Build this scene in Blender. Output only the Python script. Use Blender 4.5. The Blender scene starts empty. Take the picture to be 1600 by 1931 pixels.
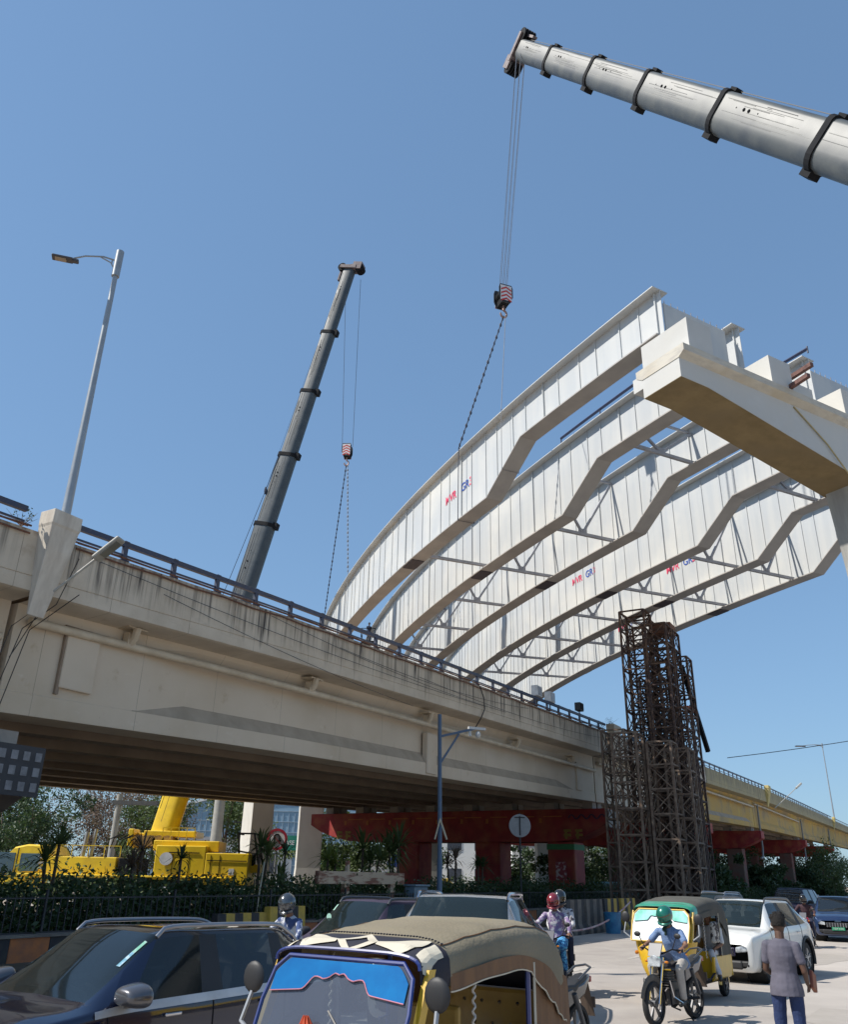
import bpy, bmesh, math, random
import numpy as np
from mathutils import Vector, Matrix
random.seed(7); RNG=np.random.RandomState(11)
R=math.radians
scene=bpy.context.scene
col=scene.collection
# ---------------- camera, world, sun, exposure ----------------
F=1575.; PITCH=R(23.6); ROLL=R(1.2)
cd=bpy.data.cameras.new('camera'); cam=bpy.data.objects.new('camera',cd); col.objects.link(cam)
cd.sensor_fit='HORIZONTAL'; cd.sensor_width=36; cd.lens=36*F/1600.; cd.clip_start=.05; cd.clip_end=4000
fw=Vector((0,math.cos(PITCH),math.sin(PITCH))); r0=Vector((1,0,0)); u0=r0.cross(fw)
cu=math.cos(ROLL)*u0-math.sin(ROLL)*r0; cr=math.cos(ROLL)*r0+math.sin(ROLL)*u0
cam.matrix_world=Matrix(((cr.x,cu.x,-fw.x,0),(cr.y,cu.y,-fw.y,0),(cr.z,cu.z,-fw.z,2.0),(0,0,0,1)))
scene.camera=cam
scene.view_settings.view_transform='Standard'; scene.view_settings.look='None'
scene.view_settings.exposure=0.24; scene.view_settings.gamma=1
SUN_EL=R(49); SUN_AZ=math.atan2(-.97,-.2)      # compass-like: atan2(x,y)
w=bpy.data.worlds.new('World'); scene.world=w; w.use_nodes=True
nt=w.node_tree; sky=nt.nodes.new('ShaderNodeTexSky'); sky.sky_type='NISHITA'; sky.sun_disc=False
sky.sun_elevation=SUN_EL; sky.sun_rotation=SUN_AZ; sky.altitude=500; sky.air_density=1.2; sky.dust_density=.5; sky.ozone_density=4.0
bg=nt.nodes['Background']; bg.inputs[1].default_value=.13; gm=nt.nodes.new('ShaderNodeGamma'); gm.inputs[1].default_value=.5; nt.links.new(sky.outputs[0],gm.inputs[0])
tn=nt.nodes.new('ShaderNodeMix'); tn.data_type='RGBA'; tn.blend_type='MULTIPLY'; tn.inputs[0].default_value=1; tn.inputs[7].default_value=(1.14,1.56,2.0,1); nt.links.new(gm.outputs[0],tn.inputs[6]); nt.links.new(tn.outputs[2],bg.inputs[0])
sl=bpy.data.lights.new('sun','SUN'); sl.energy=4.9; sl.angle=R(.5); sl.color=(1,.95,.87)
so=bpy.data.objects.new('sun',sl); col.objects.link(so)
sd=Vector((math.sin(SUN_AZ)*math.cos(SUN_EL),math.cos(SUN_AZ)*math.cos(SUN_EL),math.sin(SUN_EL)))
so.rotation_euler=sd.to_track_quat('Z','Y').to_euler()
so.location=sd*100
# ---------------- helpers ----------------
def tag(o,label=None,cat=None,group=None,kind=None):
    if label:o['label']=label
    if cat:o['category']=cat
    if group:o['group']=group
    if kind:o['kind']=kind
    return o
def thing(name,label,cat,loc=(0,0,0),rz=0,group=None):
    o=bpy.data.objects.new(name,None); col.objects.link(o); o.location=loc; o.rotation_euler=(0,0,rz)
    o.empty_display_size=.2
    return tag(o,label,cat,group)
def lmat(o):
    m=Matrix.LocRotScale(o.location,o.rotation_euler,o.scale)
    return lmat(o.parent)@m if o.parent else m
_M={}
def mat(name,c=(.5,.5,.5),rough=.6,metal=0,c2=None,scale=3,st=(1,1,1),lo=.35,hi=.65,bump=0,bsc=None,coat=0,det=6,c3=None,sc3=.6,rv=0,spec=.5,emit=None,es=1):
    if name in _M:return _M[name]
    m=bpy.data.materials.new(name); m.use_nodes=True; n=m.node_tree.nodes; L=m.node_tree.links; b=n['Principled BSDF']
    b.inputs['Base Color'].default_value=(*c,1); b.inputs['Roughness'].default_value=rough; b.inputs['Metallic'].default_value=metal
    b.inputs['Coat Weight'].default_value=coat; b.inputs['Specular IOR Level'].default_value=spec; b.inputs['Coat Roughness'].default_value=.05
    if emit:
        b.inputs['Emission Color'].default_value=(*emit,1); b.inputs['Emission Strength'].default_value=es
    if c2 is None: c2=tuple(x*.78 for x in c)
    tc=n.new('ShaderNodeTexCoord'); mp=n.new('ShaderNodeMapping'); mp.inputs['Scale'].default_value=st
    L.new(tc.outputs['Object'],mp.inputs[0])
    nz=n.new('ShaderNodeTexNoise'); nz.inputs['Scale'].default_value=scale; nz.inputs['Detail'].default_value=det; nz.inputs['Roughness'].default_value=.6
    L.new(mp.outputs[0],nz.inputs['Vector'])
    mr=n.new('ShaderNodeMapRange'); mr.inputs[1].default_value=lo; mr.inputs[2].default_value=hi; L.new(nz.outputs[0],mr.inputs[0])
    mx=n.new('ShaderNodeMix'); mx.data_type='RGBA'; mx.inputs[6].default_value=(*c,1); mx.inputs[7].default_value=(*c2,1)
    L.new(mr.outputs[0],mx.inputs[0]); out=mx.outputs[2]
    if c3:
        n3=n.new('ShaderNodeTexNoise'); n3.inputs['Scale'].default_value=sc3; n3.inputs['Detail'].default_value=4; L.new(tc.outputs['Object'],n3.inputs['Vector'])
        m3=n.new('ShaderNodeMapRange'); m3.inputs[1].default_value=.45; m3.inputs[2].default_value=.7; L.new(n3.outputs[0],m3.inputs[0])
        x3=n.new('ShaderNodeMix'); x3.data_type='RGBA'; L.new(out,x3.inputs[6]); x3.inputs[7].default_value=(*c3,1); L.new(m3.outputs[0],x3.inputs[0]); out=x3.outputs[2]
    L.new(out,b.inputs['Base Color'])
    if rv:
        rr=n.new('ShaderNodeMapRange'); rr.inputs[3].default_value=max(0,rough-rv); rr.inputs[4].default_value=min(1,rough+rv); L.new(nz.outputs[0],rr.inputs[0]); L.new(rr.outputs[0],b.inputs['Roughness'])
    if bump:
        bz=n.new('ShaderNodeTexNoise'); bz.inputs['Scale'].default_value=bsc or scale*6; bz.inputs['Detail'].default_value=5; L.new(tc.outputs['Object'],bz.inputs['Vector'])
        bp=n.new('ShaderNodeBump'); bp.inputs['Strength'].default_value=bump; bp.inputs['Distance'].default_value=.02; L.new(bz.outputs[0],bp.inputs['Height']); L.new(bp.outputs[0],b.inputs['Normal'])
    _M[name]=m; return m
def glassmat(name,c=(.02,.03,.035),t=.3,rough=.04,tint=(.5,.6,.62)):
    if name in _M:return _M[name]
    m=bpy.data.materials.new(name); m.use_nodes=True; n=m.node_tree.nodes; L=m.node_tree.links; b=n['Principled BSDF']
    b.inputs['Base Color'].default_value=(*c,1); b.inputs['Roughness'].default_value=rough; b.inputs['Specular IOR Level'].default_value=.7
    b.inputs['Coat Weight'].default_value=.5; b.inputs['Coat Roughness'].default_value=.02
    tr=n.new('ShaderNodeBsdfTransparent'); tr.inputs[0].default_value=(*tint,1); mx=n.new('ShaderNodeMixShader'); mx.inputs[0].default_value=t
    L.new(b.outputs[0],mx.inputs[1]); L.new(tr.outputs[0],mx.inputs[2]); L.new(mx.outputs[0],n['Material Output'].inputs[0])
    _M[name]=m; return m
def joints(m,step,wid=.012,dark=.45,axis=0,off=0.):
    n=m.node_tree.nodes; L=m.node_tree.links; b=n['Principled BSDF']; src=b.inputs['Base Color'].links[0].from_socket
    tc=n.new('ShaderNodeTexCoord'); sp=n.new('ShaderNodeSeparateXYZ'); L.new(tc.outputs['Object'],sp.inputs[0])
    def mt(op,a,v):
        q=n.new('ShaderNodeMath'); q.operation=op; L.new(a,q.inputs[0]); q.inputs[1].default_value=v; return q.outputs[0]
    x=mt('ADD',sp.outputs[axis],off); x=mt('DIVIDE',x,step); x=mt('FRACT',x,0); x=mt('LESS_THAN',x,wid/step)
    nz=n.new('ShaderNodeTexNoise'); nz.inputs['Scale'].default_value=1.3; L.new(tc.outputs['Object'],nz.inputs['Vector'])
    q=n.new('ShaderNodeMath'); q.operation='MULTIPLY'; L.new(x,q.inputs[0]); L.new(nz.outputs[0],q.inputs[1])
    y=n.new('ShaderNodeMix'); y.data_type='RGBA'; L.new(q.outputs[0],y.inputs[0]); L.new(src,y.inputs[6]); y.inputs[7].default_value=(dark*.4,dark*.33,dark*.26,1); L.new(y.outputs[2],b.inputs['Base Color'])
def spots(m,scale,th,colr,amt=.8,st=(1,1,1)):
    n=m.node_tree.nodes; L=m.node_tree.links; b=n['Principled BSDF']; src=b.inputs['Base Color'].links[0].from_socket
    tc=n.new('ShaderNodeTexCoord'); mp=n.new('ShaderNodeMapping'); mp.inputs['Scale'].default_value=st; L.new(tc.outputs['Object'],mp.inputs[0])
    nz=n.new('ShaderNodeTexNoise'); nz.inputs['Scale'].default_value=scale; nz.inputs['Detail'].default_value=7; nz.inputs['Roughness'].default_value=.65; L.new(mp.outputs[0],nz.inputs['Vector'])
    r=n.new('ShaderNodeMapRange'); r.inputs[1].default_value=th; r.inputs[2].default_value=th+.09; r.inputs[4].default_value=amt; L.new(nz.outputs[0],r.inputs[0])
    y=n.new('ShaderNodeMix'); y.data_type='RGBA'; L.new(r.outputs[0],y.inputs[0]); L.new(src,y.inputs[6]); y.inputs[7].default_value=(*colr,1); L.new(y.outputs[2],b.inputs['Base Color'])
class MB:
    def __init__(s): s.v=[]; s.f=[]; s.uv=[]; s.mi=[]; s.has=False
    def add(s,vs,fs,uvs=None,mi=0):
        o=len(s.v); s.v+= [tuple(v) for v in vs]; s.f+=[tuple(o+i for i in f) for f in fs]
        s.mi+=[mi]*len(fs)
        if uvs: s.has=True; s.uv+=uvs
        else: s.uv+=[[(0,0)]*len(f) for f in fs]
        return s
    def box(s,c,d,rz=0,mi=0,M=None):
        x,y,z=[k/2 for k in d]; ca,sa=math.cos(rz),math.sin(rz); vs=[]
        for i in (-1,1):
            for j in (-1,1):
                for k in (-1,1):
                    p=Vector((i*x,j*y,k*z))
                    if M: p=M@p+Vector(c); vs.append(tuple(p))
                    else: vs.append((c[0]+p.x*ca-p.y*sa,c[1]+p.x*sa+p.y*ca,c[2]+p.z))
        return s.add(vs,[(0,1,3,2),(4,6,7,5),(0,4,5,1),(2,3,7,6),(0,2,6,4),(1,5,7,3)],mi=mi)
    def beam(s,a,b,w,h,up=(0,0,1),mi=0):
        a=Vector(a); b=Vector(b); d=(b-a); L=d.length
        if L<1e-6:return s
        d/=L; u=Vector(up)
        if abs(d.dot(u))>.98: u=Vector((1,0,0))
        sx=d.cross(u).normalized(); uy=sx.cross(d)
        vs=[]
        for p in (a,b):
            for i,j in ((-1,-1),(1,-1),(1,1),(-1,1)): vs.append(tuple(p+sx*(i*w/2)+uy*(j*h/2)))
        return s.add(vs,[(0,3,2,1),(4,5,6,7),(0,1,5,4),(1,2,6,5),(2,3,7,6),(3,0,4,7)],mi=mi)
    def tube(s,pts,r,n=8,cap=True,mi=0,sq=1.0,up=None):
        P=[Vector(p) for p in pts]; rs=r if isinstance(r,(list,tuple)) else [r]*len(P)
        vs=[];N=len(P); pr=None
        for i,p in enumerate(P):
            t=(P[min(i+1,N-1)]-P[max(i-1,0)])
            t=t.normalized() if t.length>1e-9 else Vector((0,0,1))
            if pr is None:
                u=Vector(up) if up else (Vector((0,0,1)) if abs(t.z)<.9 else Vector((0,1,0)))
            else: u=pr
            sx=t.cross(u); sx=sx.normalized() if sx.length>1e-6 else Vector((1,0,0)); uy=sx.cross(t); pr=uy
            for k in range(n):
                a=2*math.pi*k/n+ (math.pi/n if n<=4 else 0); vs.append(tuple(p+sx*(math.cos(a)*rs[i])+uy*(math.sin(a)*rs[i]*sq)))
        fs=[]
        for i in range(N-1):
            for k in range(n):
                k2=(k+1)%n; fs.append((i*n+k,i*n+k2,(i+1)*n+k2,(i+1)*n+k))
        if cap: fs+= [tuple(range(n))[::-1],tuple((N-1)*n+k for k in range(n))]
        return s.add(vs,fs,mi=mi)
    def loft(s,secs,cap=True,closed=True,mi=0):
        n=len(secs[0]); vs=[p for q in secs for p in q]; fs=[]
        for i in range(len(secs)-1):
            for k in range(n if closed else n-1):
                k2=(k+1)%n; fs.append((i*n+k,i*n+k2,(i+1)*n+k2,(i+1)*n+k))
        if cap: fs+=[tuple(range(n))[::-1],tuple((len(secs)-1)*n+k for k in range(n))]
        return s.add(vs,fs,mi=mi)
    def prism(s,poly,a,b,mi=0):   # poly: list of 3d pts, swept by vector from a to b offsets
        A=[tuple(Vector(p)+Vector(a)) for p in poly]; B=[tuple(Vector(p)+Vector(b)) for p in poly]
        return s.loft([A,B],mi=mi)
    def ball(s,c,r,n=10,m=7,mi=0,M=None):
        r=r if isinstance(r,(list,tuple)) else (r,r,r); vs=[];fs=[]
        for i in range(m+1):
            th=math.pi*i/m
            for k in range(n):
                a=2*math.pi*k/n; p=Vector((math.sin(th)*math.cos(a)*r[0],math.sin(th)*math.sin(a)*r[1],math.cos(th)*r[2]))
                if M:p=M@p
                vs.append(tuple(p+Vector(c)))
        for i in range(m):
            for k in range(n):
                k2=(k+1)%n; fs.append((i*n+k,(i+1)*n+k,(i+1)*n+k2,i*n+k2))
        return s.add(vs,fs,mi=mi)
    def lathe(s,prof,c,axis='y',n=20,mi=0):
        vs=[];fs=[]
        for (rr,h) in prof:
            for k in range(n):
                a=2*math.pi*k/n; x,y=rr*math.cos(a),rr*math.sin(a)
                p={'y':(x,h,y),'z':(x,y,h),'x':(h,x,y)}[axis]; vs.append((p[0]+c[0],p[1]+c[1],p[2]+c[2]))
        m=len(prof)
        for i in range(m-1):
            for k in range(n):
                k2=(k+1)%n; fs.append((i*n+k,i*n+k2,(i+1)*n+k2,(i+1)*n+k))
        return s.add(vs,fs,mi=mi)
    def xf(s,M):
        s.v=[tuple(M@Vector(v)) for v in s.v]; return s
    def build(s,name,m,parent=None,world=False,smooth=False,bev=0,label=None,fix=True,rm=0,sm=0,clean=False):
        if world and parent is not None:
            iv=lmat(parent).inverted(); s.v=[tuple(iv@Vector(v)) for v in s.v]
        me=bpy.data.meshes.new(name); me.from_pydata(s.v,[],s.f); 
        ms=m if isinstance(m,(list,tuple)) else [m]
        for q in ms: me.materials.append(q)
        if len(ms)>1: me.polygons.foreach_set('material_index',s.mi)
        if s.has:
            ul=me.uv_layers.new(name='UVMap'); ul.data.foreach_set('uv',[c for f in s.uv for p in f for c in p])
        if fix and not s.has:
            bm=bmesh.new(); bm.from_mesh(me)
            if clean: bmesh.ops.remove_doubles(bm,verts=bm.verts,dist=1e-4)
            bmesh.ops.recalc_face_normals(bm,faces=bm.faces); bm.to_mesh(me); bm.free()
        o=bpy.data.objects.new(name,me); col.objects.link(o)
        if parent is not None: o.parent=parent
        if rm:
            mo=o.modifiers.new('r','REMESH'); mo.mode='VOXEL'; mo.voxel_size=rm; mo.use_smooth_shade=True
            if sm:
                mo=o.modifiers.new('s','SMOOTH'); mo.iterations=sm; mo.factor=.5
        if smooth:
            me.polygons.foreach_set('use_smooth',[True]*len(me.polygons))
            if smooth!='all': me.set_sharp_from_angle(angle=R(38))
        if bev:
            mo=o.modifiers.new('b','BEVEL'); mo.width=bev; mo.segments=2; mo.limit_method='ANGLE'; mo.angle_limit=R(40)
        if label:o['label']=label
        me.update(); return o
def dup(root,loc=None,rz=None,label=None,group=None):
    r=root.copy(); col.objects.link(r)
    if loc is not None:r.location=loc
    if rz is not None:r.rotation_euler=(0,0,rz)
    if label:r['label']=label
    if group:r['group']=group
    for ch in root.children:
        c=ch.copy(); col.objects.link(c); c.parent=r
        for g in ch.children:
            d=g.copy(); col.objects.link(d); d.parent=c
    return r
def text(body,size,M,name,m,parent,world=True,ex=.004,sp=1.0):
    cu=bpy.data.curves.new(name,'FONT'); cu.body=body; cu.size=size; cu.extrude=ex; cu.align_x='CENTER'; cu.align_y='CENTER'; cu.space_character=sp; cu.offset=.012*size
    o=bpy.data.objects.new(name,cu); col.objects.link(o); dg=bpy.context.evaluated_depsgraph_get()
    me=bpy.data.meshes.new_from_object(o.evaluated_get(dg)); bpy.data.objects.remove(o); bpy.data.curves.remove(cu)
    me.transform((lmat(parent).inverted()@M) if world else M); me.materials.clear(); me.materials.append(m)
    q=bpy.data.objects.new(name,me); col.objects.link(q); q.parent=parent; return q
def fr(o,x,y,z):   # matrix from origin and axes
    x=Vector(x).normalized(); y=Vector(y).normalized(); z=Vector(z).normalized()
    return Matrix(((x.x,y.x,z.x,o[0]),(x.y,y.y,z.y,o[1]),(x.z,y.z,z.z,o[2]),(0,0,0,1)))
# flyover frame
AZ=R(30); DD=Vector((math.sin(AZ),math.cos(AZ),0)); NN=Vector((-math.cos(AZ),math.sin(AZ),0)); FRZ=R(60)
def W(s,n,z): return Vector((DD.x*s+NN.x*n,DD.y*s+NN.y*n,z))
def zt(s): return float(np.interp(s,[-60,11,22.5,36,56.5,85,125,200,260,330],[7.2,9.65,10.2,10.65,11.3,12.35,13.5,14.9,16.0,17]))
def zg(s): return float(np.interp(s,[-60,12,23,36,56,85,125,200,260,330],[4.0,5.42,5.85,6.2,6.78,7.65,8.7,9.9,10.9,11.8]))
# ---------------- setting ----------------
M_road=mat('road',(.39,.35,.31),.9,c2=(.32,.285,.255),scale=.8,c3=(.50,.45,.40),sc3=.12,bump=.35,bsc=40,st=(1,1,1))
M_earth=mat('earth',(.26,.2,.145),.95,c2=(.17,.135,.1),scale=.5,bump=.5,bsc=9)
spots(M_road,.45,.60,(.22,.19,.165),.55); spots(M_road,2.6,.66,(.12,.105,.09),.6); spots(M_road,.9,.62,(.5,.46,.41),.5,(1,.25,1))
def quadsheet(name,pts,m,z,sub=1):
    b=MB(); b.add([(p[0],p[1],z) for p in pts],[tuple(range(len(pts)))]); o=b.build(name,m); tag(o,kind='structure'); return o
quadsheet('ground',[(-1500,-600),(1500,-600),(1500,2400),(-1500,2400)],M_earth,-.012)
rp=[W(-80,-60,0),W(330,-60,0),W(330,16.2,0),W(-80,16.2,0)]
quadsheet('road',rp,M_road,0)
quadsheet('far_road',[W(-80,43.5,0),W(330,43.5,0),W(330,62,0),W(-80,62,0)],M_road,.0)
# worn paint line and tar patches along the road
mk=MB()
for s0 in range(-10,120,6):
    a=[W(s0,8.0,0),W(s0+3,8.0,0),W(s0+3,8.14,0),W(s0,8.14,0)]; mk.add([(p.x,p.y,.006) for p in a],[(0,1,2,3)])
o=mk.build('road_marking',mat('worn_paint',(.55,.52,.46),.8,c2=(.4,.36,.31),scale=9,lo=.3,hi=.6)); tag(o,kind='structure')
pt=MB()
for (s0,n0,ls,ln) in ((30,4,6,2.4),(17,1.5,4,1.6),(44,7,9,2.2),(24,-3,5,2),(36,-2,8,2)):
    vs=[]
    for k in range(14):
        a=2*math.pi*k/14; rr=1+.18*math.sin(3*a+s0)+.1*math.sin(7*a+n0); p=W(s0+ls/2*math.cos(a)*rr,n0+ln/2*math.sin(a)*rr,0); vs.append((p.x,p.y,.004))
    pt.add(vs,[tuple(range(14))])
o=pt.build('road_patch',mat('tar_patch',(.34,.305,.265),.9,c2=(.38,.34,.3),scale=2,bump=.3,bsc=30)); tag(o,kind='structure')
md=MB()
for a,b,n0,n1,h in ((-80,330,16.2,43.5,.16),):
    P=[W(a,n0,0),W(b,n0,0),W(b,n1,0),W(a,n1,0)]
    md.add([(p.x,p.y,0) for p in P]+[(p.x,p.y,h) for p in P],[(4,5,6,7),(0,1,5,4),(1,2,6,5),(2,3,7,6),(3,0,4,7)])
o=md.build('median',mat('median_soil',(.11,.085,.06),.95,c2=(.06,.05,.035),scale=1.2,bump=.6,bsc=8)); tag(o,kind='structure')

# ---------------- concrete flyover ----------------
def streakmat(name,c,c2,stain,amt=1.0,yel=None):
    m=mat(name,c,.85,c2=c2,scale=.9,bump=.25,bsc=22); n=m.node_tree.nodes; L=m.node_tree.links; b=n['Principled BSDF']
    src=b.inputs['Base Color'].links[0].from_socket
    tc=n.new('ShaderNodeTexCoord'); uv=n.new('ShaderNodeSeparateXYZ'); L.new(tc.outputs['UV'],uv.inputs[0])
    mp=n.new('ShaderNodeMapping'); mp.inputs['Scale'].default_value=(1.0,.10,1); L.new(tc.outputs['UV'],mp.inputs[0])
    def noise(sc,st,det=5):
        mm=n.new('ShaderNodeMapping'); mm.inputs['Scale'].default_value=st; L.new(tc.outputs['UV'],mm.inputs[0])
        z=n.new('ShaderNodeTexNoise'); z.inputs['Scale'].default_value=sc; z.inputs['Detail'].default_value=det; z.inputs['Roughness'].default_value=.65; L.new(mm.outputs[0],z.inputs['Vector']); return z.outputs[0]
    def rng(s,a,b_):
        q=n.new('ShaderNodeMapRange'); q.inputs[1].default_value=a; q.inputs[2].default_value=b_; L.new(s,q.inputs[0]); return q.outputs[0]
    def mul(a,b_):
        q=n.new('ShaderNodeMath'); q.operation='MULTIPLY'; L.new(a,q.inputs[0]); L.new(b_,q.inputs[1]) if not isinstance(b_,float) else setattr(q.inputs[1],'default_value',b_); return q.outputs[0]
    fine=rng(noise(5.0,(1,.035,1)),.44,.60); band=rng(noise(.9,(1,.02,1),3),.42,.54)
    ln=noise(2.2,(1,.0,1),3)
    sub=n.new('ShaderNodeMath'); sub.operation='SUBTRACT'; L.new(rng(ln,.25,.75),sub.inputs[0]); L.new(uv.outputs[1],sub.inputs[1])
    fall=rng(sub.outputs[0],-.28,.10)
    k=mul(mul(fine,band),fall); k=mul(k,amt)
    x=n.new('ShaderNodeMix'); x.data_type='RGBA'; L.new(k,x.inputs[0]); L.new(src,x.inputs[6]); x.inputs[7].default_value=(*stain,1)
    # thin crack / casting line and fine dirt near the top
    top=rng(uv.outputs[1],.10,.0); d2=mul(top,rng(noise(3.,(1,.3,1)),.4,.6)); d2=mul(d2,.75)
    y=n.new('ShaderNodeMix'); y.data_type='RGBA'; L.new(d2,y.inputs[0]); L.new(x.outputs[2],y.inputs[6]); y.inputs[7].default_value=(.13,.07,.045,1)
    L.new(y.outputs[2],b.inputs['Base Color']); return m
M_par=streakmat('parapet_concrete',(.60,.515,.405),(.5,.42,.32),(.05,.042,.038))
M_pary=streakmat('parapet_concrete_yellow',(.44,.36,.19),(.36,.30,.18),(.07,.06,.045))
M_gir=mat('girder_concrete',(.60,.50,.385),.85,c2=(.53,.43,.31),scale=.5,c3=(.64,.54,.42),sc3=.22,bump=.2,bsc=18)
M_giry=mat('girder_concrete_ochre',(.52,.33,.095),.85,c2=(.42,.31,.15),scale=.35,lo=.45,hi=.6,bump=.2,bsc=18)
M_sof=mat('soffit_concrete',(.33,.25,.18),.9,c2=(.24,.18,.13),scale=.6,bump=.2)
joints(M_gir,3.35,.02,.5); spots(M_gir,1.1,.62,(.44,.33,.21),.6); spots(M_gir,3.5,.68,(.30,.22,.15),.6); spots(M_gir,1.6,.63,(.66,.58,.47),.5,(1,1,2))
joints(M_par,2.9,.018,.35); spots(M_par,1.3,.62,(.42,.33,.24),.55); spots(M_par,.5,.60,(.40,.34,.27),.5,(1,1,3))
joints(M_giry,3.2,.03,.5); spots(M_giry,.35,.52,(.30,.21,.11),.6); spots(M_giry,.25,.55,(.62,.42,.08),.7)
spots(M_pary,.6,.56,(.28,.23,.16),.6)
M_rust=mat('rust',(.20,.085,.045),.85,c2=(.10,.05,.035),scale=8,bump=.4)
M_rail=mat('rail_paint',(.035,.05,.10),.5,c2=(.05,.05,.07),scale=5)
M_pipe=mat('old_pipe',(.62,.52,.38),.6,c2=(.5,.4,.28),scale=2)
fly=thing('flyover','old cream concrete flyover with stained parapets crossing the whole view','flyover',(0,0,0),FRZ)
spans=[(-32,12.3),(12.5,56.35),(56.55,87),(87.2,117),(117.2,160),(160.2,205),(205.2,260),(260.2,325)]
def grid(a,b,st): 
    k=max(1,int(round((b-a)/st))); return [a+(b-a)*i/k for i in range(k+1)]
# parapet with slab fascia (own UV: u along, v depth 0..1)
cast=[1.13,1.15]
for i,(a,b_) in enumerate(spans):
    m=MB(); S=grid(a,b_,2.0)
    # profile (n, depth below top)
    prof=[(18.35,1.0),(18.3,.0),(18.0,0),(18.0,1.12),(18.022,1.135),(18.0,1.15),(18.0,1.5),(18.10,1.53),(19.5,1.62)]
    for s0,s1 in zip(S[:-1],S[1:]):
        for (n0,d0),(n1,d1) in zip(prof[:-1],prof[1:]):
            vs=[(s0,n0,zt(s0)-d0),(s1,n0,zt(s1)-d0),(s1,n1,zt(s1)-d1),(s0,n1,zt(s0)-d1)]
            k=.0 if n0>18.05 and d0<1.1 else 1
            m.add(vs,[(3,2,1,0)],[[(s0,d1/1.5 if k else .9),(s1,d1/1.5 if k else .9),(s1,d0/1.5 if k else .9),(s0,d0/1.5 if k else .9)]])
    m.build('parapet',M_par if i<3 else M_pary,fly,fix=False)
# far parapet, deck slab
for a,b_ in spans:
    m=MB(); S=grid(a,b_,8); secs=[[(s,19.5,zt(s)-1.62),(s,18.35,zt(s)-1.02),(s,41.8,zt(s)-1.02),(s,41.8,zt(s)-.0),(s,42.1,zt(s)-0),(s,42.1,zt(s)-1.5),(s,40.9,zt(s)-1.62)] for s in S]
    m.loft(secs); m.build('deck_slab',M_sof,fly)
# outer girder
def gsec(s,a,b_):
    t=zt(s)-1.60; z0=zg(s); e=min(s-a,b_-s)
    k=max(0,min(1,(e-4.3)/2.0)) if (b_-a)>35 else max(0,min(1,(e-2.3)/1.5))
    nw=18.97+.26*k; sl=.42*k+.02
    return [(s,18.95,z0),(s,18.95,z0+.52),(s,nw,z0+.52+sl),(s,nw,t-.35),(s,18.97+.06*k,t-.12),(s,18.97,t+.02),(s,20.2,t+.02),(s,20.2,z0)]
for i,(a,b_) in enumerate(spans):
    S=sorted(set(grid(a,b_,4)+[a+4.3,a+6.3,b_-4.3,b_-6.3]+[a+2.3,a+3.8,b_-2.3,b_-3.8]))
    m=MB(); m.loft([gsec(s,a,b_) for s in S]); m.build('outer_girder',M_gir if i<3 else M_giry,fly,label=None)
M_ledge=mat('ledge_shade',(.43,.355,.27),.95,c2=(.34,.28,.21),scale=1.2)  # darker overlay paints the shade on the chamfer below the slab
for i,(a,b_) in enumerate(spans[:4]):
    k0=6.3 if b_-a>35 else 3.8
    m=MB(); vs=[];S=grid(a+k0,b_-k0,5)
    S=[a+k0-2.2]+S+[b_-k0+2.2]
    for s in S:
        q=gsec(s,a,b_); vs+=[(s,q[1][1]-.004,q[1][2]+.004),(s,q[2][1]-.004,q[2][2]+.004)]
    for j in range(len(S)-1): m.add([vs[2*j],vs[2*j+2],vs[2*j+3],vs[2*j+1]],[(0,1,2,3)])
    m.build('ledge_shade_strip',M_ledge,fly)
# inner girders
for i,(a,b_) in enumerate(spans):
    if i>5: break
    m=MB()
    for n0 in (22.3,25.4,28.5,31.6,34.7,37.8,40.6):
        for s0,s1 in zip(grid(a,b_,10)[:-1],grid(a,b_,10)[1:]):
            secs=[]
            for s in (s0,s1):
                t=zt(s)-1.6;z0=zg(s); secs.append([(s,n0-.35,z0),(s,n0-.35,z0+.4),(s,n0-.12,z0+.8),(s,n0-.12,t-.3),(s,n0-.45,t+.01),(s,n0+.45,t+.01),(s,n0+.12,t-.3),(s,n0+.12,z0+.8),(s,n0+.35,z0+.4),(s,n0+.35,z0)])
            m.loft(secs,cap=False)
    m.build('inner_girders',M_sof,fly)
    m=MB()
    for s in grid(a+.6,b_-.6,10.5): m.box((s,30,(zg(s)+zt(s)-1.6)/2+.15),(.35,20.4,zt(s)-1.6-zg(s)-.5))
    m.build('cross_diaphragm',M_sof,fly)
# access panel and stub diaphragms on the outer girder
m=MB(); s=14.55; m.box((s,18.90,zg(s)+1.55),(1.05,.12,1.55)); m.build('access_panel',M_gir,fly,bev=.03)
m=MB(); m.box((14.02,18.925,zg(14)+1.5),(.10,.10,1.75)); m.box((14.6,18.925,zg(14)+2.40),(1.3,.07,.08)); m.build('panel_frame',M_sof,fly)
m=MB(); m.box((33.9,19.02,zg(34)+.95),(.9,.26,1.75)); m.build('girder_stub',M_gir,fly,bev=.02)
m=MB(); m.box((53.3,18.93,zg(53)+1.4),(.9,.1,1.7)); m.build('girder_stub',M_gir,fly,bev=.02)
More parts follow.
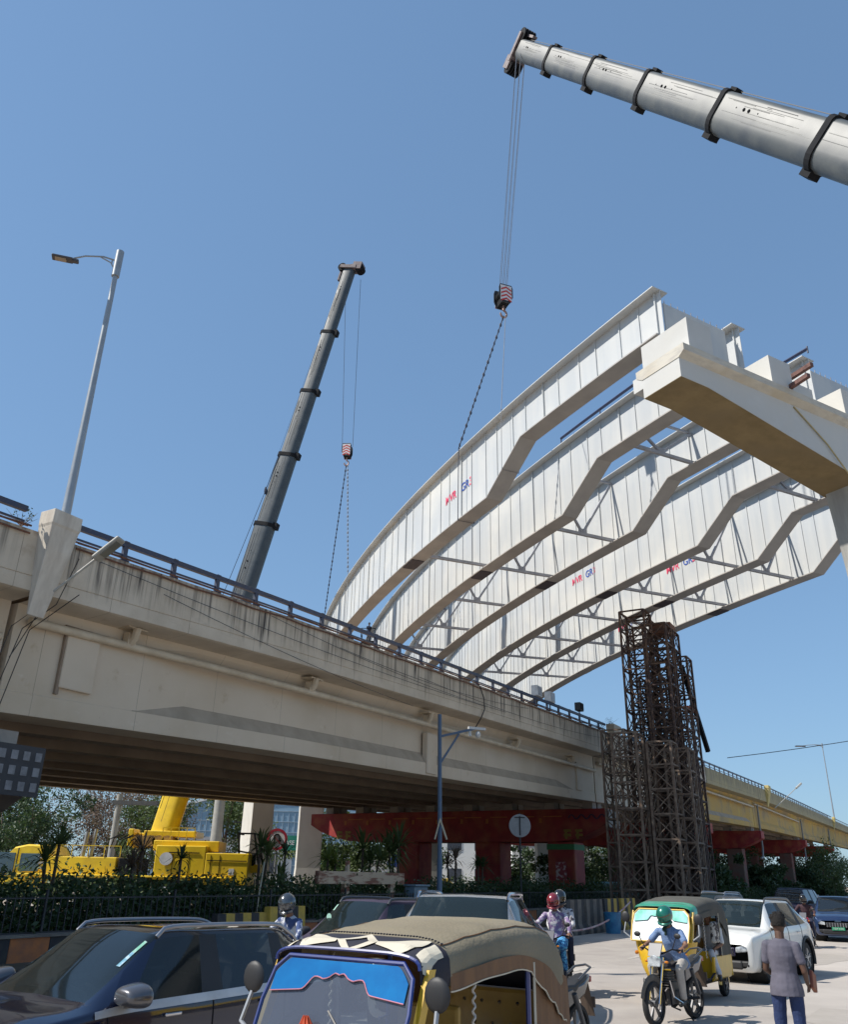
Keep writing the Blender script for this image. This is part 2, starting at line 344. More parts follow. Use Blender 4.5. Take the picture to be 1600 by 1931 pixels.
# drain pipe under slab edge, with brackets
for a,b_ in spans[:5]:
    S=grid(a+.3,b_-.2,6); m=MB(); m.tube([(s,18.80,zt(s)-2.02-.012*(s-a)) for s in S],.115,10); m.build('drain_pipe',M_pipe,fly,smooth=True)
for s in (16.0,24.5,33.2,43.0,51.5):
    m=MB(); z=zt(s)-2.02-.012*(s-12.5)
    m.box((s,18.8,z+.18),(.3,.22,.35)); m.tube([(s,18.55,z+.5),(s,18.62,z+.22),(s,18.8,z+.05)],.12,8); m.box((s,18.75,z+.47),(.7,.5,.04)); m.build('pipe_bracket',M_pipe,fly,smooth=True)
for s in (119.2,161.5,206):
    m=MB(); z=zt(s)-2.; m.tube([(s,18.7,z),(s,18.7,z-5.2),(s-1.2,18.6,z-6.3),(s-2.6,18.6,z-6.4)],.12,8); m.build('down_pipe',mat('grey_pipe',(.25,.25,.24),.5),fly,smooth=True)
# pilasters that carry lamp poles
def pilaster(s,m_,w0=.80):
    t=zt(s)+.52; h=.95; m=MB()
    def sec(z,out,ww): return [(s-ww/2,18.02,z),(s-ww/2,18-out,z),(s+ww/2,18-out,z),(s+ww/2,18.02,z)]
    m.loft([sec(t-2.62,.04,w0*.55),sec(t-1.0,.42,w0*.88),sec(t-.42,.50,w0*1.0),sec(t-.36,.53,w0*1.04),sec(t,.53,w0*1.04)])
    return m.build('pilaster',m_,fly,bev=.015)
pilaster(12.35,M_par if 0 else mat('pilaster_concrete',(.62,.56,.47),.85,c2=(.45,.39,.32),scale=1.6,bump=.3,st=(2,2,.5)))
M_pily=mat('pilaster_yellow',(.62,.49,.16),.8,c2=(.5,.4,.2),scale=1.5,st=(2,2,.6))
for s in (57.6,): pilaster(s,M_gir,1.6)
for s in (123.4,211.3): pilaster(s,M_pily,1.7)
# rust red conduits on the parapet top, railing
m=MB()
for j,(dn,dz) in enumerate(((17.94,.05),(17.95,-.12),(18.1,.11))):
    for a,b_ in ((-30,11.7),(13.1,56.4)):
        S=grid(a,b_,1.4); m.tube([(s,dn+.02*math.sin(s*1.9+j),zt(s)+dz+.018*math.sin(s*2.3+j*2)) for s in S],.028,5)
m.build('rusty_conduit',M_rust,fly)
def railing(segs,posts):
    for a,b_ in segs:
        S=grid(a,b_,4); m=MB()
        for s0,s1 in zip(S[:-1],S[1:]): m.beam((s0,18.12,zt(s0)+.52),(s1,18.12,zt(s1)+.52),.12,.14); m.beam((s0,18.12,zt(s0)+.2),(s1,18.12,zt(s1)+.2),.05,.05)
        m.build('rail',M_rail,fly)
    for s in posts:
        m=MB(); z=zt(s); m.box((s,18.12,z+.27),(.14,.10,.56)); m.box((s,18.12,z+.03),(.26,.2,.05)); m.box((s,18.12,z+.58),(.16,.14,.05)); m.build('rail_post',M_rail,fly)
railing([(-30,11.6),(13.1,56.8),(58.6,122.5),(124.5,210),(212.6,320)],[-3.6+1.87*i for i in range(8)]+[12.9+1.85*i for i in range(24)]+[61+2.4*i for i in range(60)])
# hanging wires over the fascia
mw=mat('wire',(.03,.028,.03),.6)
def wirecurve(p,q,sag,n=16):
    P=[]
    for i in range(n+1):
        t=i/n; v=Vector(p).lerp(Vector(q),t); v.z-=sag*4*t*(1-t); P.append(v)
    return P
for j,(s0,s1,d0,d1,sg) in enumerate(((13.6,37.5,.25,.95,.2),(16.2,30.5,.6,1.9,.15),(21,40,.2,.9,.25),(31,56,.6,.5,.3),(25,43,.5,.3,.3))):
    w_=MB(); w_.tube([tuple(v) for v in wirecurve((s0,17.93,zt(s0)-d0),(s1,17.93,zt(s1)-d1),sg)],.009,4)
    w_.build('loose_wire',mw,fly)
for s,d0,d1 in ((12.75,0.6,4.0),(12.95,1.5,4.3),(12.45,3.,4.3)):
    w_=MB(); w_.tube([(s,17.3 if d0<2 else 18.8,zt(s)-d0),(s+.05,17.9,zt(s)-1.7),(s-.25,18.6,zt(s)-2.3),(s-.45,18.88,zt(s)-d1)],.012,4); w_.build('loose_wire',mw,fly)
w_=MB(); w_.tube([(36.9,17.92,zt(37)-.05),(37.3,17.9,zt(37)-.6),(37.35,17.9,zt(37)-1.1),(36.9,17.88,zt(37)-1.6),(37.0,18.3,zt(37)-2.1)],.03,5); w_.build('loose_wire',mw,fly)
# weeds on parapet by the pilaster and ladder rungs
# ---------------- piers ----------------
M_red=mat('red_mural',(.33,.03,.027),.7,c2=(.22,.016,.02),scale=1.2,c3=(.36,.09,.04),sc3=.9)
M_pgray=mat('pier_face',(.42,.37,.32),.85,c2=(.3,.27,.24),scale=1)
M_green=mat('pier_green',(.05,.22,.08),.7)
M_ochre=mat('ochre_paint',(.34,.22,.04),.7)
def pier(s,label,checker=False,colr=M_red,mural=True):
    P=W(s,30,0); t=thing('flyover_pier',label,'pier',P,FRZ,'piers under the flyover')
    zc=zg(s)-.45-(.35 if colr is not M_red else 0); L=lambda n:n-30
    m=MB(); hw=1.15 if colr is M_red else .95
    prof=[(18.15,zc),(18.15,zc-.85),(18.5,zc-1.05),(19.1,zc-1.35),(19.9,zc-1.7),(20.9,zc-1.95),(22.0,zc-2.05),(36.5,zc-2.05),(38.6,zc-1.95),(40.1,zc-1.65),(41.2,zc-1.3),(41.8,zc-1.0),(42.2,zc-.8),(42.2,zc)]
    m.loft([[(x,L(n),z) for n,z in prof] for x in (-hw,hw)])
    m.build('cap',colr,t,bev=.03)
    for n in (21.6,27.0,33.4):
        m=MB(); m.box((0,L(n),(zc-2.05)/2),(2.0,1.9,zc-2.0)); m.build('column',colr if s<60 else mat('far_pier_dark',(.14,.10,.08),.85,c2=(.2,.05,.04),scale=.6),t,bev=.12)  # far pier columns take a darker, duller colour
        if mural and n<22:
            m=MB(); m.box((0,L(n),zc-2.35),(2.03,1.93,.35)); m.build('green_band',M_green,t)
    m=MB()
    for n in (19.6,22.3,25.4,28.5,31.6,34.7,37.8,40.6): m.box((-.55,L(n),zc+.22),(.8,.7,.5)); m.box((.55,L(n),zc+.22),(.8,.7,.5))
    m.build('bearing_pads',M_pgray,t)
    return t,zc
t,zc=pier(57.5,'red painted flyover pier with yellow motifs behind the scaffold towers')
cp=MB(); cp.box((0,-11.865,zc-.6),(2.32,.03,1.1)); cp.build('end_panel',M_pgray,t)
# painted motifs on the near (camera facing, -s) side of the cap
m=MB()
for n in (20.2,21.0,38.6,39.4): 
    for dz in (0,.28): 
        m.box((-1.17,n-30,zc-1.35-dz),(.02,.5,.16)); m.box((-1.17,n-30+.1,zc-1.48-dz),(.02,.16,.2))
m.build('yellow_motifs',M_ochre,t)
m=MB(); P=[(-1.165,-11.6+.1*k,zc-.5+.14*math.sin(k*.9)-.0*k) for k in range(26)]; m.tube(P,.05,4); m.build('wave_motif',mat('dark_paint',(.04,.03,.06),.7),t)
m=MB(); m.box((-1.02,-8.4,2.55),(.03,.75,1.1)); m.build('mural_patch',mat('faded_white',(.55,.42,.42),.8,c2=(.3,.05,.06),scale=4,lo=.42,hi=.5),t)
m=MB()
for n in range(22,40,2): m.box((-1.165,n-30,zc-.45),(.015,1.3,.07)); m.box((-1.165,n-30+.9,zc-.7),(.015,.2,.3))
m.build('orange_motifs',mat('orange_paint',(.5,.16,.04),.7),t)
M_chk=mat('checker_grey',(.055,.055,.06),.8); 
t,zc=pier(12.5,'grey flyover pier with checkered cap end at the left edge',colr=mat('pier_dark',(.2,.17,.145),.85,c2=(.13,.11,.1),scale=1),mural=False)
m=MB(); m.box((0,-11.87,zc-.55),(1.94,.04,1.12)); m.box((-.97,-6,zc-.55),(.04,11.8,1.12)); m.build('checker_ground',M_chk,t)
m=MB()
for i in range(6):
    for j in range(3):
        m.box((-.8+.32*i,-11.895,zc-.22-.34*j),(.17,.02,.2))
for i in range(26):
    for j in range(3): m.box((-.995,-11.6+.45*i,zc-.22-.34*j),(.02,.26,.2))
m.build('checker_squares',mat('pale_grey',(.26,.26,.27),.8,c2=(.14,.14,.15),scale=5),t)
rl=['red flyover pier just past the scaffold towers','red hammerhead pier below the first yellow pilaster','red hammerhead pier between the two far yellow pilasters','red hammerhead pier farthest along the flyover']
for s,l in zip((87.1,117.1,160.1,205.1),rl): pier(s,l,mural=False)
# new bare columns beyond the flyover (carry the far ends of the steel girders)
M_new=mat('new_concrete',(.66,.63,.57),.8,c2=(.55,.52,.47),scale=.7,bump=.15,st=(1,1,.4))
def newcol(x,y,w0,h,label,rz=0):
    t=thing('concrete_column',label,'column',(x,y,0),rz,'new white columns beyond the flyover')
    m=MB()
    def sc(z,a,b): return [(-a,-b,z),(a,-b,z),(a,b,z),(-a,b,z)]
    m.loft([sc(0,w0*.62,w0*.62),sc(2.5,w0*.52,w0*.52),sc(h,w0*.5,w0*.5)]); m.build('shaft',M_new,t,bev=.06)
    m=MB(); m.loft([sc(h,w0*.5,w0*.5),sc(h+1.6,w0*1.2,w0*.7),sc(h+2.2,w0*1.2,w0*.7)]); m.build('head',M_new,t); return t
newcol(-12.4,69,1.75,13,'white tapered column just left of the green road sign',R(35))
newcol(-8.9,74,1.9,15,'white column touching the far red end of the pier cap',R(10))
newcol(1.3,80,1.1,15,'white column seen right beside the blue camera pole',R(10))
newcol(11.9,86,1.0,15,'thin white column seen between the red piers',R(10))
# ---------------- steel girders of the new ramp ----------------
GX,GY,GH,GK,GS,GA,GB,D1,D2,L1,L2=8.737,24.44,-.52577,.0069054,4.1844,-.02045,.00023117,2.137,3.842,8.91,11.85
def gpt(l,k,dz=0.,off=0.):
    h=GH+GK*l; o=GS*k+off
    return Vector((GX+(math.cos(GH)-math.cos(h))/GK+math.cos(h)*o, GY+(math.sin(h)-math.sin(GH))/GK-math.sin(h)*o, 22+GA*l+GB*l*l+dz))
def gdep(l): return float(np.interp(l,[L1,L2,60],[D1,D2,3.75]))
def gdir(l): h=GH+GK*l; return Vector((math.sin(h),math.cos(h),0)),Vector((math.cos(h),-math.sin(h),0))
M_steel=mat('primer_white_steel',(.52,.53,.525),.55,c2=(.47,.49,.50),scale=1.3,st=(1.6,1.6,.08),lo=.42,hi=.62,c3=(.62,.61,.57),sc3=.35,rv=.08)
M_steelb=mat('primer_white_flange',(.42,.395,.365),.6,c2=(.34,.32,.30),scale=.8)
M_dk=mat('dark_steel',(.07,.06,.07),.6)
M_tr=mat('brace_steel',(.40,.40,.42),.55,c2=(.28,.28,.30),scale=2)
glab=['front white steel girder, leftmost, hooked by both cranes','second white steel girder, behind the hooked one, with dark line on top','third white steel girder with a dark shadow patch near its end','fourth white steel girder marked in red and blue at its middle','fifth white steel girder marked in red and blue near its deeper part','last white steel girder, lowest and rightmost, ending at the scaffold towers']
Lend=[56,60,62,64,72,78]
for k in range(6):
    P0=gpt(.45,k); g=thing('steel_girder',glab[k],'steel girder',(P0.x,P0.y,0),0,'curved steel girders of the new ramp')
    Ls=sorted(set(grid(.45,Lend[k],1.5)+[L1,L2]))
    def strip(z0f,z1f,o0,o1):
        return [[tuple(gpt(l,k,z0f(l),o0)),tuple(gpt(l,k,z0f(l),o1)),tuple(gpt(l,k,z1f(l),o1)),tuple(gpt(l,k,z1f(l),o0))] for l in Ls]
    m=MB(); m.loft(strip(lambda l:-gdep(l)+.05,lambda l:-.04,-.012,.012)); m.build('web',M_steel,g,world=True)
    m=MB(); m.loft(strip(lambda l:-.04,lambda l:0,-.38,.38)); m.build('top_flange',M_steel,g,world=True)
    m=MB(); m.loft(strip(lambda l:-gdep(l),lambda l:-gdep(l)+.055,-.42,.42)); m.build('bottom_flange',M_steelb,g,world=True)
    l=.7; n=0
    while l<Lend[k]-.5:
        m=MB(); d,r=gdir(l); zt_,zb_=-.042,-gdep(l)+.057; wd=.04 if n%6 else .075
        for sg in (-1,1):
            m.beam(gpt(l,k,zt_,sg*(.012+wd/2)),gpt(l,k,zb_,sg*(.012+wd/2)),wd,.05,up=d)
        m.build('stiffener',M_steel,g,world=True); n+=1
        l+=.9 if n==1 else (1.42 if n%2 else 1.05)
    # splice plates
    for ls in (21.2,42.):
        m=MB()
        m.beam(gpt(ls-.7,k,-gdep(ls)-.03),gpt(ls+.7,k,-gdep(ls)-.03),.7,.05); m.build('splice_plate',M_dk if ls<30 else M_steelb,g,world=True)
    # shear studs line on top flange
    m=MB()
    for i in range(int(Lend[k]/1.2)):
        for o_ in (-.15,.15): p=gpt(.6+i*1.2,k,0,o_); m.tube([p,p+Vector((0,0,.14))],.02,5)
    m.build('shear_studs',M_tr,g,world=True)
    # lettering
    tl={0:15.2,3:23.6,4:18.8,5:33.}.get(k)
    if tl:
        if k!=5 or 1:
            d,r=gdir(tl); ya=Vector((0,0,1))
            mr_=mat('red_lettering',(.75,.06,.14),.6); mb_=mat('blue_lettering',(.04,.10,.42),.6)
            for body,lo,mm in (('MVR',1.05,mr_),('GR',-.55,mb_),('3',-1.15,mr_)):
                # seen from the outer side: text x axis runs toward the near end
                o_=gpt(tl+lo,k,-gdep(tl)*.5,-.03); d2,r2=gdir(tl+lo)
                text(body,.62,fr(o_,-d2,ya,-r2),'lettering',mm,g)
# dark tube on top of second girder, third girder
for k,a,b_,lab in ((1,2.2,11.8,'dark safety tube lying along the top of the second steel girder'),(2,.2,3.2,'dark blue tube lying over the end of the third steel girder')):
    m=MB(); m.tube([gpt(l,k,.32 if k==1 else .2,-.3) for l in grid(a,b_,1.5)],.07,6); P=gpt(a,k)
    for l in grid(a,b_,3.2): m.tube([gpt(l,k,.0,-.3),gpt(l,k,.32,-.3)],.035,5)
    o=m.build('safety_tube',mat('dark_blue_tube',(.03,.04,.09),.5)); tag(o,lab,'safety tube','safety tubes on the steel girders')
# cross frames
names={(1,2):'second and third',(3,4):'fourth and fifth',(4,5):'fifth and sixth',(0,1):'first and second'}
ordn=['nearest','second','third','fourth','fifth','sixth','farthest']
for (k,k2) in ((1,2),(3,4),(4,5),(0,1)):
    for i,l in enumerate([7.4+6.4*j for j in range(7)]):
        if (k,k2)==(0,1) and abs(l-20.2)>.5: continue
        A=gpt(l,k,-gdep(l)+.2,.05); B=gpt(l,k2,-gdep(l)+.2,-.05); C=(A+B)/2; TA=gpt(l,k,-.35,.05); TB=gpt(l,k2,-.35,-.05)
        lab=('single cross brace between the first and second steel girders' if k==0 else ordn[i]+' cross brace between the '+names[(k,k2)]+' steel girders')
        t=thing('cross_brace',lab,'cross brace',(A.x,A.y,0),0,'cross braces between the steel girders')
        m=MB(); m.beam(A,B,.15,.15); m.build('bottom_chord',M_tr,t,world=True)
        if k!=0:
            for q in (TA,TB):
                m=MB(); m.beam(C+Vector((0,0,.05)),q,.11,.11); m.build('diagonal',M_tr,t,world=True)
            m=MB(); m.box(C+Vector((0,0,.1)),(.5,.04,.4),rz=GH*-1); m.build('gusset_plate',M_tr,t,world=True)
            m=MB(); m.beam(TA,TB,.1,.1); m.build('top_chord',M_tr,t,world=True)
# ---------------- new hammerhead pier, right ----------------
def GL(l,o,z): d,r=gdir(0); return Vector((GX,GY,0))+d*l+r*o+Vector((0,0,z))
M_cap=mat('cap_concrete',(.56,.555,.53),.8,c2=(.50,.49,.46),scale=.6,c3=(.62,.60,.55),sc3=.3,bump=.12)
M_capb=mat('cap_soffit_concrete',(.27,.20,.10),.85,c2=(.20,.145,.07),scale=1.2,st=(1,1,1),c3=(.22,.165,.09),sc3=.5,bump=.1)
M_lip=mat('cap_lip_stained',(.58,.54,.46),.85,c2=(.46,.43,.38),scale=1.6,st=(1,1,4),lo=.45,hi=.65,c3=(.50,.44,.34),sc3=.8)
P=GL(.15,10.45,0); t=thing('hammerhead_pier','new white hammerhead pier at the right edge carrying the steel girders','pier',P,-GH*0)
oe=-.78
botz=[(oe,17.35),(.5,17.33),(2.2,17.05),(8.55,15.95)]
def capsec(o,zb,l0=-.7,l1=1.0): return [GL(l0,o,zb),GL(l0,o,18.08),GL(l0,o,18.1),GL(l1,o,18.1),GL(l1,o,zb)]
full=botz+[(12.4,15.95)]+[(20.9-o,z) for o,z in reversed(botz)]
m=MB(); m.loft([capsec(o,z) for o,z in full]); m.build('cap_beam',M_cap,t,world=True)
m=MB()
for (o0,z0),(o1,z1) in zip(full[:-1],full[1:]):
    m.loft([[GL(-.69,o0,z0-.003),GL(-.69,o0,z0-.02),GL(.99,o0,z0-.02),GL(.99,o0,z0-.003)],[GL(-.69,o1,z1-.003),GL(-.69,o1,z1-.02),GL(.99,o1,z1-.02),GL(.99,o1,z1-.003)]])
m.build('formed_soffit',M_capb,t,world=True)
m=MB()
for za,zb,e,mm in ((18.10,18.52,.26,0),):
    m.loft([[GL(-.7-e,o,za+.16),GL(-.7,o,za-.02),GL(1.0,o,za-.02),GL(1.0+e,o,za+.16),GL(1.0+e,o,zb),GL(-.7-e,o,zb)] for o in (oe-.02,21.7)])
m.build('cap_lip',M_lip,t,world=True)
for k in range(6):
    m=MB(); m.loft([[GL(l0,GS*k+o0,18.52) for l0,o0 in ((-.9,-.42),(-.9,.75),(1.25,.75),(1.25,-.42))],[GL(l0,GS*k+o0,19.74-.03*k) for l0,o0 in ((-.9,-.42),(-.9,.75),(1.25,.75),(1.25,-.42))]]); m.build('bearing_pedestal',M_cap,t,world=True)
for o0 in (5.6,9.8,14.0): m=MB(); m.loft([[GL(l0,o0+e,z) for l0,e in ((-.5,-.1),(-.5,1.1),(.7,1.1),(.7,-.1))] for z in (18.52,19.4)]); m.build('stopper_block',M_cap,t,world=True)
m=MB()   # stub bracket on far side of the end
m.loft([[GL(l0,o0,z) for l0,o0 in ((1.0,oe),(1.0,oe+.7),(1.45,oe+.7),(1.45,oe))] for z in (17.75,18.3)])
m.build('end_corbel',M_cap,t,world=True)
m=MB()
def cs(z,w0): return [GL(.15+a*.85,10.45+b*w0,z) for a,b in ((-1,-.8),(-.8,-1),(.8,-1),(1,-.8),(1,.8),(.8,1),(-.8,1),(-1,.8))]
m.loft([cs(0,1.25),cs(8,1.35),cs(13,1.62),cs(15.2,1.9),cs(15.97,2.0)])
m.build('shaft',mat('shaft_concrete',(.42,.41,.37),.85,c2=(.30,.29,.27),scale=1.2,st=(2,2,.12),bump=.2),t,world=True)
m=MB()
for o0 in (9.0,9.7): m.tube([GL(-.8,o0,15.9),GL(-.78,o0+.5,11),GL(-.78,o0+.6,6),GL(-.78,o0+.6,0)],.05,6)
m.build('conduit',mat('pale_conduit',(.55,.52,.42),.6),t,world=True)
# end diaphragms between girder ends and bearings
for k in (0,2,3,4):
    m=MB(); m.loft([[GL(.75,GS*k+.45,z),GL(.75,GS*k+GS-.45,z),GL(.80,GS*k+GS-.45,z),GL(.80,GS*k+.45,z)] for z in (20.1,21.75)]); m.build('end_diaphragm',M_steel,t,world=True)
m=MB()
for k in (0,2,3,4):
    for i in range(10):
        p=GL(.75,GS*k+.5+i*.35,21.75); m.tube([p,p+Vector((0,0,.13))],.018,4)
m.build('diaphragm_studs',M_tr,t,world=True)
for (l,o_,lab) in ((-.55,4.75,'brown timber beam resting beside the second girder on the pier cap'),(-.35,5.4,'dark timber packer on the white block of the pier cap')):
    m=MB(); a=GL(l-1.2,o_-.1,18.68 if l<-.5 else 19.48); b2=GL(l+.7,o_+.15,18.66 if l<-.5 else 19.5); m.beam(a,b2,.16,.16)
    tag(m.build('timber_beam',mat('dark_timber',(.10,.05,.045),.8,c2=(.2,.1,.08),scale=6)),lab,'timber beam','timbers on the pier cap')
m=MB(); m.tube([GL(-.74,5.0,18.0),GL(-.76,6.6,16.9),GL(-.9,8.6,14.6),GL(-.85,9.7,12.5),GL(-.9,10.3,6),GL(-.9,10.3,2)],.03,5)
tag(m.build('hanging_cable',mat('ochre_cable',(.42,.34,.17),.7)),'ochre cable hanging down the face of the white pier','cable')
# ---------------- telescopic cranes ----------------
M_boom=mat('boom_grey',(.085,.093,.093),.5,metal=0,c2=(.12,.126,.12),scale=1.5,st=(.3,.3,.3),c3=(.065,.073,.08),sc3=1,rv=.08)
M_boomd=mat('boom_dark_grey',(.042,.056,.068),.5,metal=0,c2=(.06,.074,.084),scale=2,rv=.08)
M_yel=mat('crane_yellow',(.85,.58,.012),.42,c2=(.70,.46,.015),scale=1.5,coat=.2)
M_chromeish=mat('piston',(.45,.45,.45),.3,metal=.6)
M_blk=mat('black_paint',(.018,.018,.02),.5)
M_gun=mat('collar_black',(.012,.013,.016),.8,spec=.2)
def boom(t,tip,base,fr_,rad,cols,mats,namep='boom_section',side=(1,0,0)):
    tip=Vector(tip); base=Vector(base); d=(base-tip); Lb=d.length; d.normalize()
    up=Vector((0,0,1)); sx=d.cross(up).normalized(); uy=sx.cross(d).normalized()   # uy roughly up-normal of the boom
    if uy.z<0: uy=-uy
    def sec(p,r):
        pts=[]
        prof=[(-.66,.80),(-.60,.94),(-.46,1.03),(.46,1.03),(.60,.94),(.66,.80)]+[(.68*math.cos(R(a_)),-.30+.78*math.sin(R(a_))) for a_ in range(0,-181,-15)]
        for a,b in prof: pts.append(p+sx*(a*r)+uy*(b*r))
        return pts
    for i,(f0,f1) in enumerate(zip(fr_[:-1],fr_[1:])):
        m=MB(); m.loft([sec(tip+d*(Lb*f0),rad[i]),sec(tip+d*(Lb*f1),rad[i])]); m.build(namep,mats[i],t,world=True,smooth=True)
        if i>0:
            m=MB(); p=tip+d*(Lb*f0); m.loft([sec(p,rad[i]*1.0),sec(p,rad[i]*1.10),sec(p+d*.28,rad[i]*1.10),sec(p+d*.28,rad[i]*1.0)],cap=False)
            m.box(p+d*.1-uy*(rad[i]*1.12),(.5,.5,.35),M=Matrix((sx,d,uy)).transposed().to_3x3()); m.box(p+d*.1+uy*(rad[i]*1.15),(.35,.4,.25),M=Matrix((sx,d,uy)).transposed().to_3x3())
            m.build('collar',cols[i] if isinstance(cols,list) else cols,t,world=True)
        if namep=='boom_section' and (f1-f0)*Lb>2:
            for cc,dark in ((0,1),(1,0)):
                m=MB(); rr=np.random.RandomState(i*7+cc)
                for q in range(14):
                    sg=-1 if q%2 else 1; h=rr.uniform(-.25,.78); a0=rr.uniform(.02,.5); a1=min(.98,a0+rr.uniform(.2,.6)); wd=rr.uniform(.006,.022)
                    p0=tip+d*(Lb*(f0+(f1-f0)*a0))+sx*(sg*rad[i]*.672)+uy*(rad[i]*h); p1=tip+d*(Lb*(f0+(f1-f0)*a1))+sx*(sg*rad[i]*.672)+uy*(rad[i]*h)
                    m.beam(p0,p1,.012,wd,up=uy)
                m.build('scrape_marks',mat('scrape_dark',(.06,.064,.066),.6) if cc==0 else mat('scrape_light',(.24,.24,.22),.6),t,world=True)
        # lock holes on visible sides
        m=MB(); 
        for sg in (-1,1):
            for q in (.34,.42,.47,.56):
                if (f1-f0)*Lb<3: break
                p=tip+d*(Lb*(f0+(f1-f0)*(q-.12)))+sx*(sg*rad[i]*.635)+uy*(rad[i]*.35); m.ball(p,(.09 if q in(.42,.47) else .05)*rad[i]*1.2,8,5)
        if m.v: m.build('lock_holes',M_gun,t,world=True)
    return tip,d,Lb,sx,uy
def head(t,tip,d,sx,uy,r):
    Mx=Matrix((sx,d,uy)).transposed().to_3x3(); m=MB()
    m.box(tip-d*.2+uy*(r*.1),(r*1.5,.3,r*2.4),M=Mx); m.box(tip-d*.35-uy*(r*1.2),(r*1.4,.7,.8),M=Mx); m.tube([tip-d*.3+uy*(r*1.3)-sx*.4,tip-d*.3+uy*(r*1.5),tip-d*.3+uy*(r*1.3)+sx*.4],.05,5); m.tube([tip-d*.5-uy*r*1.5,tip-d*.7,tip-d*.4+uy*r*1.2],.06,5); m.box(tip+uy*(r*1.25)+d*.3,(.3,1.5,.15),M=Mx)
    m.build('boom_head',mat('head_maroon',(.08,.045,.05),.6,c2=(.2,.17,.17),scale=5),t,world=True)
    for sg,cn in ((-1,'sheave'),(1,'sheave')):
        m=MB(); c=tip-d*.2-uy*(r*1.5 if sg<0 else -r*1.1)
        for j in range(-2,3):
            P=[c+sx*(j*r*.25)+(d*math.cos(a)+uy*math.sin(a))*(r*.62) for a in [2*math.pi*q/14 for q in range(14)]]
            A=[p-sx*.04 for p in P]; B=[p+sx*.04 for p in P]; m.loft([A,B])
        m.build(cn,M_gun,t,world=True)
# right crane: boom leaning in from the right edge
T1=Vector((5.52,36.2,49.31)); E1=Vector((13.97,20.73,24.48)); d1=(E1-T1).normalized(); B1=T1+d1*((T1.z-4.2)/-d1.z)
t=thing('mobile_crane','grey telescopic crane boom reaching in from the upper right corner','crane',(B1.x,B1.y,0))
Lb=(B1-T1).length
tip,d,Lb,sx,uy=boom(t,T1,B1,[0,.085,.189,.294,.411,.529,.76,1.0],[.60,.645,.69,.735,.785,.84,.9],M_gun,[M_boom]*7)
head(t,tip,d,sx,uy,.72)
m=MB(); m.box((0,0,1.5),(2.9,13,1.0)); m.box((0,-5.6,2.5),(2.7,2.0,1.6)); m.box((0,1,3.0),(2.6,5,2.2)); m.build('carrier',M_yel,t,bev=.08)
for sx_ in (-1.2,1.2):
    for yy in (-5,-3.3,0,1.6,3.2,4.8):
        m=MB(); m.lathe([(0,-.25),(.6,-.25),(.7,-.15),(.7,.15),(.6,.25),(0,.25)],(sx_,yy,.7),'x'); m.build('wheel',M_blk,t,smooth=True)
# hoist rope along boom top
m=MB(); m.tube([T1+uy*.72,T1+d*20+uy*.92,T1+d*40+uy*1.08],.02,4); m.build('hoist_rope',mw,t,world=True)
# falls of rope, hook block and slings
M_rope=mat('wire_rope',(.25,.26,.28),.5,metal=.3); M_roped=mat('dark_sling',(.04,.05,.08),.6)
def hook(H,sc,lab,fall_to,nf,slings,grp,rz=0.4,spread=.5):
    t=thing('hook_block',lab,'hook block',H,rz,grp)
    m=MB(); prof=[(-.42,.75),(.42,.75),(.5,.5),(.5,-.2),(.3,-.7),(-.3,-.7),(-.5,-.2),(-.5,.5)]
    for y0,y1 in ((-.46,-.38),(.38,.46)): m.loft([[(a*sc,y*sc,b*sc) for a,b in prof] for y in (y0,y1)])
    m.build('cheek_plate',M_blk,t)
    m=MB()
    for yy in (-.28,-.1,.08,.26): m.lathe([(0,yy*sc-.04),(.45*sc,yy*sc-.04),(.45*sc,yy*sc+.04),(0,yy*sc+.04)],(0,0,.1*sc),'y')
    m.box((0,0,-.35*sc),(.6*sc,.75*sc,.6*sc)); m.build('sheave_stack',M_gun,t,smooth=True)
    mr_,mw_=mat('hazard_red',(.6,.05,.04),.6),mat('hazard_white',(.75,.72,.72),.6)
    for y_ in (-.475*sc,.475*sc):
        m=MB(); m.box((0,y_,.05*sc),(.8*sc,.02*sc,1.2*sc)); m.build('hazard_plate',mw_,t)
        m=MB()
        for q in range(4):
            zc_=.45*sc-q*.3*sc; yy=y_*1.03
            for sg in (-1,1): m.add([(0,yy,zc_+.12*sc),(sg*.38*sc,yy,zc_-.10*sc),(sg*.38*sc,yy,zc_-.24*sc),(0,yy,zc_-.02*sc)],[(0,1,2,3)])
        m.build('hazard_chevrons',mr_,t,fix=False)
    m=MB(); m.tube([(0,0,-.7*sc),(0,0,-1.05*sc)],.08*sc,8); P=[(.22*sc*math.sin(a),0,-1.35*sc+.28*sc*math.cos(a)) for a in [R(q) for q in range(0,300,25)]]; m.tube(P,.07*sc,8); m.build('hook',mat('hook_steel',(.35,.22,.18),.5,metal=.3),t,smooth=True)
    Hb=Vector(H)+Vector((0,0,-1.5*sc))
    # falls
    m=MB(); T=Vector(fall_to)
    for i in range(nf):
        f=(i/(nf-1)-.5) if nf>1 else 0; o1=Vector((math.cos(rz),math.sin(rz),0))*f*.7*sc*2*spread; o2=Vector((-math.sin(rz),math.cos(rz),0))*(.25*sc*(1 if i%2 else -1))
        m.tube([Vector(H)+o1*.8+o2+Vector((0,0,.7*sc)),T+o1*1.3+o2],.018 if nf>2 else .022,4)
    o=m.build('hoist_ropes',M_rope if nf>2 else mat('wire_rope_dark',(.07,.08,.1),.5)); tag(o,'thin ropes from the '+('right' if nf>2 else 'left')+' crane boom down to its '+('black' if nf>2 else 'striped')+' hook block','rope','hoist ropes of the cranes')
    return Hb
S0=gpt(14.6,0); S1=gpt(10.4,0)
Hk1=Vector((3.95,35.85,30.1))
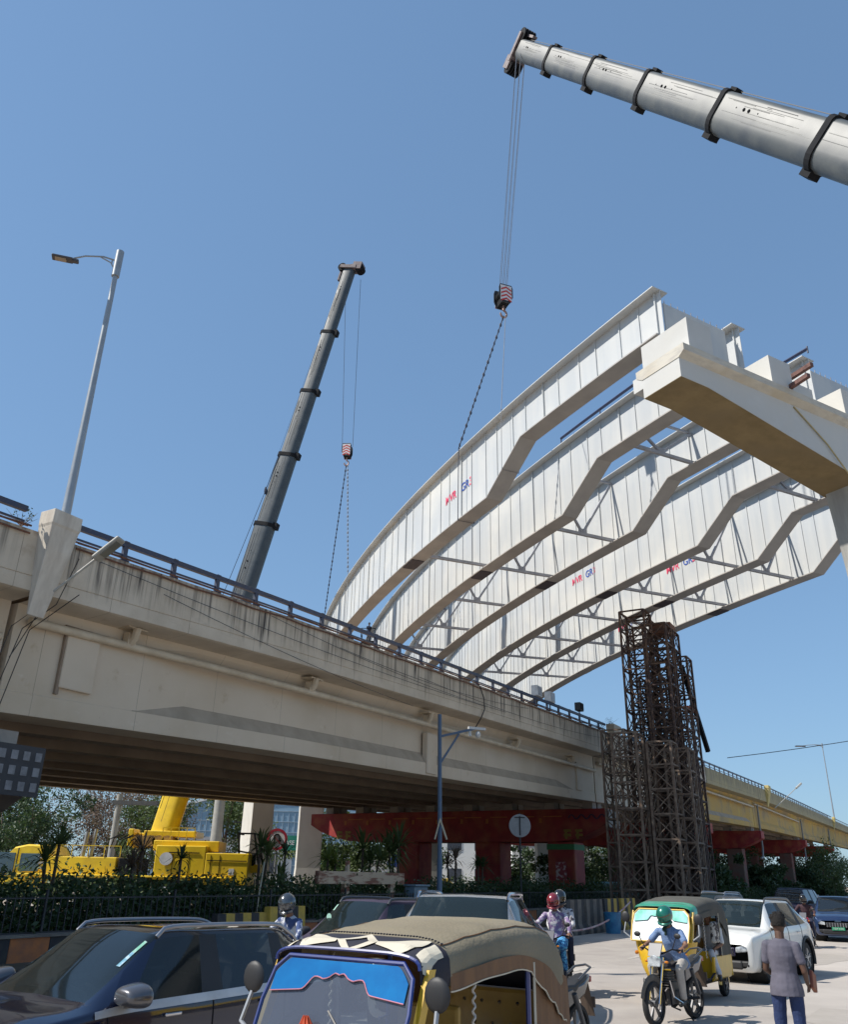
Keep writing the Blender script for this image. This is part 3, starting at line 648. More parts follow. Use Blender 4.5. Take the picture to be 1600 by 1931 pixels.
Hb=hook(Hk1,.78,'black hook block with pink striped side hanging above the front girder',T1+Vector((-.15,-.35,-.9)),6,None,'crane hook blocks',rz=.35)
def sling(a,k,l,lab,thick,mm,chain=False):
    m=MB(); p=gpt(l,k,.05,-.42); q=gpt(l,k,-gdep(l)-.05,-.45); q2=gpt(l,k,-gdep(l)-.05,.45); p2=gpt(l,k,.05,.42)
    m.tube([a,p],thick,5); m.tube([p,q,q2,p2,p],thick*.8,5)
    if chain:
        v=(p-Vector(a)); n=int(v.length/.35)
        for i in range(n):
            c=Vector(a)+v*(i+.5)/n; m.ball(c,(.07,.05,.13) if i%2 else (.05,.075,.12),6,4)
    tag(m.build('lifting_sling',mm),lab,'sling','lifting slings round the front girder')
sling(Hb,0,14.6,'dark chain sling from the right hook down round the middle of the front girder',.03,M_roped,True)
sling(Hb+Vector((.1,0,.1)),0,10.4,'thin wire sling from the right hook to the front girder near its haunch',.018,M_rope)
# left crane: yellow carrier behind the flyover with boom rising
T2=Vector((-6.9,58.3,50.2)); B2=Vector((-17.35,61.4,4.25))
t=thing('mobile_crane','yellow mobile crane parked beyond the flyover with long grey boom raised','crane',(-15.5*1.18,52.6*1.18,0),R(0),None); t.scale=(1.18,1.18,1.09); bpy.context.view_layer.update()
Lb2=(B2-T2).length; dd=(B2-T2)/Lb2
def fz(z): return (T2.z-z)/(T2.z-B2.z)
tip,d,Lb2,sx,uy=boom(t,T2,B2,[0,.134,.256,.38,.508,.74,1.0],[.50,.56,.63,.70,.77,.84],M_gun,[M_boomd]*5+[M_yel])
head(t,tip,d,sx,uy,.62)
m=MB(); q=T2+dd*(Lb2*.38); mm_=q+Vector((-1.6,0,-3.2)); m.tube([q+Vector((-.8,0,0)),mm_],.03,4); m.tube([q+Vector((-.7,-.3,0)),mm_],.03,4); m.tube([mm_,Vector((-15.8,60,18))],.025,4); m.tube([mm_,T2+Vector((-.5,0,0))],.012,4); m.ball(mm_,(.12,.12,.35),6,5); m.build('aux_rope',M_roped,t,world=True)
# boom: carrier body details (faces camera side on)
cx=-15.5
def yb(name,c,dm,mm=M_yel,bev=.05,rz=0):
    m=MB(); m.box((c[0]-cx,c[1]-52.6,c[2]),dm,rz); return m.build(name,mm,t,bev=bev)
yb('chassis',(-16.3,52.6,1.25),(13.6,2.6,.5),M_blk)
yb('engine_deck',(-18.6,51.6,2.0),(3.9,2.6,1.15))
yb('hood_louvre',(-16.0,51.4,2.0),(.9,2.7,1.1),M_gun)
yb('counterweight',(-13.1,51.2,2.35),(2.8,2.2,1.9)); yb('counterweight',(-13.0,51.7,3.3),(3.7,2.0,.6)); yb('counterweight',(-10.5,51.2,2.05),(2.4,2.2,1.75))
yb('slew_platform',(-14.2,52.4,4.0),(3.0,2.0,.35)); yb('winch_frame',(-16.4,52,3.75),(.3,1.4,1.0)); yb('winch_frame',(-15.2,52,3.6),(2.4,.15,.9))
m=MB()
for x in (-15.8,-15.2,-14.7,-14.2): m.lathe([(0,-.6),(.34,-.6),(.34,.6),(0,.6)],(x-cx,-1.0,3.55),'y')
m.build('winch_drum',mat('brown_gear',(.18,.1,.05),.7,c2=(.4,.25,.05),scale=5),t,smooth=True)
yb('carrier_bed',(-16.1,51.3,1.55),(12,2.7,.12),M_yel)
# carrier cab at the left
secs=[]
for x,z0,z1,y in ((-23.2,.7,1.75,1.2),(-23.05,.7,2.55,1.25),(-22.6,.7,3.05,1.3),(-21.9,.7,3.22,1.3),(-20.7,.9,3.2,1.3),(-20.4,1.2,2.7,1.3)):
    secs.append([(x-cx,-y-.6,z0),(x-cx,-y-.6,z1-.1),(x-cx,-y-.45,z1),(x-cx,y-.6,z1),(x-cx,y-.6,z0)])
m=MB(); m.loft(secs); m.build('cab',M_yel,t,smooth=True)
M_gd=glassmat('glass_dark',(.015,.02,.025),.12); M_gs=glassmat('glass_sky',(.05,.09,.12),.1)
m=MB(); m.box((-22.95-cx,-1.9,2.15),(1.0,.05,1.15)); m.box((-21.6-cx,-1.93,2.2),(1.1,.05,1.0)); m.box((-23.16-cx,-.6,2.0),(.06,2.2,1.0)); m.build('cab_window',M_gs,t,bev=.02)
m=MB(); m.box((-22.3-cx,-1.98,1.9),(.05,.05,2.2)); m.box((-22.9-cx,-1.98,1.5),(1.3,.05,.08)); m.build('cab_trim',M_blk,t)
m=MB(); m.tube([(-19.0-cx,-1.2,2.4),(-18.9-cx,-1.2,4.0)],.13,8); m.tube([(-18.6-cx,-1.0,2.4),(-18.5-cx,-1.0,4.2)],.1,8); m.build('exhaust_stack',mat('galv',(.4,.4,.4),.4,metal=.6),t,smooth=True)
m=MB()
for a_,b_ in ((-4.6,-1.0),(1.2,3.0)):
    for q in range(5):
        x=a_+(b_-a_)*q/4; m.beam((x,-2.3,2.6 if a_<0 else 3.65),(x,-2.3,3.2 if a_<0 else 4.3),.04,.04)
    m.beam((a_,-2.3,3.2 if a_<0 else 4.3),(b_,-2.3,3.2 if a_<0 else 4.3),.04,.04)
m.build('hand_rail',M_yel,t)
m=MB()
for q in range(7): m.tube([(-2.2+.22*q,-1.2,3.1),(-1.9+.25*q,-1.75,3.6+.08*math.sin(q*2)),(-1.5+.25*q,-1.3,3.9)],.035,5)
m.build('hydraulic_hoses',M_gun,t)
m=MB(); m.box((-5.2,-1.62,2.45),(1.5,.05,.35)); m.box((-3.2,-1.62,2.0),(2.2,.04,.08)); m.box((2.6,-2.53,2.9),(1.7,.03,.06)); m.box((5.0,-2.53,2.5),(2.2,.03,.05)); m.build('shadow_gaps',M_gun,t)
m=MB(); 
for q in range(6): m.box((-8.0+.28*q,-2.62,.95),(.14,.04,.3))
m.build('bumper_stripes',mat('bumper_dark',(.05,.04,.03),.6),t)
m=MB(); m.tube([(1.3,-1.9,1.8),(.7,-1.5,3.2)],.16,10); m.build('lift_cylinder',M_chromeish,t,smooth=True)
# operator cab at right end, frame
m=MB(); 
for a,b_ in (((-10.0,51.2,2.2),(-10.2,51.2,4.1)),((-8.9,51.2,2.2),(-9.3,51.2,4.1)),((-10.2,51.2,4.1),(-9.3,51.2,4.1)),((-9.3,51.2,4.1),(-9.3,52.6,4.1)),((-10.2,51.2,4.1),(-10.2,52.6,4.1)),((-8.9,52.6,2.2),(-9.3,52.6,4.1)),((-10.2,51.2,3.1),(-8.95,51.2,2.9))): m.beam(Vector(a)-Vector((cx,52.6,0)),Vector(b_)-Vector((cx,52.6,0)),.1,.1)
m.build('operator_cab_frame',M_gun,t); m=MB(); m.box((-9.6-cx,-1.3,2.6),(.9,.5,.7)); m.build('operator_seat',M_gun,t,bev=.08)
yb('operator_cab_base',(-9.5,51.9,2.1),(1.3,1.6,.5)); 
m=MB(); m.lathe([(0,0),(.36,0),(.36,.03),(0,.03)],(-13.85-cx,-2.60,2.55),'y',20); m.build('round_badge',mat('white_badge',(.7,.7,.7),.5),t)
m=MB(); m.box((-10.2-cx,-2.52,1.9),(.3,.03,.35)); m.build('side_sign',mat('white_badge'),t)
m=MB()
for x in (-13.5,-12.6,-11.4,-10.9): m.box((x-cx,-2.515,2.1),(.02,.02,1.4))
m.build('panel_gap',M_gun,t)
for x in (-22.0,-20.2,-17.0,-15.4,-13.0,-11.4):
    m=MB(); m.lathe([(0,-.2),(.5,-.25),(.62,-.12),(.62,.12),(.5,.25),(0,.2)],(x-cx,-1.5,.62),'y'); m.build('wheel',M_blk,t,smooth=True)
m=MB()
for j in range(3): m.box((-20.9-cx,-1.96,1.9+.3*j),(.5,.06,.12))
m.build('cab_step',mat('galv'),t)
Hk2=Vector((-6.1,57.9,32.3))
Hb2=hook(Hk2,.75,'red and white striped hook block hanging below the left crane',T2+Vector((.35,0,-.8)),2,None,'crane hook blocks',rz=-.1,spread=.9)
sling(Hb2,0,46.0,'dark chain sling from the left hook to the far end of the front girder',.03,M_roped,True)
sling(Hb2+Vector((.1,0,0)),0,34.6,'thin sling with shackles from the left hook to the front girder',.018,M_rope,True)
# ---------------- scaffold towers ----------------
M_sc=mat('scaffold_rust',(.06,.036,.032),.8,c2=(.16,.095,.06),scale=3,lo=.45,hi=.6)
M_sc2=mat('scaffold_dusty',(.26,.20,.15),.85,c2=(.14,.09,.065),scale=3)
def tower(s,n,h,wd,label,mm,z0=.16,rz=FRZ,bay=1.3,plan=(1,1)):
    P=W(s,n,0); t=thing('scaffold_tower',label,'scaffold tower',(P.x,P.y,z0),rz,'rusty lattice towers propping the girders')
    nb=int(round(h/bay)); bh=h/nb; a=wd/2
    for i in (-1,1):
        for j in (-1,1):
            m=MB(); m.beam((i*a,j*a,0),(i*a,j*a,h),.12,.12); m.build('post',mm,t)
    for b_ in range(nb+1):
        z=b_*bh; m=MB()
        for p,q in (((-a,-a),(a,-a)),((a,-a),(a,a)),((a,a),(-a,a)),((-a,a),(-a,-a))): m.beam((*p,min(z+.05,h)),(*q,min(z+.05,h)),.09,.09)
        m.build('ledger_ring',mm,t)
    m=MB()
    for b_ in range(nb):
        z=b_*bh
        for jj,(p,q) in enumerate((((-a,-a),(a,-a)),((a,-a),(a,a)),((a,a),(-a,a)),((-a,a),(-a,-a)))):
            p1,q1=(p,q) if (b_+jj)%2 else (q,p)
            m.beam((*p1,z),(*q1,z+bh),.055,.055); m.beam((*q1,z),(*p1,z+bh),.04,.04)
    m.build('bracing',mm,t); return t
G5z,G6z=17.9,17.5
def towers():
    k=0
    L_=[ (51.6,14.0,17.6,1.55,'tall rusty scaffold tower under the fifth girder, left front of the cluster',M_sc),
         (53.6,14.2,17.5,1.55,'tall rusty scaffold tower under the fifth girder, behind the left front one',M_sc),
         (51.6,12.7,16.6,1.4,'tall rusty scaffold tower in the middle of the cluster, nearer the road',M_sc),
         (54.2,12.9,16.8,1.5,'tall rusty scaffold tower in the middle of the cluster, farther along the road',M_sc),
         (55.0,13.5,16.6,1.5,'tall rusty scaffold tower under the last girder, right of the middle pair',M_sc),
         (55.0,12.3,15.2,1.3,'tall rusty scaffold tower at the right side of the cluster against the sky',M_sc),
         (49.2,14.4,9.7,1.4,'short dusty lattice tower at the far left beside the parapet end',M_sc2),
         (51.0,15.6,10.2,1.4,'short dusty lattice tower second from the left, by the parapet end',M_sc2),
         (49.8,12.6,9.2,1.35,'short dusty lattice tower in front of the middle of the cluster',M_sc2),
         (50.9,11.9,8.9,1.35,'short dusty lattice tower in front, to the right of the middle',M_sc2),
         (52.6,13.5,13.6,1.3,'medium high rusty scaffold tower packed inside the cluster',M_sc),
         (52.4,12.1,11.5,1.3,'medium high rusty scaffold tower in front of the right hand tall one',M_sc),
         (55.6,12.9,9.3,1.4,'short rusty lattice tower at the right foot of the cluster',M_sc)]
    for s,n,h,wd,lab,mm in L_: tower(s,n,h,wd,lab,mm)
towers()
m=MB(); a=W(56.6,12.6,17.0); m.beam(W(55.2,12.2,15.0),W(57.6,11.6,9.8),.24,.24); m.beam(W(54.9,12.6,16.6),W(57.6,11.6,9.8),.12,.12)
tag(m.build('raking_prop',M_gun),'black raking prop leaning down the right side of the scaffold towers','prop')
m=MB(); m.box(W(53.9,12.8,17.1),(1.3,1.2,.7),rz=FRZ); tag(m.build('jacking_box',M_rust,bev=.03),'dark brown box wedged under the last girder on the tower tops','box')
m=MB(); m.beam(W(54.0,12.0,10.9+1.2),W(56.4,12.0,10.9+1.3),.5,.12); tag(m.build('orange_board',mat('orange_board',(.5,.14,.06),.7)),'orange board lying across the middle of the scaffold towers','board')
# ---------------- vegetation ----------------
def leafmat(name,c,c2):
    m=mat(name,c,.55,c2=c2,scale=1.6,lo=.35,hi=.65,det=3); n=m.node_tree.nodes; L=m.node_tree.links; b=n['Principled BSDF']
    tr=n.new('ShaderNodeBsdfTranslucent'); tr.inputs[0].default_value=(c[0]*1.2,c[1]*1.3,c[2],1); mx=n.new('ShaderNodeMixShader'); mx.inputs[0].default_value=.25
    L.new(b.outputs[0],mx.inputs[1]); L.new(tr.outputs[0],mx.inputs[2]); L.new(mx.outputs[0],n['Material Output'].inputs[0]); return m
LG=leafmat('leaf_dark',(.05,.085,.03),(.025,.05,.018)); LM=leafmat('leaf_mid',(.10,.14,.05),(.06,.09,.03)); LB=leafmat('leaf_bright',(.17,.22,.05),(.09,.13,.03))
LD=leafmat('leaf_dry',(.20,.145,.11),(.13,.09,.07)); M_bark=mat('bark',(.12,.085,.06),.9,c2=(.07,.05,.04),scale=6,bump=.5)
def leaves(P,size,m,name,parent,asp=.5,up=.3):
    P=np.asarray(P); n=len(P); d=RNG.normal(size=(n,3)); d[:,2]=d[:,2]*.7+up; d/=np.linalg.norm(d,axis=1)[:,None]
    e=RNG.normal(size=(n,3)); e-= (e*d).sum(1)[:,None]*d; e/=np.linalg.norm(e,axis=1)[:,None]
    s=(size*RNG.uniform(.6,1.3,n))[:,None]; a=P; V=np.stack([a,a+d*s*.5+e*s*asp*.5,a+d*s,a+d*s*.5-e*s*asp*.5],1).reshape(-1,3)
    me=bpy.data.meshes.new(name); me.vertices.add(4*n); me.vertices.foreach_set('co',V.ravel()); me.loops.add(4*n); me.loops.foreach_set('vertex_index',np.arange(4*n)); me.polygons.add(n); me.polygons.foreach_set('loop_start',np.arange(0,4*n,4)); me.update(); me.validate()
    me.materials.append(m); o=bpy.data.objects.new(name,me); col.objects.link(o)
    if parent is not None:o.parent=parent
    return o
def clump(c,r,n,hollow=.3):
    d=RNG.normal(size=(n,3)); d/=np.linalg.norm(d,axis=1)[:,None]; q=RNG.uniform(hollow,1,n)**.5
    return np.asarray(c)+d*q[:,None]*np.asarray(r)
def tree(x,y,h,cr,label,lm,n=5000,ls=.35,trunk=.16,seed=0,dry=0,base=.0,group='trees beyond the flyover',low=.35):
    rs=np.random.RandomState(seed); t=thing('tree' if not dry else 'bare_tree',label,'tree',(x,y,base),0,group)
    m=MB(); tips=[]
    top=h*.62; m.tube([(0,0,0),(rs.uniform(-.2,.2),rs.uniform(-.2,.2),top*.5),(rs.uniform(-.4,.4),rs.uniform(-.4,.4),top)],[trunk,trunk*.75,trunk*.4],7)
    nb=9 if not dry else 22
    for i in range(nb):
        a=rs.uniform(0,6.28); z0=h*rs.uniform(low*.7,.6); rr=cr*rs.uniform(.45,.9); z1=h*rs.uniform(low+.05,.97)
        p=[(0,0,z0),(math.cos(a)*rr*.5,math.sin(a)*rr*.5,(z0+z1)/2+.2),(math.cos(a)*rr,math.sin(a)*rr,z1)]; m.tube(p,[trunk*.4,trunk*.25,trunk*.08],5); tips.append(p[2]); tips.append(p[1])
        if dry:
            for j in range(16):
                q=Vector(p[1]).lerp(Vector(p[2]),rs.uniform(-.3,1)); e=Vector(rs.normal(size=3))*rs.uniform(.4,1.4); m.tube([q,q+e*.5+Vector((0,0,.2)),q+e],[.03,.02,.008],3,cap=False)
    m.build('trunk',M_bark if not dry else mat('grey_bark',(.22,.16,.13),.9,c2=(.15,.1,.08),scale=4),t)
    C=[]
    tips.append((0,0,h*.85)); k=max(1,n//(len(tips)*2))
    for p in tips:
        r=cr*rs.uniform(.22,.42); C.append(clump(p,(r,r,r*.75),k))
        q=np.array(p)+rs.normal(size=3)*cr*.25; C.append(clump(q,(r*.7,r*.7,r*.55),k))
    leaves(np.concatenate(C),ls,lm,'crown',t); return t
# trees beyond the flyover, left gap
tree(-38.4,81.8,13.2,5.6,'dark dense tree at the far left edge beyond the flyover',LG,9000,.34,seed=1,low=.1)
tree(-32.0,74.4,10.1,4.5,'dark leafy tree behind the yellow crane cab',LG,8000,.3,seed=2,low=.08)
tree(-30.4,84.3,13.2,5.5,'brown dried tree covered with bare creepers behind the crane',LD,12000,.22,seed=3,dry=1,low=.05)
tree(-25.4,81.8,12.5,5.0,'second brown dried tree, right of the dark leafy one',LD,11000,.22,seed=4,dry=1,low=.05)
tree(-21.6,76.9,10.9,4.5,'grey green bushy tree left of the yellow crane boom',LM,9000,.27,seed=5,low=.1)
tree(-17.6,81.8,11.3,3.2,'olive green tree directly behind the crane boom foot',LM,5500,.27,seed=6,low=.1)
tree(-16.5,90.5,11.7,4.0,'bright green tree right of the yellow boom foot',LB,6000,.3,seed=7,low=.3)
tree(-47.1,99.2,14.4,6.2,'tall tree beyond the left edge of the view',LG,6000,.4,seed=8,low=.1)

# dark trees behind the far piers on the right
for i,(s,n,h,cr,l) in enumerate(((75,28,4.4,3.2,'bushy tree in the shade right behind the scaffold feet'),(92,26,4.6,3.8,'bushy tree in the shade under the ochre span'),(108,28,5,4,'dark tree between two red far piers'),(135,27,5.5,4.5,'dark tree beyond the red pier at the first pilaster'),(66,46,7,4,'dark tree beyond the flyover behind the scaffold'),(90,50,8,5,'dark tree seen in the gap past the red columns'),(120,50,8,6,'far dark tree mass under the flyover'),(165,28,6,5,'dark tree near the farthest red piers'),(150,52,9,7,'far tree beyond the last piers'))):
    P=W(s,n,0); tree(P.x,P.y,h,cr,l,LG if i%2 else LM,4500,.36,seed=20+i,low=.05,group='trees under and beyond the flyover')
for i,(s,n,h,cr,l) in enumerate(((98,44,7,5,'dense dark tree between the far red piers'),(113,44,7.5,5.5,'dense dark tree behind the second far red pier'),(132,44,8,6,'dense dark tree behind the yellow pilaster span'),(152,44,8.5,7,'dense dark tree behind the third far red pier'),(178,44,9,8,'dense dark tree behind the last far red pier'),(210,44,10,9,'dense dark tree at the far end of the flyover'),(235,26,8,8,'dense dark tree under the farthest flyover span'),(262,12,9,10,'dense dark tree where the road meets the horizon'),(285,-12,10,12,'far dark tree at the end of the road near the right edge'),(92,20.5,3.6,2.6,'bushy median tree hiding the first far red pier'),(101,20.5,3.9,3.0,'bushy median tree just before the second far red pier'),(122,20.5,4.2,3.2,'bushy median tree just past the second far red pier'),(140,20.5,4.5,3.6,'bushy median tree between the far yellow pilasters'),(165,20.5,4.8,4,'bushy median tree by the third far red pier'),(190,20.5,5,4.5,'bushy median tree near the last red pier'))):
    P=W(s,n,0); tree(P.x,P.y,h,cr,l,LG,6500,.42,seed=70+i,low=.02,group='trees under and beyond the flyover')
for i,(x,y,h,cr,l) in enumerate(((78,170,9,8,'hazy tree at the right edge past the flyover'),(100,190,10,9,'hazy tree far right beyond the road'),(48,90,6,4,'street tree at the right edge behind the blue car'),(-2,120,7,6,'far tree between red columns'),(22,130,7,6,'far tree behind the red columns on the right'))):
    tree(x,y,h,cr,l,LM,4500,.5,seed=50+i,low=.1)
# median hedge (ground cover mass)
C=[]
for i in range(640):
    s=RNG.uniform(4,150) if i%3 else RNG.uniform(4,50); n=RNG.uniform(18.3,20.8); h=1.15+.6*RNG.rand(); P=W(s,n,0)
    C.append(clump((P.x,P.y,h*.58),(.75,.75,h*.65),170 if s<60 else 50))
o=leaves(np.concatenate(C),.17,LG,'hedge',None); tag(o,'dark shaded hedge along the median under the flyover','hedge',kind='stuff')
C=[]
for i in range(230):
    s=RNG.uniform(4,70); n=RNG.uniform(20.6,21.6); h=1.35+.5*RNG.rand(); P=W(s,n,0)
    C.append(clump((P.x,P.y,h*.7),(.8,.6,h*.5),90))
o=leaves(np.concatenate(C),.15,LM,'shrubbery',None,asp=.35); tag(o,'lighter green shrub tops rising behind the dark hedge','shrubs',kind='stuff')
C=[]
for i in range(160):
    s=RNG.uniform(6,90); n=RNG.uniform(43,47); h=1.4+1.3*RNG.rand(); P=W(s,n,0)
    C.append(clump((P.x,P.y,h*.5),(1.3,1.0,h*.55),60))
o=leaves(np.concatenate(C),.26,LM,'far_bushes',None); tag(o,'low bushes on the far side of the flyover behind the crane','bushes',kind='stuff')
# dracaena / yucca plants
def spiky(x,y,h,r,label,nl=46,rosettes=1,seed=0,mm=None):
    rs=np.random.RandomState(seed); t=thing('spiky_plant',label,'plant',(x,y,.1),0,'spiky plants standing above the hedge')
    m=MB(); ms=MB()
    for q in range(rosettes):
        ox,oy=(rs.normal()*.35*r*(q>0),rs.normal()*.35*r*(q>0)); hh=h*(1-.22*q*rs.rand()); ms.tube([(ox*.3,oy*.3,0),(ox,oy,hh-.25*r)],[.06,.04],6)
        for i in range(nl):
            a=rs.uniform(0,6.28); el=rs.uniform(-.5,1.4); L=r*rs.uniform(.75,1.1); d=Vector((math.cos(a)*math.cos(el),math.sin(a)*math.cos(el),math.sin(el))); sd=d.cross(Vector((0,0,1))).normalized()
            p0=Vector((ox,oy,hh-.3*r)); p1=p0+d*L*.55+Vector((0,0,.05)); p2=p0+d*L-Vector((0,0,.16*L)); wd=.028*r+.01
            m.add([p0-sd*wd*.6,p0+sd*wd*.6,p1+sd*wd,p1-sd*wd,p2],[(0,1,2,3),(3,2,4)])
    ms.build('stem',M_bark,t); m.build('leaves',mm or LG,t,fix=False); return t
sp=[(8.6,'leftmost, above the crane cab steps',2.9,.85,2,LG),(11.3,'in front of the yellow engine deck',3.15,1.0,2,LG),(12.9,'tall twin one before the crane body',2.9,.9,3,LG),(16.3,'before the yellow counterweight, left of the round badge',2.75,.8,2,LM),(18.9,'before the yellow counterweight, reddish',2.7,.75,2,LD),(20.9,'small one by the right end of the crane',2.45,.6,1,LG),(24.2,'under the round no U-turn sign',3.0,.9,3,LM),(26.1,'small one before the green sign',2.8,.6,1,LG),(28.2,'pale yellowish one beside the white column',2.7,.9,2,LB),(31.2,'large one in front of the red cap',3.3,1.25,3,LM),(33.4,'tallest one left of the blue pole',3.5,1.35,3,LM),(39.5,'reddish one between the red columns',3.0,.9,2,LD),(41.2,'small green one beside the mural column',2.7,.8,2,LG),(14.4,'short one low against the crane bed',2.3,.7,1,LM)]
for i,(s,l,h,r,q,mm) in enumerate(sp):
    P=W(s,20.2+.4*(i%2),0); spiky(P.x,P.y,h,r,'spiky leaved plant above the hedge, '+l,42,q,90+i,mm)
# thin bamboo prop
m=MB(); a,b_=W(20.2,16.9,.1),W(23.5,19.4,2.35); m.tube([a,b_],.025,6); tag(m.build('bamboo_pole',mat('pale_bamboo',(.5,.45,.33),.7)),'pale thin pole leaning against the hedge behind the blue SUV','pole')
# median fence and striped kerb wall at left
M_fence=mat('fence_dark',(.03,.03,.035),.6)
t=thing('median_fence','dark metal fence of thin vertical bars in front of the hedge','fence',W(30,17.8,0),FRZ)
for a in range(-6,74,4):
    m=MB()
    for i in range(20): m.beam((a-30+i*.2,0,.55),(a-30+i*.2,0,1.45),.02,.02)
    m.beam((a-30,0,1.4),(a-26,0,1.4),.03,.03); m.beam((a-30,0,.7),(a-26,0,.7),.035,.035); m.build('bar_panel',M_fence,t)
    m=MB(); m.box((a-30,0,.8),(.05,.05,1.55)); m.build('fence_post',M_fence,t)
M_jb=mat('barrier_black',(.025,.025,.03),.75,c2=(.05,.045,.04),scale=4); M_jy=mat('barrier_yellow',(.55,.36,.05),.7,c2=(.38,.26,.06),scale=4); M_jo=mat('kerb_orange',(.48,.16,.05),.75,c2=(.3,.12,.06),scale=4); M_jg=mat('barrier_dusty',(.2,.18,.15),.9,c2=(.12,.1,.09),scale=3)
t=thing('kerb_wall','low median wall painted in orange and black blocks at the left','kerb wall',W(20,17.6,0),FRZ)
for i,a in enumerate(range(-8,74)):
    m=MB(); m.box((a-19.5,0,.32),(.998,.34,.64)); m.build('painted_block',M_jo if i%2 else M_jb,t,bev=.02) if i<50 else None
m=MB(); m.box((62.-20-8,0,.32),(23.9,.34,.64)); m.box((-.1+.0,0,.66),(56,.42,.05)); m.build('coping',M_jg,t)
def jersey(s,n,label,L_=2.0,h=1.05,nst=6,slant=.12,ya=M_jy,rz=FRZ,ph=0):
    t=thing('crash_barrier',label,'barrier',W(s,n,0),rz,'striped concrete crash barriers')
    prof=[(-.3,0),(-.3,.12),(-.16,.38),(-.1,h),(.1,h),(.16,.38),(.3,.12),(.3,0)]
    for i in range(nst):
        x0=-L_/2+L_*i/nst; x1=x0+L_/nst
        def sl(z,x): return x+slant*(z/h-.5) if 0<1 else x
        m=MB(); 
        m.loft([[((max(-L_/2,min(L_/2,x+slant*(z/h-.5)))),y,z) for y,z in prof] for x in (x0,x1)]); m.build('painted_stripe',(ya if (i+ph)%2 else M_jb),t)
    return t
jersey(19.3,16.6,'low yellow and black barrier behind the blue SUV, left half',2.0,1.02,6,.0)
jersey(21.1,16.5,'taller yellow and black barrier behind the blue SUV, right half',1.6,1.16,5,.0,ph=1)
for i,(s,n,l) in enumerate(((35.6,13.2,'dusty striped barrier directly behind the two helmeted riders'),(37.8,13.15,'faded barrier behind the blue plastic tub'),(40.0,13.1,'striped barrier with slanting yellow bands right of the blue tub'),(42.2,13.0,'striped barrier end unit beside the green topped rickshaw'))):
    jersey(s,n,l,2.16,1.28,5,.3 if i!=3 else .05,ya=M_jy if i>1 else M_jg,ph=i)
m=MB(); m.lathe([(0,0),(.3,0),(.36,.75),(.38,.8),(.33,.8),(.3,.1),(0,.1)],tuple(W(37.9,12.3,0)),'z',16); o=m.build('plastic_tub',mat('blue_plastic',(.05,.25,.42),.5,c2=(.03,.14,.3),scale=4),smooth=True); tag(o,'blue plastic tub standing before the striped barriers','tub')
m=MB(); m.tube([tuple(v) for v in wirecurve(W(31.5,12.1,.35),W(41.2,12.5,1.15),.35)],.035,6); tag(m.build('barrier_tape',mat('white_tape',(.6,.52,.5),.6,c2=(.45,.2,.2),scale=2)),'sagging white tape strung in front of the barriers','tape')
# blue camera pole
P=W(29.6,16.1,0); t=thing('camera_pole','blue steel camera pole standing in front of the flyover girder','pole',P,0)
M_bp=mat('pole_blue',(.06,.10,.17),.45,c2=(.08,.12,.18),scale=3)
m=MB(); m.tube([(0,0,0),(0,0,2.6),(0,0,2.65),(-.06,0,7.95)],[.10,.10,.085,.075],12); m.build('shaft',M_bp,t,smooth=True)
m=MB(); m.beam((0,0,7.1),(1.35,.55,7.5),.09,.09); m.beam((0,0,6.1),(.72,.3,7.25),.07,.07); m.build('bracket_arm',M_bp,t)
m=MB(); m.box((1.45,.6,7.52),(.75,.12,.1),.4); m.build('camera_bar',mat('white_cam',(.6,.6,.58),.5),t)
m=MB(); m.ball((1.5,.6,7.28),(.11,.11,.14),10,7); m.tube([(1.15,.5,7.4),(1.18,.5,7.2)],.06,8); m.build('camera',mat('white_cam'),t,smooth=True)
m=MB(); m.beam((0,-.1,4.0),(.25,-.25,3.3),.05,.05); m.beam((0,-.12,4.05),(-.2,-.3,3.3),.04,.04); m.build('side_stay',mat('pale_bamboo'),t)
m=MB(); m.box((.0,0,.02),(.4,.4,.05)); m.build('base_plate',M_bp,t)
# cabinet
P=W(31.2,18.0,0); t=thing('electric_cabinet','pale blue electric cabinet standing left of the blue pole','cabinet',P,FRZ)
mcab=mat('cabinet_blue',(.17,.24,.30),.5,c2=(.13,.19,.25),scale=4)
m=MB(); m.box((0,0,1.1),(1.05,.45,1.1)); m.build('housing',mcab,t,bev=.02)
m=MB(); m.box((0,-.02,1.7),(1.15,.56,.07)); m.build('roof',mcab,t,bev=.01)
m=MB(); m.box((0,-.235,1.35),(.75,.012,.35)); m.build('door_panel',mat('cabinet_inner',(.28,.34,.38),.5),t)
m=MB()
for q in range(5): m.box((0,-.245,1.24+.055*q),(.6,.012,.018))
m.box((0,-.24,1.0),(.02,.012,.8)); m.build('louvre',mat('cabinet_line',(.1,.15,.19),.5),t)
# concrete frame behind hedge
t=thing('beam_frame','weathered pale beam frame with two legs behind the dark car','frame',W(27.5,18.1,0),FRZ)
mfr=mat('weathered_wood',(.46,.36,.26),.85,c2=(.20,.09,.06),scale=1.6,st=(.6,3,3),lo=.48,hi=.56)
m=MB(); m.box((.0,0,1.93),(5.6,.16,.40)); m.build('cross_beam',mfr,t,bev=.01)
for x in (-1.05,2.0): m=MB(); m.box((x,.03,.9 if x>0 else 1.05),(.30,.17,1.75 if x>0 else 2.2)); m.build('leg',mfr,t,bev=.01)
m=MB(); m.box((-1.05,-.02,2.3),(.12,.12,.36)); m.build('peg',mfr,t)
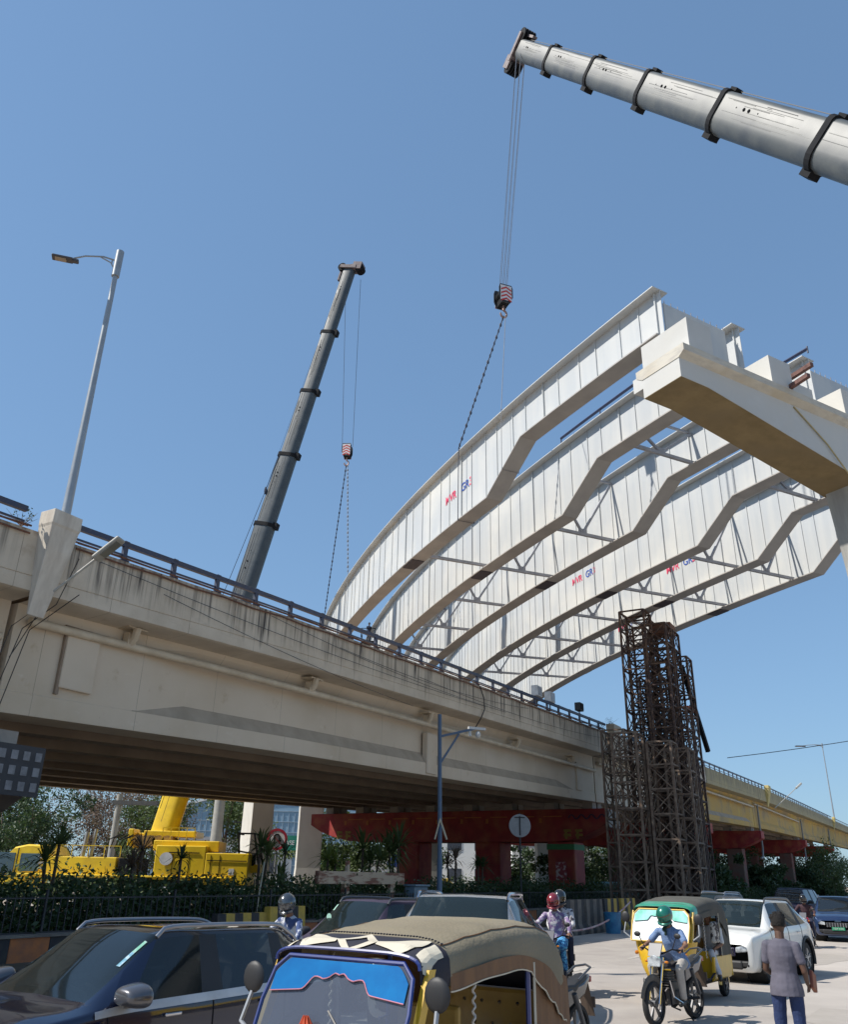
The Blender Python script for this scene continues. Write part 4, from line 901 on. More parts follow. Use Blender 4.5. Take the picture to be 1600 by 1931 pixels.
# round sign seen from behind
P=W(39.2,17.0,0); t=thing('round_sign','round grey traffic sign seen from behind in front of the red cap','sign',P,0)
m=MB(); m.tube([(0,0,0),(0,0,4.9)],.04,8); m.build('post',M_fence,t)
m=MB(); m.lathe([(0,-.012),(.5,-.012),(.52,0),(.5,.012),(0,.012)],(0,-.06,4.33),'y',28); m.build('disc',mat('sign_back',(.27,.28,.29),.5,c2=(.22,.23,.24),scale=5),t)
m=MB(); m.box((0,-.085,4.33),(.07,.02,.85)); m.box((0,-.085,4.7),(.5,.02,.05)); m.build('rib',M_fence,t)
# no U-turn sign and green road sign
P=(-10.3,66.,-.6); t=thing('no_u_turn_sign','round white no U-turn sign with red rim before the white column','sign',P,0); t.scale=(1.33,1.33,1.3)
m=MB(); m.tube([(0,0,0),(0,0,4.0)],.05,8); m.build('post',mat('galv'),t)
c=(0,-.07,3.8); m=MB(); m.lathe([(0,0),(.48,0),(.48,.02),(0,.02)],c,'y',28); m.build('face',mat('sign_white',(.75,.73,.75),.4),t)
m=MB(); m.lathe([(.44,-.015),(.58,-.015),(.58,.03),(.44,.03)],c,'y',28); m.build('rim',mat('sign_red',(.45,.03,.06),.4),t)
m=MB(); m.tube([(-.16,-.1,3.5),(-.16,-.1,3.95),(-.08,-.1,4.07),(.05,-.1,4.07),(.13,-.1,3.95),(.13,-.1,3.75)],.045,6); m.add([(.0,-.1,3.77),(.26,-.1,3.77),(.13,-.1,3.57)],[(0,1,2)]); m.build('arrow',M_blk,t)
m=MB(); m.beam((-.34,-.09,4.17),(.34,-.09,3.43),.07,.02); m.build('slash',mat('sign_red'),t)
t=thing('road_sign','green road sign with white lettering between the two white columns','sign',(-10.3,78,0),R(0))
m=MB(); m.box((0,0,4.5),(3.6,.05,1.2)); m.build('board',mat('sign_green',(.02,.24,.17),.45),t)
for x in (-1.2,1.2): m=MB(); m.tube([(x,.08,0),(x,.08,4.6)],.07,8); m.build('post',mat('galv'),t)
text('KASE THE VY',.5,fr((-10.3,77.94,4.5),(1,0,0),(0,0,1),(0,-1,0)),'lettering',mat('sign_white'),t)
# utility pole pair (left), concrete poles
for (x,y,h,r,l) in ((-23.0,68,7.4,.27,'thick grey concrete post behind the crane deck'),(-16.6,74,9.6,.5,'grey concrete column right of the yellow boom'),(-15.3,78,6.4,.1,'thin utility pole with a crossarm before the glass building')):
    t=thing('concrete_post',l,'post',(x,y,0),0); m=MB(); m.tube([(0,0,0),(0,0,h)],[r,r*.85],10); m.build('shaft',mat('old_post',(.38,.37,.33),.85,c2=(.28,.27,.25),scale=1.5),t,smooth=True)
    if r<.2: m=MB(); m.box((0,0,h-.3),(1.6,.1,.1)); m.box((.3,0,h-1.0),(.9,.08,.08)); m.build('crossarm',M_fence,t)
    elif h>7: m=MB(); m.box((1.3,0,h-.6),(3.4,.5,.3)); m.build('arm',mat('dark_arm',(.1,.1,.1),.7),t)
    else: m=MB(); m.box((0,0,h+.05),(1.5,.12,.1)); m.build('crossarm',M_fence,t)
# ---------------- far buildings ----------------
M_bg=mat('curtain_glass',(.20,.30,.38),.25,c2=(.26,.36,.44),scale=.15,metal=.1); M_mul=mat('mullion',(.33,.42,.49),.5); M_wh=mat('white_wall',(.66,.66,.64),.8,c2=(.6,.6,.58),scale=.3); M_win=mat('window_dark',(.06,.07,.09),.3)
t=thing('glass_building','pale blue glass office building with curved roof far beyond the flyover','building',(-27,152,0),0)
secs=[]
N_=14
for i in range(N_+1):
    x=-18+36*i/N_; z=15.5-6.5*((i/N_)-.68)**2*1.6-(5 if i==0 else 0); secs.append([(x,0,0),(x,0,z),(x,16,z),(x,16,0)])
m=MB(); m.loft(secs); m.build('glazed_body',M_bg,t)
m=MB()
for i in range(1,37): m.box((-18+i,-.06,5.8),(.1,.1,11.5))
for j in range(1,8): m.box((0,-.07,1.7*j),(36,.1,.12))
m.build('mullion_grid',M_mul,t)
m=MB()
for s_,q in zip(secs[:-1],secs[1:]): m.beam((s_[1][0],-.2,s_[1][2]+.1),(q[1][0],-.2,q[1][2]+.1),.6,.35)
m.build('roof_edge',M_wh,t)
def block(x,y,wd,h,label,rows,cols_,mm=M_wh,dp=10,rz=0,wc=M_win):
    t=thing('building',label,'building',(x,y,0),rz,'far buildings seen under the flyover')
    m=MB(); m.box((0,dp/2,h/2),(wd,dp,h)); m.build('walls',mm,t)
    m=MB(); m.box((0,dp/2,h+.2),(wd+.5,dp+.5,.4)); m.build('parapet_band',mat('grey_trim',(.4,.4,.4),.8),t)
    for j in range(rows):
        for i in range(cols_):
            mm_=MB(); xx=-wd/2+wd*(i+.5)/cols_; zz=h*(j+.55)/rows; mm_.box((xx,-.03,zz),(wd/cols_*.52,.08,h/rows*.42)); mm_.build('window',wc,t)
    return t
block(-26,120,16,6.0,'long low pale warehouse with blue roof band left of the white column',1,8)
block(17.5,118,10,7.2,'white building with small dark windows between the red piers',3,4)
block(5.5,132,12,8.5,'white building right behind the blue pole',2,3)
block(-9,130,9,5,'low white building behind the green road sign',1,3)
block(33,140,12,5.6,'low pale building glimpsed past the scaffold feet',2,6)
block(-4,100,5,3.2,'small white kiosk behind the large spiky plants',1,2)
t=thing('billboard','blue billboard glimpsed under the flyover behind the scaffold','billboard',tuple(W(75,44.5,0)),0)
m=MB(); m.box((0,0,3.4),(3.6,.2,1.1)); m.build('panel',mat('bb_blue',(.03,.08,.32),.5),t); 
for x in (-1.3,1.3): m=MB(); m.box((x,.15,1.5),(.12,.12,3)); m.build('leg',M_fence,t)
# white parked vans and boards beyond
def van(x,y,l,c,rz=0):
    t=thing('parked_van',l,'van',(x,y,0),rz,'vehicles parked beyond the flyover')
    m=MB(); m.loft([[(-2.2,a,.45),(-2.2,a,1.9),(1.0,a,1.95),(1.7,a,1.3),(2.25,a,1.15),(2.3,a,.45)] for a in (-.85,.85)]); m.build('body',c,t,bev=.08)
    m=MB(); m.box((-.4,-.86,1.5),(2.4,.03,.45)); m.build('window',M_win,t)
    for xx in (-1.4,1.5):
        m=MB(); m.lathe([(0,-.1),(.33,-.1),(.33,.1),(0,.1)],(xx,-.8,.33),'y'); m.build('wheel',M_blk,t)
van(1.9,84,'yellow topped vehicle parked beyond the blue pole',mat('van_yellow',(.6,.45,.1),.5))
van(17.5,84,'pale blue vehicle parked beyond the flyover beside the mural column',mat('van_cyan',(.25,.5,.6),.5))
# ---------------- lamps ----------------
M_galv=mat('lamp_galv',(.33,.36,.38),.4,metal=.3,c2=(.28,.3,.32),scale=3)
def lamp(base,h,arm,label,r=.10,hs=1.0,lean=(0,0)):
    t=thing('street_lamp',label,'street lamp',base,0,'street lamps on the flyover')
    m=MB(); lx,ly=lean; m.tube([(0,0,0),(lx*.5,ly*.5,h*.5),(lx,ly,h)],[r,r*.72,r*.55],10); m.build('pole',M_galv,t,smooth=True)
    m=MB(); m.tube([(lx*.9,ly*.9,h-.9),(lx*.95,ly*.95,h)],r*.95,10); m.build('pole_sleeve',M_galv,t,smooth=True)
    a=Vector(arm); T=Vector((lx,ly,h-.35)); m=MB(); m.tube([T,T+a*.35+Vector((0,0,.06)),T+a*.75+Vector((0,0,-.05)),T+a+Vector((0,0,-.22))],.035*hs,7); m.tube([T+Vector((0,0,-.42)),T+a*.16+Vector((0,0,-.1)),T+a*.42+Vector((0,0,.03))],.028*hs,6); m.beam(T+a*.14+Vector((0,0,-.12)),T+a*.14+Vector((0,0,.04)),.03,.03); m.build('arm',M_galv,t,smooth=True)
    d=a.normalized(); sd_=d.cross(Vector((0,0,1))).normalized(); p=T+a+d*.38*hs+Vector((0,0,-.30)); Mx=Matrix((d,sd_,(0,0,1))).transposed()
    m=MB(); m.box(p,(.78*hs,.34*hs,.09*hs),M=Mx); m.box(p-d*.46*hs,(.3*hs,.2*hs,.12*hs),M=Mx); m.build('lamp_head',mat('lamp_dark',(.07,.065,.07),.5),t,bev=.02)
    m=MB(); m.box(p+Vector((0,0,-.05*hs))+d*.04,(.42*hs,.24*hs,.02),M=Mx); m.build('diffuser',mat('lens_tan',(.35,.28,.2),.3),t); return t
b0=W(12.35,17.62,10.15); lamp(b0,8.5,(-1.15,-.35,0),'tall grey street lamp standing on the concrete pilaster at the left',.12,.72)
b1=W(211.3,17.6,15.4); lamp(b1,15.8,(-4.2,.3,0),'distant street lamp on the yellow pilaster at the right',.16,2.2)
t=thing('flood_lamp','pale lamp on a slanting arm fixed to the left pilaster','lamp',W(12.35,17.3,8.2),0,)
A=W(12.3,17.4,8.15); B=W(12.62,16.5,8.95); m=MB(); m.tube([A,B],.032,8); m.build('arm',mat('lamp_pale',(.45,.43,.38),.5),t,world=True,smooth=True)
dv=(B-A).normalized(); sx_=dv.cross(Vector((0,0,1))).normalized(); uz=sx_.cross(dv); m=MB(); m.box(B+dv*.38,(.80,.34,.10),M=Matrix((dv,sx_,uz)).transposed()); m.build('lamp_head',mat('lamp_head_pale',(.36,.34,.29),.5),t,world=True,bev=.04)
m=MB(); m.box(B+dv*.42-uz*.06,(.5,.26,.02),M=Matrix((dv,sx_,uz)).transposed()); m.build('diffuser',mat('lens_olive',(.2,.19,.15),.3),t,world=True)
t=thing('flood_lamp','slanting pale lamp arm beside the first yellow pilaster','lamp',W(124,17,10),0); m=MB(); A=W(125,17.4,11.3); B=W(130,15,14.2); m.tube([A,B],.05,6); m.build('arm',mat('lamp_pale'),t,world=True); m=MB(); m.tube([B,B+(B-A)*.25],.14,6); m.build('lamp_head',mat('lamp_pale'),t,world=True)
# floodlight boxes and black box on the railing
for i,(s,l,mm,dz,sc_) in enumerate(((44.9,'white floodlight box at the railing, left of the pair',mat('white_box',(.65,.66,.66),.5),.85,1),(46.9,'white floodlight box at the railing, right of the pair',mat('white_box'),.8,1),(52.0,'small black box standing up on the railing',M_blk,.95,.85))):
    t=thing('floodlight_box',l,'floodlight',W(s,18.2,zt(s)+.1),FRZ); m=MB(); m.box((0,0,dz),(.75*sc_,.4,.6*sc_)); m.build('box_head',mm,t,bev=.03)
    m=MB(); m.beam((0,0,0),(0,0,dz-.2),.06,.06); m.build('bracket',M_fence,t)
    m=MB(); m.box((0,-.21,dz),(.6*sc_,.02,.45*sc_)); m.build('lens',mat('lens_grey',(.4,.42,.45),.2) if i<2 else M_gun,t)
# sagging cable on the right, antenna rods, weeds on pilaster
m=MB(); m.tube([tuple(v) for v in wirecurve(W(60.6,11.0,9.75),(60,58,18.5),.9)],.03,4); tag(m.build('overhead_cable',mw),'thin cable sagging from the scaffold towers to the right edge','cable')
m=MB(); m.tube([(44,70,14.4),(48,70.5,14.0),(60,72,14.2)],.03,4); tag(m.build('overhead_cable',mw),'short piece of thin cable at the right edge above the yellow span','cable')
for i,(s,n,z,l) in enumerate(((11.6,18.2,9.75,'small weed sprouting behind the left pilaster'),(56.0,18.2,11.4,'small weed on the parapet end by the scaffold'),(57.4,18.0,11.85,'second small weed on the parapet end by the scaffold'))):
    P=W(s,n,z); t=thing('weed',l,'weed',P,0,'weeds on the flyover'); m=MB()
    for k in range(14):
        e=Vector(RNG.normal(size=3))*.25; e.z=abs(e.z)+.15; m.tube([(0,0,0),e*.6,e],[.01,.007,.003],3,cap=False)
    m.build('stems',LD,t)
    leaves(clump((0,0,.3),(.3,.3,.25),60),.07,LG,'leaves',t)
# ---------------- vehicles ----------------
M_tyre=mat('tyre',(.022,.022,.023),.85,bump=.2); M_alloy=mat('alloy',(.45,.45,.46),.35,metal=.6); M_alloyd=mat('alloy_dark',(.12,.12,.125),.4,metal=.5); M_plas=mat('black_plastic',(.022,.022,.024),.55); M_chrome=mat('chrome',(.65,.65,.68),.15,metal=1); M_under=mat('underbody',(.012,.012,.012),.9); M_seat=mat('seat_fabric',(.05,.045,.042),.8)
M_head=mat('headlamp',(.55,.58,.6),.12,c2=(.2,.22,.24),scale=14,coat=1); M_tail=mat('tail_lamp',(.35,.01,.01),.2,coat=1)
def paint(name,c,metal=.35,rough=.32): return mat(name,c,rough,metal,c2=tuple(x*.9 for x in c),scale=2,coat=1,rv=.03)
def wheel(t,c,r,wd,side,rim=M_alloy,spk=5,n=26,tyre=M_tyre,sub=True):
    x,y,z=c; o=side
    m=MB(); m.lathe([(r*.62,-wd/2),(r*.93,-wd/2),(r,-wd/2+.03),(r,wd/2-.03),(r*.93,wd/2),(r*.62,wd/2)],(x,y,z),'y',n); wt=m.build('wheel',tyre,t,smooth=True)
    m=MB(); yo=y+o*wd*.42
    m.lathe([(r*.63,yo-y-.02),(r*.66,yo-y+.01),(r*.56,yo-y+.0),(r*.56,yo-y-.05)],(x,y,z),'y',n)
    for i in range(spk):
        a=2*math.pi*i/spk+.3
        for da in (-.14,.14):
            m.beam((x+math.cos(a)*r*.1,yo-o*.01,z+math.sin(a)*r*.1),(x+math.cos(a+da)*r*.6,yo-o*.0,z+math.sin(a+da)*r*.6),.02,.05,up=(0,1,0))
    m.lathe([(0,.02*o),(r*.16,.02*o),(r*.16,-.02*o),(0,-.02*o)],(x,yo,z),'y',12)
    q=m.build('rim',rim,wt if sub else t)
    m=MB(); m.lathe([(0,0),(r*.6,0)],(x,yo-o*.06,z),'y',n); m.build('brake_disc',M_under,wt if sub else t)
def crom(P,t,tau=.5):
    p0,p1,p2,p3=P; return p1+ (p2-p0)*tau*(t-2*t*t+t**3) + (p3-p1)*tau*(t**3-t*t) + (p2-p1)*(3*t*t-2*t**3)
def crom1(P,t,k=.5):
    P=[np.array(q) for q in P]; m1=(P[2]-P[0])*k; m2=(P[3]-P[1])*k
    return (2*t**3-3*t**2+1)*P[1]+(t**3-2*t**2+t)*m1+(-2*t**3+3*t**2)*P[2]+(t**3-t**2)*m2
class Car:
    NS=6; NR=4
    def __init__(s,name,label,cat,loc,rz,body,L=4.0,w=.9,H=1.55,belt=1.02,wb=2.5,wr=.33,group=None,roof=None,hood=.98,glass=None,hoodlen=1.05,boxy=0,roofmat=None,seats=True,rim=M_alloy,clad=None,tailslope=.35):
        s.t=thing(name,label,cat,loc,rz,group); f=L/2; h=hood; zb=.22; t=s.t; s.w=w; s.L=L; s.H=H
        # stations: (x_low, x_top, zsill, halfw scale, zshoulder, zbelt, zTopside, zTop, ytop)
        xc=f-hoodlen; rf=xc-.62+.25*boxy; 
        st=[]
        def S(x,xt,zs,k,zsh,zbl,zts,ztp,yt,yi): st.append([(x,0,zs),(x,w*k*.86,zs),(x,w*k*.985,zs+.12),(x,w*k,.56),(x,w*k*.99,zsh),(x,w*k*.955,zbl),(xt,yt,zts),(xt,yi,ztp-.015),(xt,0,ztp)])
        S(f,f,.3,.78,.66,.70,.74,.76,w*.62,w*.4)
        S(f-.10,f-.14,zb,.90,h-.20,h-.12,h-.09,h-.07,w*.7,w*.45)
        S(f-.45,f-.5,zb,.98,h-.12,h-.06,h-.01,h+.02,w*.76,w*.5)
        S(xc+.12,xc+.05,zb,1,belt-.16,belt-.05,h+.05,h+.07,w*.80,w*.55)
        S(xc-.25,rf,zb,1,belt-.13,belt-.01,H-.10,H-.02,w*.68,w*.60)
        xm=(xc-.25-f*0+(-f+.75))/2+.0; s.xB=-.12
        S(s.xB,s.xB-.05,zb,1,belt-.12,belt+.01,H-.06,H,w*.70,w*.61)
        S(-1.02*L/4,-1.02*L/4-.05,zb,1,belt-.11,belt+.03,H-.08,H-.015,w*.69,w*.60)
        xr=-f+.42; xrt=-f+.42+tailslope-.1
        S(xr,xrt,zb,.99,belt-.1,belt+.06,H-.16,H-.08,w*.66,w*.57)
        S(-f+.14,-f+.14,zb+.05,.95,belt-.12,belt+.02,belt+.08,belt+.1,w*.74,w*.55)
        S(-f+.02,-f+.02,.34,.9,belt-.2,belt-.1,belt-.06,belt-.04,w*.74,w*.55)
        st=[[np.array(p,float) for p in q] for q in st]; s.st=st
        NS,NR=s.NS,s.NR; ns=len(st); nr=9; s.ns=ns
        # smooth along stations
        G=[]
        for i in range(ns-1):
            for a in range(NS):
                tt=a/NS; row=[]
                for j in range(nr):
                    P=[st[max(0,i-1)][j],st[i][j],st[i+1][j],st[min(ns-1,i+2)][j]]; row.append(crom1(P,tt,.32))
                G.append(row)
        G.append([p.copy() for p in st[-1]])
        D=[]
        for row in G:
            r_=[]
            for j in range(nr-1):
                for b in range(NR):
                    P=[row[max(0,j-1)],row[j],row[j+1],row[min(nr-1,j+2)]]; r_.append(crom1(P,b/NR,.28 if j not in (5,) else .1))
            r_.append(row[-1].copy()); D.append(r_)
        for r_ in D:
            for q in r_:
                q[1]=max(q[1],0.)
            r_[-1][1]=0; r_[0][1]=0
        s.D=D; s.nu=len(D); s.nv=len(D[0])
        xw=(f-.78,f-.78-wb); s.xw=xw
        regions={}
        def rg(u,v):
            i=u//NS; a=u%NS; j=v//NR; b=v%NR
            if i==3 and j in (6,7) and not(j==6 and b==0): 
                return 'windscreen' if 0<=a<=NS-1 else None
            if j==5 and 0<b+1 and b<NR:
                if i==3 and a>=3 : return 'quarter_glass' if False else 'a_pillar'
                if i==4 and 0<=a<NS-1: return 'front_glass'
                if i==4 and a==NS-1 or (i==5 and a==0): return 'b_pillar'
                if i==5 and a>=1 and not(a==NS-1): return 'rear_glass'
                if i==5 or (i==6 and a==0): return 'b_pillar' 
                if i==6 and 1<=a<=NS-3: return 'quarter_glass'
            if i==7 and j in (6,7) and 1<=a<=NS-2 and not(j==6 and b==0): return 'back_glass'
            return 'body'
        R_={}
        for u in range(s.nu-1):
            for v in range(s.nv-1):
                c=(D[u][v]+D[u+1][v]+D[u][v+1]+D[u+1][v+1])/4
                if v<4*NR and any((c[0]-x)**2+(c[2]-wr)**2<(wr+.07)**2 for x in xw): continue
                R_.setdefault(rg(u,v),[]).append((u,v))
        cut=set()
        Q={}
        def pos(u,v,sg,mv=False):
            p=D[u][v]; x,y,z=p
            if v<=4*NR:
                for xx in xw:
                    d=math.hypot(x-xx,z-wr)
                    if d<wr+.085 and d>1e-3 and z>zb-.01: x=xx+(x-xx)/d*(wr+.075); z=wr+(z-wr)/d*(wr+.075)
            return (x,sg*y,z)
        s.pos=pos
        def mk(cells,off=0,both=True,sides=(1,-1)):
            m=MB()
            for sg in sides:
                idx={}; vs=[]; fs=[]
                for u,v in cells:
                    q=[]
                    for a,b in ((u,v),(u+1,v),(u+1,v+1),(u,v+1)):
                        if (a,b) not in idx: idx[(a,b)]=len(vs); vs.append(s.off(a,b,sg,off) if off else pos(a,b,sg))
                        q.append(idx[(a,b)])
                    fs.append(tuple(q) if sg>0 else tuple(q[::-1]))
                m.add(vs,fs)
            return m
        s.mk=mk
        gl=glass or glassmat('car_glass',(.012,.016,.018),.35)
        bodycells=R_.pop('body')
        if roofmat:
            rc=[c for c in bodycells if c[1]>=6*NR and 4*NS<=c[0]<8*NS]; bodycells=[c for c in bodycells if c not in set(rc)]; mk(rc).build('roof',roofmat,t,smooth='all',clean=True)
        mk(bodycells).build('body',body,t,smooth=True,clean=True)
        names={'windscreen':'windscreen','front_glass':'front_window','rear_glass':'rear_window','quarter_glass':'quarter_window','back_glass':'back_window'}
        for k,c in R_.items():
            if k=='b_pillar' or k=='a_pillar':
                for sg in (1,-1): mk(c,sides=(sg,)).build('window_pillar',M_plas if k=='b_pillar' else body,t,smooth='all')
                continue
            if k in names:
                if k in('windscreen','back_glass'): mk(c).build(names[k],gl,t,smooth='all',clean=True)
                else:
                    for sg in (1,-1): mk(c,sides=(sg,)).build(names[k],gl,t,smooth='all')
            else: mk(c).build('window_pillars',M_plas if k=='b_pillar' else body,t,smooth='all')
        # underbody & interior
        m=MB(); m.box((0,0,.42),(L-.5,w*1.7,.35)); m.build('underbody',M_under,t)
        if seats:
            m=MB()
            for x,y in ((.15,.36),(.15,-.36),(-.75,.36),(-.75,-.36)):
                m.box((x,y,.62),(.5,.48,.18)); m.box((x-.28,y,.92),(.14,.46,.55),M=Matrix.Rotation(-.2,3,'Y')); m.box((x-.36,y,1.24),(.09,.24,.16))
            m.build('seats',M_seat,t,bev=.03)
            m=MB(); m.box((xc-.32,0,.86),(.5,w*1.6,.16)); m.build('dashboard',M_plas,t,bev=.04)
            m=MB(); P=[(.62+xc-1.05+.2+.05*math.cos(a)*0+(.06*math.sin(a)),.36+.18*math.cos(a),1.0+.17*math.sin(a)) for a in [R(q) for q in range(0,361,24)]]; m.tube(P,.014,6,cap=False); m.build('steering_wheel',M_plas,t)
        for xx in xw:
            for sg in (1,-1):
                wheel(t,(xx,sg*(w-.12),wr),wr,.2,sg,rim)
                m=MB(); m.lathe([(wr+.075,-.42),(wr+.075,-.10),(wr+.075,-.015)] if sg>0 else [(wr+.075,.42),(wr+.075,.10),(wr+.075,.015)],(xx,sg*w,wr),'y',26)
                m.lathe([(0,-sg*.3),(wr+.075,-sg*.3)],(xx,sg*w,wr),'y',26); m.build('wheel_well',M_under,t)
                if clad:
                    m=MB(); P=[(xx+math.cos(a)*(wr+.10),sg*(w+.002),wr+math.sin(a)*(wr+.10)) for a in [R(q) for q in range(-18,199,12)]]; m.tube(P,.04,5); m.build('arch_trim',clad,t)
    def nrm(s,u,v,sg):
        a=np.array(s.pos(min(u+1,s.nu-1),v,sg))-np.array(s.pos(max(u-1,0),v,sg)); b=np.array(s.pos(u,min(v+1,s.nv-1),sg))-np.array(s.pos(u,max(v-1,0),sg))
        n=np.cross(a,b)*-sg; L=np.linalg.norm(n); return n/L if L>1e-9 else np.array([0,0,1.])
    def off(s,u,v,sg,o):
        n=s.nrm(u,v,sg); p=np.array(s.pos(u,v,sg)); c=np.array([p[0]*.3,0,.7]); 
        if (n@(p-c))<0:n=-n
        return tuple(p+n*o)
    def patch(s,name,m_,u0,u1,v0,v1,o=.006,sides=(1,-1)):
        for sg in sides: s.mk([(u,v) for u in range(u0,u1) for v in range(v0,v1)],o,sides=(sg,)).build(name,m_,s.t,smooth='all')
    def mirror(s,m_,x,z,sides=(1,-1),sc=1,low=None):
        for sg in sides:
            m=MB(); y=sg*(s.w+.10); m.loft([[(x+.14*sc,y+sg*a*.09*sc,z+b*.045*sc) for a,b in ((-1,-.6),(-.9,.7),(-.4,1),(.6,.9),(1,.2),(.9,-.7),(.3,-1),(-.6,-.9))],[(x+.10*sc,y+sg*a*.13*sc,z+b*.075*sc) for a,b in ((-1,-.6),(-.9,.7),(-.4,1),(.6,.9),(1,.2),(.9,-.7),(.3,-1),(-.6,-.9))],[(x-.02,y+sg*a*.15*sc,z+b*.095*sc) for a,b in ((-1,-.6),(-.9,.7),(-.4,1),(.6,.9),(1,.2),(.9,-.7),(.3,-1),(-.6,-.9))],[(x-.08,y+sg*a*.145*sc,z+b*.09*sc) for a,b in ((-1,-.6),(-.9,.7),(-.4,1),(.6,.9),(1,.2),(.9,-.7),(.3,-1),(-.6,-.9))]])
            o=m.build('door_mirror',m_,s.t,smooth='all'); o.modifiers.new('s','SUBSURF').render_levels=2; m=MB(); m.beam((x-.02,sg*(s.w-.06),z-.09),(x,y-sg*.03,z-.05),.07,.05); m.build('mirror_stalk',low or M_plas,s.t)
    def rails(s,m_,x0,x1,r=.016,dz=.03):
        NS,NR=s.NS,s.NR
        for sg in (1,-1):
            P=[]
            for u in range(int(4.15*NS),int(7.6*NS)):
                p=s.pos(u,6*NR+1,sg); P.append((p[0],p[1],p[2]+dz+.02))
            P[0]=(P[0][0],P[0][1],P[0][2]-dz-.01);P[-1]=(P[-1][0],P[-1][1],P[-1][2]-dz-.01)
            m=MB(); m.tube(P,r,7,sq=1.3); m.build('roof_rail',m_,s.t,smooth=True)
    def stdfront(s,grille,plate='',pc=None,ptc=None,lamp=M_head):
        NS,NR=s.NS,s.NR; f=s.L/2
        m=MB(); m.box((f+.0,0,.60),(.05,s.w*.95,.17)); m.build('grille',grille,s.t,bev=.03)
        m=MB()
        for i in range(9): m.box((f+.03,(-.38+.095*i)*s.w/.9,.60),(.015,.02,.15))
        m.build('grille_bars',M_chrome,s.t)
        for sg in (1,-1):
            m=MB(); m.loft([[(f-.02,sg*s.w*.52,.70),(f-.02,sg*s.w*.52,.58),(f-.12,sg*s.w*.84,.62),(f-.12,sg*s.w*.84,.76)],[(f+.05,sg*s.w*.50,.69),(f+.05,sg*s.w*.50,.59),(f-.06,sg*s.w*.86,.63),(f-.08,sg*s.w*.86,.75)]]); m.build('headlight',lamp,s.t,bev=.015)
            m=MB(); m.box((f-.06,sg*s.w*.66,.38),(.12,.22,.12)); m.build('fog_lamp_recess',M_plas,s.t,bev=.03)
        m=MB(); m.box((f-.02,0,.36),(.1,s.w*1.25,.17)); m.build('lower_intake',M_plas,s.t,bev=.04)
        if pc:
            m=MB(); m.box((f+.05,0,.47),(.02,.46,.11)); p=m.build('number_plate',pc,s.t)
            text(plate,.085,fr((f+.065,0,.47),(0,1,0),(0,0,1),(1,0,0)),'plate_lettering',ptc,p,world=False)
    def lines(s,us,v0=2,v1=5.0):
        for u in us:
            for sg in (1,-1):
                m=MB(); P=[s.off(u,v,sg,.003) for v in range(int(v0*s.NR),int(v1*s.NR)+1)]; m.tube(P,.005,4,cap=False); m.build('door_gap',M_under,s.t)
    def handles(s,us,m_,v=4):
        for u in us:
            for sg in (1,-1):
                p=s.off(u,v*s.NR,sg,.02); m=MB(); m.box(p,(.17,.03,.03)); m.build('door_handle',m_,s.t,bev=.01)
def hd(dx,dy): return math.atan2(dy,dx)
white_pl=mat('plate_white',(.65,.65,.62),.5); black_tx=mat('plate_black',(.02,.02,.02),.5); green_pl=mat('plate_green',(.03,.3,.15),.5)
# foreground navy SUV
c=Car('parked_suv','dark navy blue SUV with silver belt strip at the lower left','car',(-2.58,9.05,0),R(-124),paint('navy_paint',(.006,.012,.04),.5,.2),L=4.0,w=.9,H=1.60,belt=1.06,wb=2.5,wr=.34,hood=1.02,roofmat=paint('roof_dark',(.012,.011,.014),.3,.18),glass=glassmat('suv_glass',(.012,.018,.02),.28),clad=M_plas,hoodlen=1.0)
NS,NR=6,4
c.patch('belt_strip',mat('silver_strip',(.62,.62,.62),.35,.4),int(3.2*NS),int(7.2*NS),5*NR-2,5*NR,.010)
c.patch('lower_cladding',M_plas,int(3.0*NS),int(6.2*NS),1*NR,2*NR+1,.012)
c.mirror(mat('mirror_grey',(.10,.10,.11),.3,.4,coat=1),.80,1.13,sc=1.12); c.rails(mat('rail_silver',(.36,.36,.38),.3,.7),1,2,.016,.04); c.stdfront(M_plas)
c.lines([int(3.45*NS)+1,5*NS,6*NS]); c.handles([int(4.6*NS),int(5.7*NS)],M_chrome)
for sg in (1,):
    for i in range(3):
        m=MB(); m.box((.64-.06*i-.04,-.42-.015*i+.0*0,1.36+.045*i),(.09,.14,.004),M=Matrix.Rotation(-.62+1.2,3,'Y')); 
# stickers on windscreen: placed on the glass surface near the passenger side top
for i,(u,v) in enumerate(((3*NS+5,6*NR+2),(3*NS+4,6*NR+2),(3*NS+4,6*NR+2))):
    pass
c.patch('windscreen_sticker',mat('sticker_white',(.55,.65,.62),.5,c2=(.2,.5,.35),scale=18,lo=.4,hi=.6),3*NS+4,3*NS+5,6*NR+2,6*NR+3,.006,sides=(1,))
c.patch('windscreen_sticker',mat('sticker_blue',(.35,.5,.6),.5,c2=(.1,.3,.4),scale=20,lo=.45,hi=.55),3*NS+3,3*NS+4,6*NR+2,6*NR+3,.006,sides=(1,))
m=MB(); m.tube([(1.02,.2,1.04),(.86,-.1,1.10),(.8,-.5,1.09)],.014,5); m.tube([(1.0,.62,1.03),(.86,.4,1.10),(.78,.05,1.13)],.014,5); m.build('wiper',M_plas,c.t)
navy=c
c.t.scale=(1.05,.96,.95)
